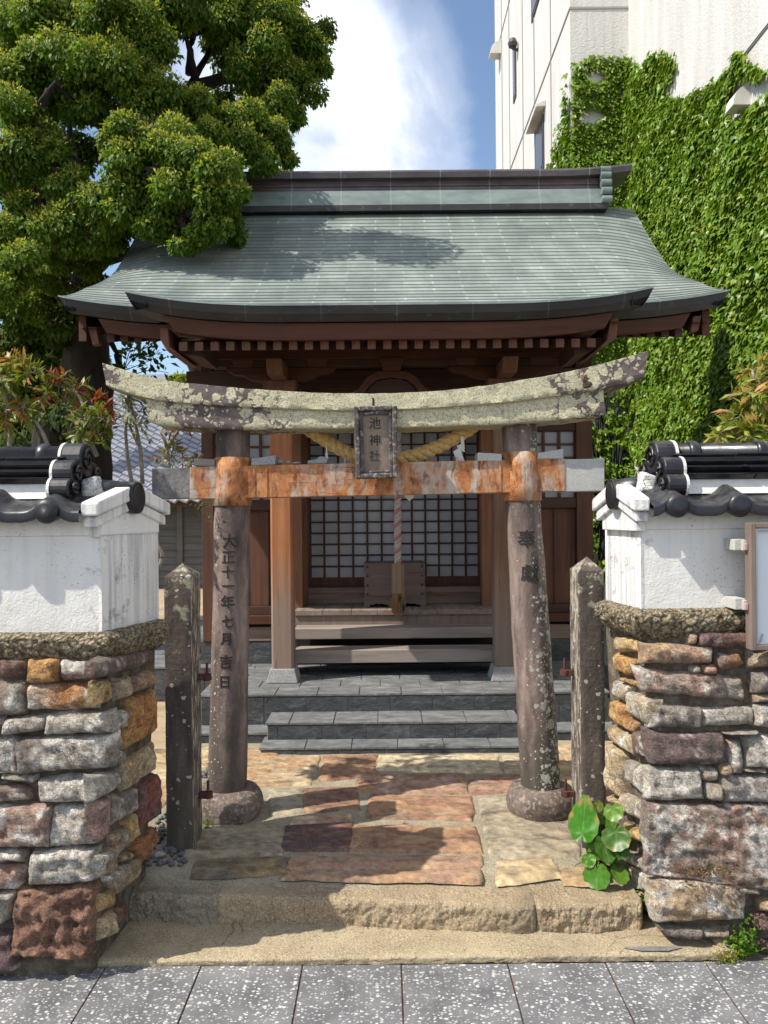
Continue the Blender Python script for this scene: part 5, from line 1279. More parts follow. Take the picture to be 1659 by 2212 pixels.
def bay(x0, x1, nb, win):
    """side bay between a corner post and the door post: rails, boards and a latticed window above"""
    z0, z1, z2, z3 = .543, .648, 1.52, 2.10
    S('sill_beam', x0, x1, BD + .005, BD + .10, z0, z1, 'wood_brown_x')
    S('floor_rail', x0, x1, BD - .03, BD + .09, .672, .735, 'wood_red_x'); S('dado_rail', x0, x1, BD + .02, BD + .08, z1 + .001, .671, 'dark_inside')
    S('lower_rail', x0, x1, BD + .012, BD + .08, .7355, .80, 'wood_dark_x')
    w = (x1 - x0) / nb
    for i in range(nb): S('wall_board', x0 + i * w + .002, x0 + (i + 1) * w - .002, BD + .045 + (.006 if i % 2 else 0), BD + .065, .801, z2 - .001, 'wood_red_z', bevel=.002)
    for i in range(1, nb): S('batten', x0 + i * w - .018, x0 + i * w + .018, BD + .030, BD + .0445, .801, z2 - .001, 'wood_dark_z', bevel=.003)
    S('middle_rail', x0, x1, BD + .01, BD + .08, z2, z2 + .07, 'wood_dark_x')
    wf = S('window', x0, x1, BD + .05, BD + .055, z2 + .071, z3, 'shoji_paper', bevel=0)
    mb = MB(); nx = max(2, round((x1 - x0) / .115))
    for i in range(nx + 1): x = lerp(x0, x1, i / nx); mb.box(x - .009, x + .009, BD + .028, BD + .0495, z2 + .071, z3)
    for j in range(6): z = lerp(z2 + .071, z3, j / 5); mb.box(x0, x1, BD + .0305, BD + .0493, z - .008, z + .008)
    mb.build('lattice', 'wood_dark_z', wf, bevel=.001)
    S('upper_rail', x0, x1, BD + .01, BD + .09, z3 + .001, 2.20, 'wood_dark_x')
bay(X(461, BD) + .001, X(629, BD), 3, 1); bay(X(1075, BD), X(1246, BD) - .001, 4, 1)
S('door_post', X(630, BD), X(652, BD), BD - .005, BD + .12, .55, 3.0, 'wood_jamb'); S('door_post', X(1040, BD), X(1074, BD), BD - .005, BD + .12, .55, 3.0, 'wood_jamb')
S('upper_wall', xa + .1, xb - .1, BD + .05, BD + .07, 2.201, 3.2, 'wood_dark_z')
S('head_beam', xa - .1, xb + .1, BD - .03, BD + .13, 2.42, 2.56, 'wood_dark_x')
# door recess: jambs, threshold, two latticed leaves
DD = 6.05
S('jamb', X(632, 5.9), X(665, 5.98), 5.90, DD + .06, .79, 2.2, 'wood_jamb'); S('jamb', X(1039, 5.98), X(1074, 5.9), 5.90, DD + .06, .79, 2.2, 'wood_jamb')
x0, x1 = X(666, DD), X(1038, DD); zb = Z(1266, DD); zt = 2.15; xmid = X(858, DD)
S('threshold_riser', X(633, 5.97), X(1070, 5.97), 5.97, 6.03, .79, Z(1281, 5.97), 'wood_brown_x'); S('threshold', x0 - .03, x1 + .03, 5.98, DD + .05, Z(1281, 5.97) + .001, zb - .001, 'wood_brown_x')
for (a, b) in ((x0, xmid), (xmid, x1)):
    dy = 0 if a == x0 else .03
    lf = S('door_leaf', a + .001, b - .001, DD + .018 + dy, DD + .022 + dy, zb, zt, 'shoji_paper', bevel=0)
    mb = MB(); st = .022; z_l = Z(1246, DD)
    mb.box(a, a + st, DD + dy, DD + .0178 + dy, zb, zt); mb.box(b - st, b, DD + dy, DD + .0178 + dy, zb, zt); mb.box(a + st, b - st, DD + dy, DD + .0178 + dy, zb, z_l); mb.box(a + st, b - st, DD + dy, DD + .0178 + dy, zt - .03, zt)
    mb.build('door_frame', 'wood_dark_z', lf, bevel=.002)
    mb = MB()
    for i in range(1, 6): x = lerp(a + st * .5, b - st * .5, i / 6); mb.box(x - .0075, x + .0075, DD + .003 + dy, DD + .0178 + dy, z_l, zt - .03)
    nrow = 13
    for j in range(1, nrow): z = lerp(z_l, zt - .03, j / nrow); mb.box(a + st, b - st, DD + .005 + dy, DD + .0175 + dy, z - .0065, z + .0065)
    mb.build('lattice', 'wood_dark_x', lf, bevel=.001)
S('lintel', x0 - .1, x1 + .1, DD - .03, DD + .08, zt + .001, zt + .14, 'wood_dark_x'); S('transom_wall', x0 - .1, x1 + .1, DD + .03, DD + .05, zt + .141, 2.65, 'wood_dark_x')
# veranda floor, its edge beam and two open steps
fl = MB(); xs = np.linspace(X(634, 5.6), X(1066, 5.6), 8); xs[4] += .03; xs[3] -= .02
for i in range(7): fl.box(xs[i] + .0012, xs[i + 1] - .0012, 5.585, 5.969, .752, .789)
fl.build('veranda_floor', 'wood_grey_y', shr, bevel=.002)
S('veranda_beam', X(634, 5.6), X(1066, 5.6), 5.60, 5.66, .655, .751, 'wood_pillar_right')
S('under_floor', X(634, 5.6), X(1066, 5.6), 5.70, 5.72, PL, .75, 'dark_inside')
S('stair_tread', X(633, 5.42), X(1067, 5.42), 5.42, 5.60, Z(1379, 5.42), Z(1356, 5.42), 'wood_grey_x', bevel=.004)
S('stair_tread', X(633, 5.26), X(1067, 5.26), 5.26, 5.44, Z(1431, 5.26), Z(1403, 5.26), 'wood_grey_x', bevel=.004)
for x in (X(633, 5.5) - .02, X(1067, 5.5) + .0): mb = MB(); mb.prism([(5.27, PL + .01), (5.58, PL + .01), (5.58, .70), (5.45, .66), (5.30, .53)], 0, x, x + .02); mb.build('stair_cheek', 'wood_dark_y', shr)

# ---- roof surface
PROF = [(4.40, 2.69), (4.7, 2.755), (5.05, 2.845), (5.35, 3.00), (5.7, 3.235), (6.1, 3.545), (6.5, 3.875), (6.9, 4.235)]
def prof(y): return spline(y, PROF)
HW_E, HW_T, KL, KR = 2.205, 2.185, X(276, 4.42), X(1414, 4.42)
def hw(y): a = min(1, max(0, (y - 5.05) / 1.85)); return HW_E + (HW_T - HW_E) * (1 - (1 - a) ** 2)
def roofz(x, y):
    z = prof(y); u = abs(x - XC); w = hw(y)
    a = max(0, (u - (w - .55)) / .55); b = min(1, max(0, (y - 5.05) / .9))
    z -= a ** 2.0 * interp(y, [(5.05, 0), (5.5, .02), (5.8, .07), (6.1, .115), (6.5, .085), (6.9, .045)])
    lift = max(0, (u - .9) / 1.3) ** 3
    z += (.09 * lift) * (1 - b)
    if y < 5.05 or True:
        kc = (KL + KR) / 2; kh = (KR - KL) / 2; ku = abs(x - kc) / kh
        if ku <= 1.001:
            f = min(1, max(0, (5.35 - y) / .95)); z += .075 * f * max(0, (ku - .35) / .65) ** 2.4 * 1.0
    return z
# arc length table
ys = np.linspace(6.9, 4.40, 400); zs = np.array([prof(y) for y in ys]); ss = np.concatenate([[0], np.cumsum(np.hypot(np.diff(ys), np.diff(zs)))])
s_eave = float(np.interp(-5.05, -ys, ss)); s_end = ss[-1]
NC = 31; NK = 10
yat = lambda s: float(np.interp(s, ss, ys))
mb = MB()
bounds = [s_eave * i / NC for i in range(NC + 1)] + [s_eave + (s_end - s_eave) * i / NK for i in range(1, NK + 1)]
NX = 120
for i in range(len(bounds) - 1):
    kohai = bounds[i] > s_eave - 1e-6
    A = []; U = []
    for q in range(4):
        t = q / 3; s = lerp(bounds[i], bounds[i + 1], t); y = yat(s); off = lerp(.001, .0065, t); row = []
        for k in range(NX + 1):
            if kohai: x = lerp(KL, KR, k / NX)
            else: x = XC + lerp(-1, 1, k / NX) * hw(y)
            row.append((x, y - off * .5, roofz(x, y) + off * .85)); U.append((x, i + t * .999, 0))
        A.append(row)
    # butt of the course
    row = []; y = yat(bounds[i + 1])
    for k in range(NX + 1):
        x = lerp(KL, KR, k / NX) if kohai else XC + lerp(-1, 1, k / NX) * hw(y)
        row.append((x, y - .003, roofz(x, y) - .003)); U.append((x, i + .999, 0))
    A.append(row); mb.grid(A, uv=U)
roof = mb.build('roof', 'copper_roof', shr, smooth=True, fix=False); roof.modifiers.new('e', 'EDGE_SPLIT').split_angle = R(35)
# rear slope
mb = MB(); A = []
for t in np.linspace(0, 1, 24):
    y = lerp(6.9, 5.05, t); A.append([(XC + lerp(-1, 1, k / 30) * hw(y), 13.8 - y, roofz(XC + lerp(-1, 1, k / 30) * hw(y), y)) for k in range(31)])
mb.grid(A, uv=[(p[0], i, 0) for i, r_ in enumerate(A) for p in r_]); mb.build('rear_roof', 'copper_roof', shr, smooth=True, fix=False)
def eave(name, matn, xa_, xb_, yf, sec, lip, n=80, par=None):
    """sec = list of (dy, dz) relative to the eave line; swept along x with slanted ends"""
    A = []
    for i in range(n + 1):
        t = i / n; row = []
        for (dy, dz) in sec:
            sl = -dz * .55 + max(0, dy) * 0; x = lerp(xa_ + sl, xb_ - sl, t)
            xt = lerp(xa_, xb_, t); row.append((x, yf + dy, roofz(xt, yf) + dz))
        A.append(row)
    m_ = MB(); m_.grid(A, cv=True); k = len(sec); m_.add(A[0], [tuple(range(k))]); m_.add(A[-1], [tuple(range(k))]); return m_.build(name, matn, par or shr, bevel=0)
xe0, xe1 = XC - HW_E, XC + HW_E
eave('eave_edge', 'copper_edge', xe0, xe1, 5.05, [(-.002, -.006), (.012, -.055), (.045, -.094), (.30, -.05), (.30, -.02)], 0)
eave('eave_edge', 'copper_edge', KL, KR, 4.40, [(-.002, -.006), (.010, -.05), (.040, -.088), (.40, -.06), (.40, -.03)], 0)
eave('eave_trim', 'copper_green', KL, KR, 4.40, [(-.006, -.0055), (-.005, .007), (.03, .014), (.03, -.0055)], 0)
eave('eave_trim', 'copper_green', xe0, xe1, 5.05, [(-.006, -.0055), (-.005, .007), (.03, .014), (.03, -.0055)], 0)
# sides of the porch roof edge
for x in (KL, KR):
    sg = 1 if x < XC else -1; A = []
    for t in np.linspace(0, 1, 14):
        y = lerp(4.402, 5.2, t); z = roofz(x, y); A.append([(x + sg * .001, y, z - .004), (x + sg * .03, y, z - .06), (x + sg * .06, y, z - .108), (x + sg * .12, y, z - .10), (x + sg * .12, y, z - .02)])
    mb = MB(); mb.grid(A, cv=True); mb.build('porch_side_edge', 'copper_edge', shr)
for sg in (-1, 1):                                     # main verge edges and bargeboards
    A = []; Bb = []
    for t in np.linspace(0, 1, 26):
        y = lerp(5.06, 6.9, t); x = XC + sg * hw(y); z = roofz(x, y)
        A.append([(x, y, z - .004), (x - sg * .03, y, z - .06), (x - sg * .06, y, z - .10), (x - sg * .10, y, z - .10), (x - sg * .06, y, z - .03)])
        Bb.append([(x - sg * .08, y + .12, z - .09), (x - sg * .08, y + .12, z - .27), (x - sg * .13, y + .12, z - .27), (x - sg * .13, y + .12, z - .09)])
    mb = MB(); mb.grid(A, cv=True); mb.build('verge_edge', 'copper_edge', shr)
    mb = MB(); mb.grid(Bb, cv=True); mb.add(Bb[0], [(0, 1, 2, 3)]); mb.build('bargeboard', 'wood_red_x', shr)
    mb = MB(); A2 = [[(p[0], 13.8 - p[1], p[2]) for p in r_] for r_ in A]; mb.grid(A2, cv=True); mb.build('verge_edge', 'copper_edge', shr)
# wooden eave boards, soffit and rafters
eave('eave_board', 'wood_red_x', KL + .16, KR - .16, 4.40, [(.06, -.092), (.075, -.183), (.11, -.183), (.11, -.09)], 0)
eave('eave_board', 'wood_red_x', xe0 + .18, xe1 - .18, 5.05, [(.06, -.10), (.075, -.19), (.11, -.19), (.11, -.09)], 0)
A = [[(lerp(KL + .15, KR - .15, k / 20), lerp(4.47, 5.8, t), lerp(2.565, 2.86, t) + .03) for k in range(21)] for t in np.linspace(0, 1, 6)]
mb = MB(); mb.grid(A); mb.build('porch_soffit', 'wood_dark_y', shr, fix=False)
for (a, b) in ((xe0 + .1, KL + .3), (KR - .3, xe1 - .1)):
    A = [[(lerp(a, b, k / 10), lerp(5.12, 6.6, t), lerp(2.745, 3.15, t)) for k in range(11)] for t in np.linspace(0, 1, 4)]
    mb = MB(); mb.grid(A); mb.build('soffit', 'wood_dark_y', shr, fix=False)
def rafter(name, x, y0, z0, y1, z1, w, h):
    mb = MB(); mb.hexa([(x - w / 2, y0, z0 - h), (x + w / 2, y0, z0 - h), (x + w / 2, y1, z1 - h), (x - w / 2, y1, z1 - h)], [(x - w / 2, y0, z0), (x + w / 2, y0, z0), (x + w / 2, y1, z1), (x - w / 2, y1, z1)])
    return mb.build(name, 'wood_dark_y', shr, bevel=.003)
NR = 27; xr0, xr1 = X(399, 4.52), X(1281, 4.52); zr = EYE + 361 * 4.52 / FPX + .028
r0 = rafter('rafter', xr0, 4.52, zr, 5.75, zr + .30, .049, .054)
end = MB(); end.box(xr0 - .0235, xr0 + .0235, 4.5185, 4.5195, zr - .052, zr - .002); e0 = end.build('rafter_end', 'wood_red_z', r0)
for i in range(1, NR):
    c = r0.copy(); COL.objects.link(c); c.location = (c.location[0] + (xr1 - xr0) * i / (NR - 1), c.location[1], c.location[2]); c.parent = shr
    e = e0.copy(); COL.objects.link(e); e.parent = c
r1 = rafter('rafter', X(246, 5.2), 5.17, 2.715, 6.4, 3.05, .052, .058)
mainx = [X(p, 5.2) for p in (275, 305, 335, 365)] + [X(p, 5.2) for p in (1345, 1375, 1406, 1437, 1466)]
for x in mainx:
    c = r1.copy(); COL.objects.link(c); c.parent = shr; c.location = (x - X(246, 5.2), 0, 0)
# bargeboard noses at the corners of both eaves
def nose(pts, d, th, m='wood_red_z'):
    ps = [P(x, y, d) for x, y in pts]; mb = MB(); mb.hexa([tuple(p) for p in ps], [(p.x, p.y + th, p.z) for p in ps]); mb.build('eave_corner_board', m, shr, bevel=.003)
nose([(345, 704), (363, 708), (366, 748), (386, 763), (360, 757), (347, 735)], 4.50, .5); nose([(1318, 690), (1336, 686), (1332, 730), (1308, 748), (1294, 751), (1312, 735)], 4.50, .5)
nose([(190, 705), (207, 706), (214, 742), (200, 745)], 5.15, .06); nose([(1497, 683), (1516, 680), (1508, 714), (1492, 716)], 5.15, .06)
mb = MB(); ps = [P(x, y, 4.62) for x, y in ((385, 762), (440, 772), (440, 742), (386, 740))]; mb.hexa([tuple(p) for p in ps], [(p.x, p.y + .4, p.z) for p in ps]); mb.build('eave_return', 'wood_dark_x', shr)
mb = MB(); ps = [P(x, y, 4.62) for x, y in ((1240, 770), (1300, 748), (1300, 728), (1240, 735))]; mb.hexa([tuple(p) for p in ps], [(p.x, p.y + .4, p.z) for p in ps]); mb.build('eave_return', 'wood_dark_x', shr)

# ---- box ridge
RY = 6.9
rx0, rx1 = 2 * XC - X(1303, 6.75), X(1303, 6.75)
def zz(py, d=6.74): return EYE + (1105.5 - py + 3) * d / FPX
def rbar(name, matn, x0_, x1_, sec, bevel=.003, par=None):
    mb = MB(); mb.prism(sec + [(2 * RY - y, z) for y, z in sec[::-1]], 0, x0_, x1_); return mb.build(name, matn, par or ridge, bevel=bevel)
ridge = thing('ridge', None, None, (XC, RY, 4.2)); ridge.parent = shr; ridge.location = ridge.location - shr.location
z0 = zz(452)
ORG[ridge.name] = Vector((XC, RY, 4.2))
rbar('ridge_base', 'copper_edge', rx0 - .05, rx1 + .05, [(6.70, z0 - .04), (6.70, zz(448.5))])
rbar('ridge_skirt', 'copper_green', rx0 - .03, rx1, [(6.712, zz(448)), (6.75, zz(414)), (6.755, zz(413))])
rbar('ridge_box', 'copper_purple', rx0 - .02, rx1 - .005, [(6.775, zz(412.5)), (6.785, zz(386))])
rbar('ridge_rib', 'copper_purple', rx0 - .02, rx1 - .004, [(6.768, zz(402)), (6.766, zz(400)), (6.769, zz(398))])
A = []
for t in np.linspace(0, 1, 60):
    x = lerp(rx0 - .27, rx1 + .27, t); u = abs(x - XC); z = zz(388) + .105 * max(0, (u - 1.3) / 1.15) ** 2.6; k = 1 - .10 * max(0, (u - 2.0) / .4)
    A.append([(x, 6.725, z), (x, 6.715, z + .045), (x, 6.72, z + .062 * k), (x, RY, z + .085), (x, 2 * RY - 6.72, z + .062), (x, 2 * RY - 6.725, z)])
mb = MB(); mb.grid(A, cv=True); mb.add(A[0], [tuple(range(6))]); mb.add(A[-1], [tuple(range(6))]); mb.build('ridge_cap', 'copper_cap', ridge)
for sg, xx in ((1, rx1), (-1, rx0)):
    o = MB()
    for k, (yy, yz) in enumerate([(6.70, 438), (6.705, 420), (6.715, 402), (6.725, 385), (6.735, 372)]):
        zc = zz(yz + 3); o.tube([(xx - .004 if sg > 0 else xx + .004, yy, zc), (xx + sg * .085, yy, zc)], .034 if k else .03, 16)
        o.box(min(xx, xx + sg * .08), max(xx, xx + sg * .08), yy + .004, 2 * RY - yy, zc - .032, zc + .032)
    o.build('ridge_end_ornament', 'copper_green', ridge, bevel=.003)

# ================================================================ offertory box, bell rope
bx0, bx1, by = X(786, 5.75), X(917, 5.75), 5.75
box = thing('offertory_box', 'weathered wooden offertory box with iron studs on the shrine veranda', 'offertory box', ((bx0 + bx1) / 2, by + .15, .789))
zf, zm, zt_ = .789, Z(1288, by), Z(1216, by)
mb = MB(); mb.box(bx0, bx1, by, by + .022, zm, zt_); mb.box(bx0, bx1, by + .278, by + .30, zm, zt_); mb.box(bx0, bx0 + .022, by + .0225, by + .2775, zm, zt_); mb.box(bx1 - .022, bx1, by + .0225, by + .2775, zm, zt_); mb.build('box_body', 'wood_box', box, bevel=.003)
mb = MB()
for i in range(7): y = by + .03 + i * .037; mb.box(bx0 + .023, bx1 - .023, y, y + .018, zt_ - .03, zt_ - .005)
mb.build('top_slats', 'wood_box', box)
w = bx1 - bx0; ex_ = .006
def cut(t):
    for c0, c1 in ((.10, .40), (.60, .90)):
        if c0 < t < c1: q = (t - c0) / (c1 - c0); return .010 + .016 * abs(math.sin(q * math.pi)) ** .5 + .004 * math.cos(q * 6 * math.pi)
    return 0
pts = [(bx0 - ex_ + (w + 2 * ex_) * t, zf + cut(t)) for t in np.linspace(0, 1, 70)] + [(bx1 + ex_, zm), (bx0 - ex_, zm)]
mb = MB(); mb.prism(pts, 1, by - .008, by + .02); mb.box(bx0 - ex_, bx0 + .02, by + .0205, by + .31, zf, zm); mb.box(bx1 - .02, bx1 + ex_, by + .0205, by + .31, zf, zm); mb.build('box_base', 'wood_box', box)
for sx in (.05, .95):
    for sz in (.90, .62, .34, .08):
        mb = MB(); mb.lathe([(.009, 0), (.008, -.005), (.004, -.008)], (bx0 + w * sx, by, lerp(zm, zt_, sz)), 10, axis=1); mb.build('stud', 'iron_rust', box, smooth=True)
bd = 5.5; bx = X(858, bd)
bell = thing('bell_rope', 'pink and white twisted bell rope with wooden grip and red-tipped tassel', 'bell rope', (bx, bd, Z(1330, bd)))
mb = MB(); zt2, zb2 = 2.45, Z(1217, bd)
twisted(mb, [(bx + .012, bd, zt2), (bx + .006, bd, 1.9), (bx, bd, zb2 - .01)], .012, 3, .095, .0155, 200, [(.46, .41, .37), (.44, .20, .185), (.48, .44, .40)]); mb.build('rope', 'bell_rope', bell, smooth=True)
mb = MB(); za, zb_ = Z(1217, bd), Z(1281, bd)
mb.prism([(bx + .048 * math.cos(a), bd + .048 * math.sin(a)) for a in np.arange(8) * math.pi / 4 + math.pi / 8], 2, zb_, za); mb.build('grip', 'wood_handle', bell, bevel=.002)
mb = MB()
for i in range(420):
    a = random.uniform(0, 2 * math.pi); r = .045 * math.sqrt(random.random()); p = Vector((bx + r * math.cos(a), bd + r * math.sin(a), zb_ + .002)); ln = random.uniform(.09, .165) * (1.15 - r * 6)
    d = Vector((math.cos(a) * .02 * (1 - 3 * 0) - r * math.cos(a) * .5, math.sin(a) * .012, -ln)); q = p + d * .5 + Vector((math.cos(a) * .012, math.sin(a) * .01, 0))
    c = (.42, .29, .13); 
    if random.random() < .15: c = (.24, .11, .05)
    red = random.random() < .16 and math.cos(a) < .2
    c2 = (.62, .08, .05) if red else c
    k = mb.n; mb.tube([p, q, p + d], [.0016, .0016, .001], 3, np.array([c] * 3 + [c2] * 6), caps=False)
mb.build('tassel', 'bell_rope', bell, smooth=True)
# ================================================================ concrete building on the right, with ivy
NS, ND, FD = 3.3, 10.2, None            # near side plane x, depth of the set-back, second plane
X2 = 2.52
bld = thing('concrete_building', 'tall white rendered concrete building with ivy on its walls', 'building', (5.5, 12, 0))
mb = MB()
mb.box(NS, 9, 2.5, 10.2, 0, 13); mb.build('near_wing', 'stucco', bld)
x_c = X(1241, 10.2); d_far = x_c * FPX / (lv(1071, 300)[0])
mb = MB(); mb.box(x_c, 9, 10.201, d_far, 0, 15); mb.build('far_wing', 'stucco', bld)
def groove_v(x, y, m_, z0=0, z1=14): m_.box(x - .012, x + .003, y - .012, y + .012, z0, z1)
mb = MB()
for px in (1086, 1102, 1131, 1156, 1192): 
    d = x_c * FPX / lv(px, 300)[0]; groove_v(x_c - .001, d, mb, 0, 14.9)
for z in (5.0, Z(17, 10.2, 1300), 11.4): mb.box(x_c - .013, x_c + .004, 10.2, d_far, z - .014, z + .014); mb.box(x_c - .004, NS, 10.19, 10.21, z - .014, z + .014)
for z in (Z(110, 6.9, 1604), 5.6): mb.box(NS - .012, NS + .003, 2.6, 10.2, z - .01, z + .01)
mb.build('wall_joints', 'groove', bld)
def side_pos(px, xs): return xs * FPX / lv(px, 300)[0]
def win(pxa, pxb, ya, yb, hood):
    da, db = side_pos(pxa, x_c), side_pos(pxb, x_c); y0, y1 = min(da, db), max(da, db)
    dm = (y0 + y1) / 2; zt, zb = Z(ya, dm, pxb), Z(yb, dm, pxb)
    mb = MB(); mb.box(x_c - .02, x_c + .03, y0, y1, zb, zt); w = mb.build('window', 'window_frame', bld)
    mb = MB(); mb.box(x_c - .026, x_c - .015, y0 + .07, y1 - .07, zb + .07, zt - .07); mb.build('pane', 'window_dark', w)
    if hood:
        mb = MB(); mb.hexa([(x_c - .15, y0 - .12, zt + .05), (x_c, y0 - .12, zt + .06), (x_c, y1 + .12, zt + .06), (x_c - .15, y1 + .12, zt + .05)], [(x_c - .15, y0 - .12, zt + .10), (x_c, y0 - .12, zt + .16), (x_c, y1 + .12, zt + .16), (x_c - .15, y1 + .12, zt + .10)])
        mb.build('window_hood', 'stucco', w, bevel=.01)
win(1158, 1176, 268, 380, True); win(1111, 1117, 95, 215, False); win(1152, 1170, -70, 22, False)
def vent(label_unused, px, py, xs, sz, sgn=1):
    d = side_pos(px, xs); z = Z(py, d, px); mb = MB(); A = []
    for t in np.linspace(0, math.pi / 2, 9):
        A.append([(xs - sz * math.sin(t) * 1.0, d - sz * .55, z + sz * 1.1 * math.cos(t)), (xs - sz * math.sin(t), d + sz * .55, z + sz * 1.1 * math.cos(t))])
    mb.grid(A)
    for yy in (d - sz * .55, d + sz * .55): mb.add([(xs, yy, z)] + [(xs - sz * math.sin(t), yy, z + sz * 1.1 * math.cos(t)) for t in np.linspace(0, math.pi / 2, 9)], [tuple(range(10))])
    mb.box(xs - sz * 1.02, xs, d - sz * .56, d + sz * .56, z - sz * .10, z + .001)
    v = mb.build('vent_hood', 'hood_metal', bld)
vent('', 1082, 119, x_c, .22); vent('', 1612, 232, NS, .15)
d = side_pos(1121, x_c); mb = MB(); z = Z(108, d, 1121)
mb.tube([(x_c, d, z), (x_c - .09, d, z + .03), (x_c - .10, d, z + .16)], .03, 8); mb.lathe([(.0, .0), (.07, .02), (.09, .08), (.06, .16)], (x_c - .10, d, z + .04), 14); mb.build('wall_lamp', 'window_frame', bld)

# ivy: leaves shingled over the wall faces inside the outline seen in the photograph
ivy_out = [(1205, 352), (1213, 300), (1226, 250), (1234, 190), (1240, 146), (1270, 132), (1300, 128), (1325, 128), (1370, 131), (1390, 150), (1405, 146), (1414, 126), (1432, 114), (1450, 112), (1461, 140), (1456, 152), (1450, 176), (1444, 190), (1432, 172), (1424, 178), (1437, 208), (1470, 213), (1505, 210), (1530, 188), (1560, 175), (1580, 145), (1595, 118), (1622, 113), (1632, 138), (1657, 148), (1664, 168), (1640, 172), (1612, 160), (1600, 175), (1578, 212), (1592, 262), (1610, 252), (1640, 222), (1665, 205), (1720, 150), (1900, 60), (2600, -700), (2600, 1700), (1200, 1300), (1200, 600)]
IP = np.array(ivy_out, float)
def inpoly(x, y):
    c = np.zeros(len(x), bool); n = len(IP); j = n - 1
    for i in range(n):
        xi, yi, xj, yj = *IP[i], *IP[j]
        k = ((yi > y) != (yj > y)) & (x < (xj - xi) * (y - yi) / (yj - yi + 1e-12) + xi); c ^= k; j = i
    return c
def proj(p):
    a = p[:, 0] / p[:, 1] * FPX; b = (p[:, 2] - EYE) / p[:, 1] * FPX
    return 829.5 + a * CR - b * SR, 1105.5 - (b * CR + a * SR)
def vnoise(p, s, o=2): return np.array([mn.fractal(Vector(q) * s, 1.0, 2.0, o) for q in p])
def ivy_patch(axis, const, lo, hi, zlo, zhi, dens, nrm, thick, size):
    area = (hi - lo) * (zhi - zlo); n = int(area * dens)
    a = rng.uniform(lo, hi, n); z = rng.uniform(zlo, zhi, n); p = np.zeros((n, 3)); p[:, axis] = const; p[:, 1 - axis] = a; p[:, 2] = z
    jit = rng.normal(0, 5, (n, 2)); x, y = proj(p); keep = inpoly(x + jit[:, 0], y + jit[:, 1]) & (x > 1150) & (x < 1760) & (y > 60) & (y < 1260)
    # thin bare patches, and sparse cover low down where the wall shows through
    p = p[keep]; x = x[keep]; y = y[keep]; nv = vnoise(p, 1.5, 3); nf = vnoise(p + 7, 5, 2)
    low = (y > 820) & (x < 1390)
    k = (~low | (nf > -.02) & (rng.random(len(p)) < .55)) & ((nf > -.52) | (rng.random(len(p)) < .15))
    for (hx, hy, hr) in ((1284, 168, 15), (1276, 252, 17), (1341, 205, 7), (1259, 258, 10)): k &= ((x - hx) / 1.5) ** 2 + (y - hy) ** 2 > hr ** 2 * (1 + .5 * nf)
    p = p[k]; nv = nv[k]; nf = nf[k]; n = len(p)
    N = np.array(nrm, float); depth = thick * (0.25 + 1.0 * np.clip(nv + .45, 0, 1.3)) * rng.uniform(.35, 1.0, n) + .01
    p = p + N * depth[:, None]
    ax = np.zeros((n, 3)); ax[:, 2] = -1; ax += rng.normal(0, .38, (n, 3)); ax += N * rng.uniform(.25, .8, (n, 1))
    nn = N + rng.normal(0, .45, (n, 3)) + np.array((0, 0, .45))
    g = rng.random((n, 1)); y_ = rng.random((n, 1)) ** 6
    c = np.array((.075, .165, .014)) * (1 - g) + np.array((.185, .295, .03)) * g; c = c * (1 - y_) + np.array((.26, .30, .04)) * y_
    sz = size * rng.uniform(.6, 1.25, n)
    return leaves(IVY, p, ax, nn, sz, c)
ivy = thing('ivy', 'dense bright green ivy hanging over the white concrete building', 'ivy', (NS, 7, 0))
V, T, C = joinleaves([ivy_patch(0, NS, 5.6, 10.2, .6, 8.6, 4300, (-1, 0, 0), .09, .066), ivy_patch(1, 10.2, x_c, NS, .4, 8.6, 2600, (0, -1, 0), .08, .078), ivy_patch(0, x_c, 10.2, 11.3, 4.5, 8.3, 1100, (-1, 0, 0), .05, .085)])
lv_ = fastmesh('foliage', V, T, 'leaf_ivy', ivy, C)
mb = MB()
for i in range(34):                       # bare ivy stems low on the set-back face and on the top edge
    x = random.uniform(x_c + .1, NS - .05); z = random.uniform(.6, 1.2); pts = []; dx = random.uniform(-.25, .25)
    for k in range(9): pts.append((x + dx * k * .25 + random.uniform(-.04, .04), 10.185, z + k * .28))
    mb.tube(pts, [.013 - .001 * k for k in range(9)], 5)
for i in range(2):
    y = random.uniform(6.6, 9.6); z0_ = 6 + random.uniform(-1.2, .4); pts = [(NS - .012, y + random.uniform(-.02, .02), z0_ + k * .13) for k in range(6)]
    mb.tube(pts, [.005, .005, .004, .004, .003, .002], 4)
mb.build('stems', 'bark', ivy)

# ================================================================ tiled house behind on the left
hs = thing('tiled_house', 'low house with a blue-grey wavy tiled roof and grey clapboard wall', 'house', (-5, 15, 0))
mb = MB(); per, nrow = .205, 26
y0, z0_, y1, z1_ = 13.7, 1.72, 17.6, 4.32; xs = np.arange(-16, -2.2, per / 8)
fx = (xs / per) % 1.0; wv = .026 * np.sin(2 * np.pi * fx) + .008 * np.sin(4 * np.pi * fx)
for r_ in range(nrow):
    A = []
    for (t, dy, off) in ((0, .03, -.012), (0, -.035, -.002), (0, -.04, .028), (.03, -.03, .034), (1.0, 0, .0)):
        a = (r_ + t) / nrow; A.append(np.stack([xs, np.full_like(xs, lerp(y0, y1, a)) + dy, lerp(z0_, z1_, a) + wv + off], 1))
    mb.grid(np.array(A))
mb.build('roof', 'blue_roof_tile', hs, smooth=False, fix=False)
mb = MB(); mb.tube([(-16, 17.65, 4.36), (-2.2, 17.65, 4.36)], .13, 12); mb.box(-16, -2.2, 17.55, 17.75, 4.1, 4.34); mb.build('ridge_tiles', 'blue_roof_tile', hs)
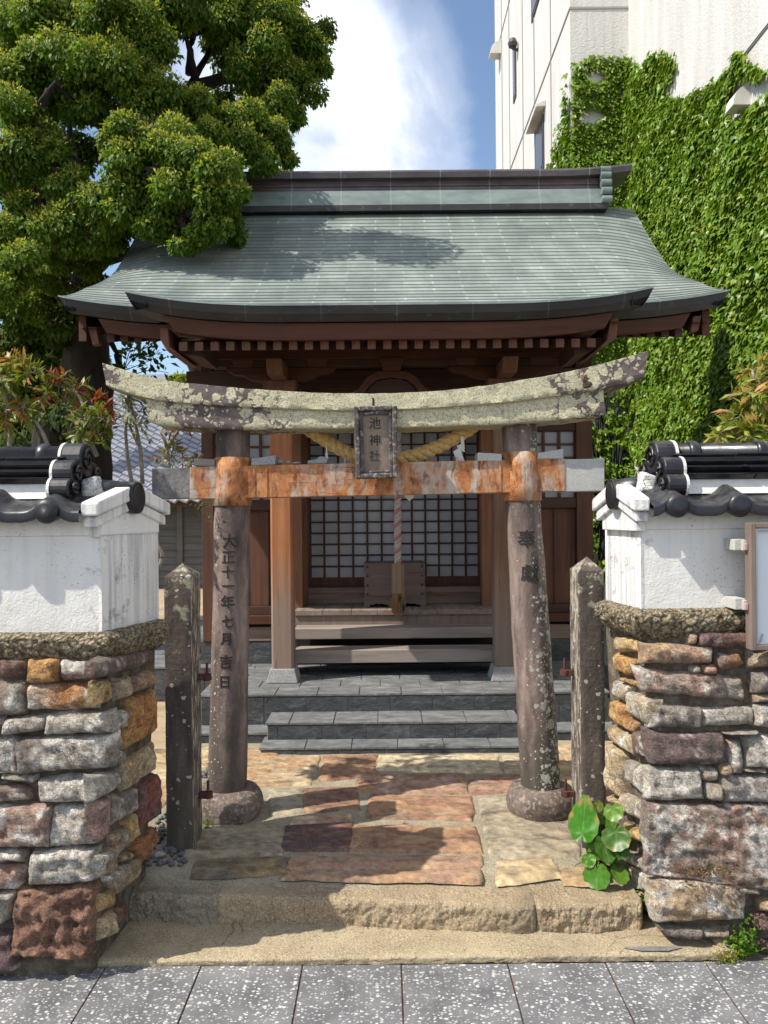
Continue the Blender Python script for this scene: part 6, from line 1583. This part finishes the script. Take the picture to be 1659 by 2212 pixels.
mb = MB(); mb.box(-16, -2.3, 14.3, 19.5, 0, 1.9); mb.build('wall', 'grey_siding', hs)
mb = MB(); z = .05
while z < 1.85:
    mb.hexa([(-16, 14.27, z), (-2.3, 14.27, z), (-2.3, 14.3, z), (-16, 14.3, z)], [(-16, 14.29, z + .125), (-2.3, 14.29, z + .125), (-2.3, 14.3, z + .125), (-16, 14.3, z + .125)]); z += .13
mb.build('clapboards', 'grey_siding', hs)
mb = MB()
for px in (388, 330): x = X(px, 14.25); mb.box(x - .05, x + .05, 14.235, 14.268, 0, 1.75)
mb.build('wall_posts', 'grey_siding', hs)
mb = MB(); mb.box(-16, -2.25, 13.72, 13.82, 1.63, 1.72); mb.build('eave_board', 'wood_dark_x', hs)
# pale flat-roofed building far behind
fb = thing('far_building', 'pale flat-roofed building far off behind the tiled roof', 'building', (-14, 44, 0))
zt = Z(809, 44, 350); mb = MB(); mb.box(-22, -9.6, 44, 52, 0, zt - .35); mb.build('wall', 'pale_wall', fb)
mb = MB(); mb.box(-22.2, -9.4, 43.8, 52.2, zt - .345, zt); mb.build('parapet', 'aluminium', fb)
mb = MB()
for i in range(6): mb.box(-20 + i * 1.8, -18.9 + i * 1.8, 43.96, 44.02, zt - 2.2, zt - 1.0)
mb.build('window_row', 'window_dark', fb)

# ================================================================ trees and shrubs
def puff_leaves(c, r, n, size, tpl, cols, ycol, ysh, droop=.9, flat=.85, shell=.55):
    """leaf clump: leaves through the volume of a flattened ball, more on its skin; young yellowish sprays near its skin"""
    d = unit(rng.normal(0, 1, (n, 3))); rad = r * (shell + (1 - shell) * rng.random(n) ** .6) ; inner = rng.random(n) < .28; rad[inner] *= rng.random(inner.sum()) ** .5
    lump = 1 + .30 * np.array([mn.noise(Vector(q * 2.3 + c)) for q in d])
    p = c + d * (rad * lump)[:, None] * np.array((1, 1, flat))
    ax = d * .55 + np.array((0, 0, -droop)) + rng.normal(0, .45, (n, 3))
    nn = d + rng.normal(0, .55, (n, 3)) + np.array((0, 0, .5))
    g = rng.random((n, 1)); c0, c1 = np.array(cols[0]), np.array(cols[1]); cc = c0 * (1 - g) + c1 * g
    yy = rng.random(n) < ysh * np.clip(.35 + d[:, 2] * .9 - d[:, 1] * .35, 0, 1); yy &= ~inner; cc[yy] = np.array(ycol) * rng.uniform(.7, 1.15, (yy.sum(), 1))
    sz = size * rng.uniform(.65, 1.3, n); sz[yy] *= .62
    ax[yy] = d[yy] * .7 + rng.normal(0, .6, (yy.sum(), 3)) + np.array((0, 0, .3))
    return leaves(tpl, p, ax, nn, sz, cc)
def crown(puffs, dens, size, cols, ycol, ysh, tpl=LEAF, grow=1.0, **kw):
    L_ = []; cs = []
    for (px, py, r, d) in puffs:
        r = r * grow; c = np.array(P(px, py, d)); rr = r / FPX * d; n = int(dens * r * r * (d / 6) ** 2 * random.uniform(.85, 1.15)); cs.append((Vector(c), rr))
        # each clump is itself a few smaller bunches, so the outline breaks up
        k = max(3, int(r / 16))
        for _ in range(k):
            o = unit(rng.normal(0, 1, (1, 3)))[0] * rr * rng.uniform(.25, .62); L_.append(puff_leaves(c + o * np.array((1, 1, .8)), rr * rng.uniform(.36, .58), max(20, int(n / k)), size, tpl, cols, ycol, ysh, **kw))
    return joinleaves(L_), cs
def limb(mb, a, b, r0, r1, sag=.12, n=8):
    a, b = Vector(a), Vector(b); L_ = (b - a).length; o = Vector((random.uniform(-1, 1), random.uniform(-1, 1), random.uniform(-.3, 1))) * L_ * sag; pts = []
    for i in range(n + 1):
        t = i / n; pts.append(a.lerp(b, t) + o * math.sin(math.pi * t) + Vector((random.uniform(-1, 1), random.uniform(-1, 1), random.uniform(-1, 1))) * L_ * .012)
    mb.tube(pts, [lerp(r0, r1, i / n) for i in range(n + 1)], 8); return pts

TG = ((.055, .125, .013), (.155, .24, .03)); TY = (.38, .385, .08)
tree = thing('camphor_tree', 'big camphor tree with hanging leaves leaning over the shrine roof', 'tree', (-2.95, 7.4, 0))
front = [(40, 60, 85, 6.6), (140, 40, 90, 6.4), (255, 50, 95, 6.3), (385, 25, 80, 6.9), (330, 75, 70, 6.5), (490, 40, 85, 7.1), (590, 50, 80, 7.2), (560, -20, 90, 7.3), (640, 100, 62, 7.2), (672, 92, 42, 7.2), (690, 145, 30, 7.2), (655, 175, 48, 7.2), (600, 140, 70, 7.1),
 (600, 215, 55, 7.0), (640, 232, 26, 7.2), (540, 150, 55, 7.1), (60, 170, 85, 6.2), (150, 150, 80, 6.1), (235, 150, 75, 6.0), (300, 150, 60, 6.2), (60, 260, 75, 6.0), (20, 340, 75, 6.0), (100, 330, 50, 6.1), (180, 240, 55, 6.2),
 (330, 220, 65, 6.1), (280, 210, 55, 6.1), (440, 240, 60, 6.4), (510, 260, 62, 6.6), (575, 285, 55, 6.8), (600, 330, 38, 6.9), (540, 320, 60, 6.5), (625, 335, 24, 6.9), (470, 300, 60, 6.2),
 (285, 300, 70, 5.9), (350, 300, 75, 5.8), (420, 330, 75, 5.75), (470, 375, 62, 5.7), (500, 425, 42, 5.7), (440, 430, 70, 5.7), (360, 400, 80, 5.75), (280, 370, 70, 5.8), (415, 500, 48, 5.75), (345, 480, 58, 5.9), (470, 475, 42, 5.75), (395, 525, 30, 5.8), (300, 450, 55, 5.9),
 (150, 410, 55, 6.1), (200, 460, 70, 6.0), (130, 490, 70, 6.1), (60, 450, 60, 6.3), (215, 515, 48, 6.1), (265, 500, 42, 6.2), (150, 560, 46, 6.4), (195, 575, 30, 6.6), (110, 590, 50, 6.6), (170, 640, 34, 6.9), (65, 660, 50, 6.9), (225, 555, 26, 6.6), (20, 500, 55, 6.2), (35, 560, 55, 5.9), (15, 620, 45, 5.9)]
backp = [(40, 640, 75, 8.2), (100, 690, 80, 8.4), (30, 740, 85, 8.4), (110, 770, 75, 8.8), (170, 740, 45, 8.6), (60, 850, 80, 8.8), (200, 790, 36, 8.6), (130, 850, 60, 9.2), (20, 920, 70, 9.2), (110, 930, 60, 9.4), (90, 600, 50, 8.0), (185, 645, 34, 8.0), (230, 690, 22, 8.2),
 (430, -120, 110, 5.6), (330, -200, 95, 5.6), (190, -150, 120, 5.6), (200, 690, 30, 6.9), (150, 700, 44, 7.0), (215, 620, 30, 6.8), (20, 560, 70, 7.0), (40, 690, 60, 7.2), (-20, 800, 80, 7.4), (110, 640, 46, 7.3), (120, 720, 40, 7.3), (70, 800, 50, 7.6), (150, 820, 40, 8.2), (200, 840, 40, 8.6), (-110, 100, 150, 7), (-120, 330, 150, 7), (-100, 560, 130, 7.4), (150, -90, 140, 7.2), (380, -110, 150, 7.4), (-60, -100, 150, 7.2), (560, -140, 110, 7.6), (300, 130, 90, 8.2), (180, 320, 60, 8.2), (60, 400, 70, 8.3), (480, 110, 50, 8.4), (560, 240, 60, 8.2), (100, 220, 100, 8.0), (280, 260, 80, 7.8)]
fill = [(x + random.uniform(-38, 38), y + random.uniform(-38, 38), r * .8, d + random.uniform(.2, .7)) for (x, y, r, d) in front if not (330 < x < 520 and 50 < y < 215)]   # loose inner sprays that knit the clumps together
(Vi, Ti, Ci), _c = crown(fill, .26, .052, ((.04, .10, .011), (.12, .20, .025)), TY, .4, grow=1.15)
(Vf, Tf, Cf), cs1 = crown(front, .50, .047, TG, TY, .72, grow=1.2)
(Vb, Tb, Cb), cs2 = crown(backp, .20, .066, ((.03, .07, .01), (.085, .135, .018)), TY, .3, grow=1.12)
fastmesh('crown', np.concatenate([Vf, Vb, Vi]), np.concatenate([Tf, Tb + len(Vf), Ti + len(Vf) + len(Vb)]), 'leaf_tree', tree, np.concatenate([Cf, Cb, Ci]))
mb = MB(); base = Vector((-2.98, 7.6, 0)); fork = P(190, 590, 7.5)
pts = [base, P(190, 900, 7.6), P(186, 780, 7.55), P(190, 680, 7.5), fork, P(172, 510, 7.35), P(150, 430, 7.2)]; pts = catm([tuple(p) for p in pts], 12)
A = []
for i, p in enumerate(pts):
    t = i / (len(pts) - 1); r_ = lerp(.25, .15, min(1, t * 1.4)) * (1 if t < .6 else lerp(1, .55, (t - .6) / .4)); row = []
    for j in range(28):
        th = 2 * math.pi * j / 28; v = Vector(p) + Vector((math.cos(th), math.sin(th), 0)) * r_; k = 1 + .16 * mn.fractal(Vector((v.x * 5, v.y * 5, v.z * 1.6)), .8, 2.0, 4); row.append((p[0] + r_ * k * math.cos(th), p[1] + r_ * k * math.sin(th), p[2]))
    A.append(row)
mb.grid(A, cv=True); mb.build('trunk', 'bark', tree, smooth=True)
mains = [(P(150, 420, 7.2), .10), (P(240, 470, 6.9), .10), (P(290, 330, 6.6), .09), (P(430, 180, 7.3), .09), (P(90, 300, 6.9), .09), (P(330, 545, 6.5), .07), (P(560, 170, 7.4), .06)]
mbb = MB(); nodes = []
for (q, r_) in mains:
    src = fork if not nodes or random.random() < .45 else min(nodes, key=lambda p: (p - q).length)
    pp = limb(mbb, src, q, r_, r_ * .55, .06, 10); nodes += [Vector(p) for p in pp[4:]]
for (c, rr) in cs1 + cs2[:13]:
    s0 = min(nodes, key=lambda p: (p - c).length); pp = limb(mbb, s0, c, .03, .010, .10, 7); nodes += [Vector(p) for p in pp[3:5]]
    for _ in range(3): limb(mbb, c, c + Vector(unit(rng.normal(0, 1, (1, 3)))[0]) * rr * .75, .009, .003, .1, 4)
# the bare branches seen against the sky
for a, b, d in (((380, 230), (465, 75), 7.4), ((440, 190), (540, 155), 7.3), ((465, 75), (500, 140), 7.3), ((410, 160), (420, 70), 7.4), ((180, 400), (150, 260), 7.2), ((110, 470), (95, 330), 7.0), ((205, 575), (300, 555), 7.0), ((300, 555), (345, 520), 6.8), ((240, 470), (235, 360), 6.8), ((90, 430), (60, 330), 7.2), ((215, 700), (255, 765), 7.9), ((255, 765), (262, 805), 7.9), ((150, 600), (80, 540), 7.6)):
    limb(mbb, P(*a, d), P(*b, d), .045, .022, .05, 7)
mbb.build('branches', 'bark', tree, smooth=True)
# thin spray below the eave, left of the porch
def spray(name, label, cat, twigs, d, nleaf, size, cols, tpl=LEAF, twr=.006, grp=None, matn='leaf_bush', woodm='bark', spread=.035, perpt=None, base=None):
    r = thing(name, label, cat, tuple(base) if base is not None else tuple(P(*twigs[0][0], d)), grp); m_ = MB(); pp = []
    for tw in twigs:
        pts = catm([tuple(P(x, y, d + random.uniform(-.04, .04))) for x, y in tw], 5); m_.tube(pts, [lerp(twr, twr * .4, i / (len(pts) - 1)) for i in range(len(pts))], 5); pp += pts[len(pts) // 4:]
    m_.build('stems', woodm, r, smooth=True)
    pp = np.array(pp); idx = rng.integers(0, len(pp), nleaf); p = pp[idx] + rng.normal(0, spread, (nleaf, 3))
    g = rng.random((nleaf, 1)); c = np.array(cols[0]) * (1 - g) + np.array(cols[1]) * g
    if len(cols) > 2: k = rng.random(nleaf) < .35; c[k] = np.array(cols[2]) * rng.uniform(.7, 1.2, (k.sum(), 1))
    ax = rng.normal(0, .7, (nleaf, 3)) + (p - pp[idx]) * 14; V, T, C = leaves(tpl, p, ax, rng.normal(0, .6, (nleaf, 3)) + np.array((-.2, -.4, .8)), size * rng.uniform(.6, 1.3, nleaf), c)
    fastmesh('leaves', V, T, matn, r, C); return r
spray('sapling', 'thin leafy branch against the sky below the left eave', 'branch', [[(262, 808), (290, 770), (330, 740), (345, 730)], [(268, 800), (300, 788), (345, 770)], [(275, 815), (320, 800), (365, 805)], [(265, 810), (285, 745), (300, 735)], [(300, 775), (350, 760)]], 7.8, 170, .085, ((.025, .06, .012), (.06, .115, .02)), spread=.06, base=P(262, 808, 7.9))
# red-tipped nandina shrubs behind the left wall, thin shrubs in front of the tiled roof, yellow nandina on the right
NG = ((.09, .15, .02), (.28, .30, .05), (.40, .16, .055))
def nandina(label, canes, d, heads, cols, nper, size, grp, basey):
    r = thing('nandina_shrub', label, 'shrub', tuple(P(canes[0][0][0], canes[0][0][1], d) * 1.0), grp); m_ = MB()
    for c in canes:
        pts = catm([tuple(P(x, y, d)) for x, y in c], 5); m_.tube(pts, [lerp(.010, .005, i / (len(pts) - 1)) for i in range(len(pts))], 6)
    L_ = []
    for (x, y, rad, mixr) in heads:
        c = np.array(P(x, y, d + random.uniform(-.12, .12))); rr = rad / FPX * d
        nst = max(5, int(rad / 4))
        for s_ in range(nst):                       # leaf sprays: a stalk with paired slim leaflets
            dr = unit(rng.normal(0, 1, (1, 3)) + np.array((0, -.2, .25)))[0]; ln = rr * rng.uniform(.6, 1.1); n = nper
            t = np.linspace(.25, 1, n); q = c + dr * (t * ln)[:, None] + np.stack([0 * t, 0 * t, -.25 * ln * t ** 2], 1); side = unit(np.cross(dr, rng.normal(0, 1, 3))[None])[0]
            m_.tube([tuple(c), tuple(c + dr * ln * .5), tuple(q[-1])], [.0028, .002, .0012], 4, caps=False)
            sg = np.where(np.arange(n) % 2 == 0, 1, -1)[:, None]; ax = dr * .7 + side * sg * .9 + np.array((0, 0, -.2)) + rng.normal(0, .2, (n, 3))
            red = rng.random(n) < mixr; g = rng.random((n, 1)); cc = np.array(cols[0]) * (1 - g) + np.array(cols[1]) * g; cc[red] = np.array(cols[2]) * rng.uniform(.6, 1.3, (red.sum(), 1))
            L_.append(leaves(SLIM, q, ax, rng.normal(0, .4, (n, 3)) + np.array((-.3, -.4, .9)), size * rng.uniform(.7, 1.25, n), cc))
    m_.build('canes', 'pale_twig', r, smooth=True); V, T, C = joinleaves(L_); fastmesh('leaves', V, T, 'leaf_bush', r, C); return r
nandina('tall red-tipped nandina shrub at the left edge behind the wall', [[(20, 980), (22, 900), (10, 850), (4, 820)], [(108, 975), (90, 930), (60, 890), (20, 840)], [(15, 840), (30, 800), (38, 790)]], 3.5, [(30, 800, 46, .18), (70, 805, 32, .15), (5, 815, 40, .18), (15, 880, 46, .4), (50, 880, 28, .4), (2, 900, 30, .3), (28, 775, 14, .6)], NG, 11, .060, 'nandina shrubs behind the walls', 0)
nandina('red-tipped nandina with arching top beside the left ridge ornament', [[(210, 985), (188, 930), (184, 890), (170, 855), (150, 838)], [(186, 920), (160, 900), (165, 920)]], 3.45, [(128, 835, 40, .35), (165, 842, 34, .4), (95, 850, 22, .3), (205, 872, 38, .6), (225, 870, 26, .8), (190, 910, 46, .15), (222, 905, 34, .15), (175, 950, 30, .05), (215, 940, 26, .05)], ((.07, .12, .02), (.21, .24, .04), (.30, .085, .045)), 10, .052, 'nandina shrubs behind the walls', 0)
nandina('slender sparse nandina with dark stem before the tiled roof', [[(308, 1045), (304, 980), (296, 930), (285, 880), (275, 850)], [(300, 960), (280, 920)], [(285, 1045), (275, 980), (272, 930), (275, 900)]], 3.6, [(280, 880, 34, .1), (300, 915, 36, .05), (262, 900, 28, .1), (330, 900, 26, .15), (270, 860, 26, .4), (318, 880, 24, .1)], ((.10, .15, .05), (.20, .24, .10), (.28, .12, .10)), 8, .036, 'nandina shrubs behind the walls', 0)
nandina('small yellowing nandina just above the dark end of the tie beam', [[(372, 1050), (366, 1010), (362, 965), (370, 930)], [(362, 965), (395, 915)], [(362, 965), (345, 930)]], 3.75, [(372, 975, 34, .25), (395, 985, 26, .3), (350, 985, 22, .3), (430, 1005, 24, .6), (385, 920, 26, .5), (360, 920, 24, .4), (415, 998, 20, .4), (370, 1030, 26, .5)], ((.15, .17, .05), (.28, .27, .07), (.26, .11, .08)), 9, .034, 'nandina shrubs behind the walls', 0)
nandina('yellow-green nandina hanging over the right wall by the ivy', [[(1650, 960), (1640, 880), (1625, 800)], [(1655, 960), (1600, 930), (1560, 925)]], 3.6, [(1640, 800, 46, .35), (1620, 850, 42, .3), (1655, 870, 46, .15), (1600, 900, 40, .1), (1570, 925, 36, .1), (1650, 930, 50, .08), (1610, 940, 44, .08), (1650, 830, 40, .35), (1555, 935, 24, .1), (1640, 975, 24, .3), (1680, 900, 50, .1)], ((.13, .19, .02), (.33, .35, .06), (.42, .22, .08)), 11, .066, 'nandina shrubs behind the walls', 0)

def small_tree(name, label, puffs, dens, size, cols, y, ysh, trunk):
    r = thing(name, label, 'tree', (trunk[0], trunk[1], 0), 'trees beyond the shrine'); (V, T, C), cs = crown(puffs, dens, size, cols, y, ysh); fastmesh('crown', V, T, 'leaf_tree', r, C); m_ = MB()
    top = cs[0][0]; m_.tube([(trunk[0], trunk[1], 0), (trunk[0], trunk[1], top.z * .5), tuple(top)], [.25, .2, .1], 10)
    for c, rr in cs[1:]: limb(m_, (trunk[0], trunk[1], top.z * .55), c, .09, .03, .05)
    m_.build('trunk', 'bark', r)
YG = ((.13, .19, .015), (.27, .31, .03))
small_tree('broadleaf_tree', 'round yellow-green tree seen between the left eave and the lintel', [(425, 815, 44, 24), (395, 830, 34, 24), (450, 790, 40, 24.5), (470, 830, 40, 25)], .035, .20, YG, (.35, .36, .05), .3, (-5.6, 24.4))
small_tree('broadleaf_tree', 'yellow-green treetop just showing above the left end of the ridge', [(595, 372, 30, 15), (560, 375, 26, 15), (625, 380, 18, 15.2), (575, 400, 34, 15)], .06, .14, YG, (.3, .33, .05), .3, (-2.1, 15))
small_tree('broadleaf_tree', 'bright green tree glimpsed through gaps left of the camphor trunk', [(60, 420, 60, 14), (110, 470, 50, 14), (80, 540, 60, 14.4), (140, 420, 40, 14), (150, 640, 50, 14), (40, 650, 60, 14)], .03, .15, ((.09, .15, .015), (.2, .26, .03)), (.3, .33, .05), .2, (-6.3, 14.2))
small_tree('broadleaf_tree', 'pale grey-green low tree behind the red-tipped nandinas', [(100, 920, 60, 6.2), (60, 960, 60, 6.2), (130, 890, 40, 6.3), (20, 950, 50, 6.1), (150, 950, 34, 6.3)], .05, .07, ((.05, .085, .03), (.10, .14, .06)), (.16, .18, .08), .2, (-2.75, 6.2))

# pale bare stem behind the end of the left wall, little fern in the rusty band
r = thing('bare_stem', 'pale bare crooked stem behind the end of the left wall', 'stem', tuple(P(337, 1290, 3.0)))
mb = MB(); mb.tube(catm([tuple(P(x, y, 3.0)) for x, y in ((336, 1150), (339, 1175), (350, 1196), (347, 1215), (337, 1240), (335, 1290))], 6), .008, 7); mb.tube([tuple(P(x, y, 3.0)) for x, y in ((340, 1180), (340, 1205), (338, 1225))], .006, 6); mb.build('stem', 'pale_twig', r, smooth=True)
spray('fern_sprig', 'tiny green fern sprig growing under the rusty beam by the left pillar', 'fern', [[(412, 1080), (430, 1088), (445, 1095)], [(425, 1085), (440, 1110), (452, 1125)], [(440, 1092), (455, 1090)]], 3.42, 60, .016, ((.04, .10, .02), (.09, .17, .03)), SLIM, .0015, spread=.008)

# ---- leopard plant with big round glossy leaves
def DD_(x, y): return bC(x, y, *D_)
lp = thing('leopard_plant', 'leopard plant with big glossy round leaves at the foot of the right wall', 'plant', tuple(G(1295, 1890, UP)))
specs = [(575, 640, 40, 36, 3.0, .2, (.09, .2, .02), 0), (690, 560, 50, 44, 3.0, -.3, (.05, .14, .015), 0), (640, 420, 40, 40, 3.04, .3, (.05, .13, .015), 0), (560, 420, 44, 36, 3.06, 0, (.04, .12, .012), 0), (520, 330, 95, 130, 3.02, .25, (.055, .22, .012), 1), (604, 232, 38, 36, 3.05, 0, (.20, .26, .06), 0), (706, 270, 62, 56, 3.04, 0, (.14, .28, .03), 0), (640, 312, 44, 36, 3.06, 0, (.13, .24, .03), 0), (722, 430, 88, 80, 2.98, .1, (.075, .17, .028), 0), (655, 492, 68, 84, 2.96, -.2, (.07, .165, .025), 0), (590, 505, 52, 62, 3.0, .3, (.10, .24, .02), 0), (552, 570, 44, 44, 2.97, 0, (.08, .22, .015), 0), (604, 662, 86, 80, 2.94, .1, (.08, .22, .02), 0), (742, 656, 60, 60, 2.95, 0, (.13, .26, .035), 0), (625, 360, 58, 70, 3.08, .2, (.035, .12, .01), 0), (760, 520, 46, 40, 3.03, 0, (.06, .15, .02), 0), (560, 488, 30, 26, 3.0, 0, (.12, .25, .03), 0), (690, 350, 40, 44, 3.07, 0, (.10, .2, .02), 0)]
cen = Vector(G(1295, 1885, UP)); cen.y = 2.93
for (x, y, rx, ry, d, rot, col, ptd) in specs:
    kx = lv(*DD_(x + rx * .6, y))[0] / FPX; d = min(d - .12, 1.222 / (kx + .117) - .04); c = P(*DD_(x, y), d); ax_ = rx / 2.37 / 1.2055 / FPX * d; az_ = ry / 2.37 / 1.2055 / FPX * d; sd = random.random() * 20
    nrm = Vector((random.uniform(-.55, .35), -.75, random.uniform(.15, .75))).normalized()
    rt = Vector((math.cos(rot), 0, -math.sin(rot))); rt = (rt - nrm * rt.dot(nrm)).normalized(); up = rt.cross(nrm) * -1
    if up.z < 0: up = -up
    na, nr = 44, 8; A = []; Cc = []; att = Vector((0, .42))         # stalk joins at the notch
    cup = random.uniform(.05, .16); dead = random.random() < .25
    for i in range(nr + 1):
        q = i / nr; row = []; rc = []
        for j in range(na):
            t = 2 * math.pi * j / na; e = 1 + .035 * math.sin(t * 11 + sd) + .03 * mn.noise(Vector((math.cos(t) * 2 + sd, math.sin(t) * 2, 0)))
            bx_, by_ = e * math.cos(t), e * math.sin(t)
            if ptd: by_ *= 1.0 + .25 * max(0, math.sin(t)) ** 6; bx_ *= 1 - .18 * max(0, math.sin(t))
            nt_ = math.exp(-((t - math.pi / 2) / .20) ** 2) if not ptd else math.exp(-((t - 3 * math.pi / 2) / .16) ** 2) * .6
            a_ = att if not ptd else Vector((0, -.55))
            u = lerp(a_.x, lerp(bx_, a_.x, nt_ * .92), q); v = lerp(a_.y, lerp(by_, a_.y, nt_ * .92), q)
            ang = math.atan2(v - a_.y, u - a_.x); r2 = u * u + v * v
            hgt = cup * r2 - .10 * abs(u) ** 2 * (1 if ptd else -.3) + .035 * q * math.sin(ang * 6 + sd) + .05 * mn.noise(Vector((u * 1.5 + sd, v * 1.5, 1)))
            p = c + rt * (u * ax_) + up * (v * az_) + nrm * (hgt * (ax_ + az_) * .5)
            row.append(tuple(p)); vn = max(0, 1 - abs(math.sin(ang * 4)) / .14) * (1 - .6 * q) * min(1, q * 3)
            blot = 1 + .35 * mn.fractal(Vector((u * 2 + sd, v * 2, 3)), .8, 2.0, 3); cc = np.array(col) * .78 * blot
            cc = cc * (1 - .45 * vn) + np.array((.24, .34, .10)) * .45 * vn
            if dead and q > .8: w_ = max(0, mn.noise(Vector((u * 3, v * 3, sd)))) * 2; cc = cc * (1 - w_) + np.array((.28, .20, .06)) * w_
            rc.append(tuple(np.clip(cc, .005, .8)))
        A.append(row); Cc.append(rc)
    mb = MB(); mb.grid(A, np.array(Cc), cv=True); lf = mb.build('leaf', 'leaf_big', lp, smooth=True, fix=False)
    at = Vector(A[0][0]); mb = MB(); mb.tube(catm([tuple(cen + Vector((random.uniform(-.05, .05), .03, 0))), tuple(cen.lerp(at, .6) + Vector((0, .05, .03))), tuple(at + Vector((0, .004, 0)))], 5), .003, 6, (.12, .2, .04)); mb.build('leaf_stalk', 'leaf_big', lp, smooth=True)
# weeds
def weed(label, cx, cy, z, w, h, n, cols, size=.012, tpl=LEAF, d=None):
    c = np.array(G(cx, cy, z) if d is None else P(cx, cy, d)); p = c + np.stack([rng.normal(0, w, n), rng.normal(0, w * .5, n), np.abs(rng.normal(0, h, n))], 1)
    g = rng.random((n, 1)); col = np.array(cols[0]) * (1 - g) + np.array(cols[1]) * g
    V, T, C = leaves(tpl, p, rng.normal(0, 1, (n, 3)) + np.array((0, -.3, .5)), rng.normal(0, .5, (n, 3)) + np.array((-.2, -.4, .9)), size * rng.uniform(.6, 1.3, n), col)
    o = fastmesh('weed', V, T, 'leaf_bush', None, C, loc=tuple(c)); return tag(o, label, 'weed', 'small weeds in the joints')
WG = ((.06, .15, .015), (.16, .28, .03))
weed('low mossy weed at the foot of the left wall by the pavement', 75, 2062, .0, .030, .020, 260, ((.07, .12, .015), (.24, .27, .04)), .013)
weed('bright green clover-like weed in front of the right wall', 1608, 2062, .0, .022, .045, 300, WG, .020)
weed('yellowish small moss weed left of the bright clover', 1572, 2076, .0, .022, .016, 240, ((.12, .13, .02), (.27, .25, .05)), .011)
weed('little weed tuft at the right end of the step stone', 1393, 1960, .06, .012, .03, 110, WG, .018)
weed('tiny weed between left gate post and torii base', 446, 1792, UP, .012, .02, 60, WG, .014)
weed('feathery yellow-green weed growing beside the big-leaved plant', 1366, 1850, UP + .05, .018, .06, 150, ((.15, .22, .02), (.34, .36, .06)), .022, SLIM)
weed('reddish-brown dry weed in the crack under the big right stone', 1530, 1888, .25, .06, .012, 160, ((.07, .06, .03), (.18, .11, .05)), .016, d=2.56)
weed('moss line under the middle step stone', 815, 1990, .02, .05, .008, 160, ((.07, .08, .015), (.2, .19, .05)), .009)
# loose stones and a fallen leaf
def gp(label, cx, cy, r, m='dark_gravel'):
    c = G(cx, cy, UP); s_ = FPX / c.y; pebble(label, ((cx - r, cy - r * .75), (cx + r, cy + r * .5)), c.y, m, 'loose stones by the left gate post', 'loose_stone')
gp('dark wedge-shaped loose stone at the foot of the left gate post', 372, 1836, 17); gp('cream loose stone between left wall and gate post', 345, 1850, 14, 'pebble'); gp('tiny dark stone on the path edge, right of the loose wedge stone', 428, 1848, 6); gp('small dark stone near the left step stone', 395, 1855, 6)
mb = MB(); A = []
for i in range(7):
    t = i / 6; w_ = .030 * math.sin(math.pi * min(1, t * 1.02 + .02)) + .001; A.append([(-.055 + .11 * t, -w_, .010 + .02 * abs(math.sin(3 * t))), (-.055 + .11 * t, 0, .002 + .012 * math.sin(2.2 * t)), (-.055 + .11 * t, w_, .022 + .012 * math.sin(4 * t))])
gl = G(1613, 1, -5) if False else G(1613 - 2, 1993, .02); gl = G(bC(738, 965, *D_)[0], bC(738, 965, *D_)[1], .02)
mb.grid([[(p[0] * .8 + gl.x, p[1] + gl.y - .01, p[2] + gl.z + .004) for p in r_] for r_ in A], np.full((21, 3), (.20, .085, .04)))
tag(mb.build('fallen_leaf', 'leaf_bush', smooth=True, fix=False), 'curled brown fallen leaf under the right step stone', 'leaf')
# gravel strip between the left wall and gate post
mb = MB()
for i in range(420):
    x, y = random.uniform(-1.02, -.80), random.uniform(3.0, 4.3); r_ = random.uniform(.008, .017); A = []
    if -.9 < x < -.76 and 3.12 < y < 3.32: continue
    for a in (0, .35, .65, 1): th = math.pi * a; A.append([(x + r_ * math.sin(th) * math.cos(ph) * random.uniform(.75, 1.2), y + r_ * math.sin(th) * math.sin(ph) * random.uniform(.75, 1.2), UP + .006 + r_ * .6 * math.cos(th)) for ph in np.linspace(0, 2 * math.pi, 6, endpoint=False)])
    mb.grid(A, cv=True)
tag(mb.build('gravel', 'dark_gravel', loc=(-.9, 3.5, UP), smooth=True, fix=False), 'dark gravel strip between left wall and gate post', 'gravel', kind='stuff')
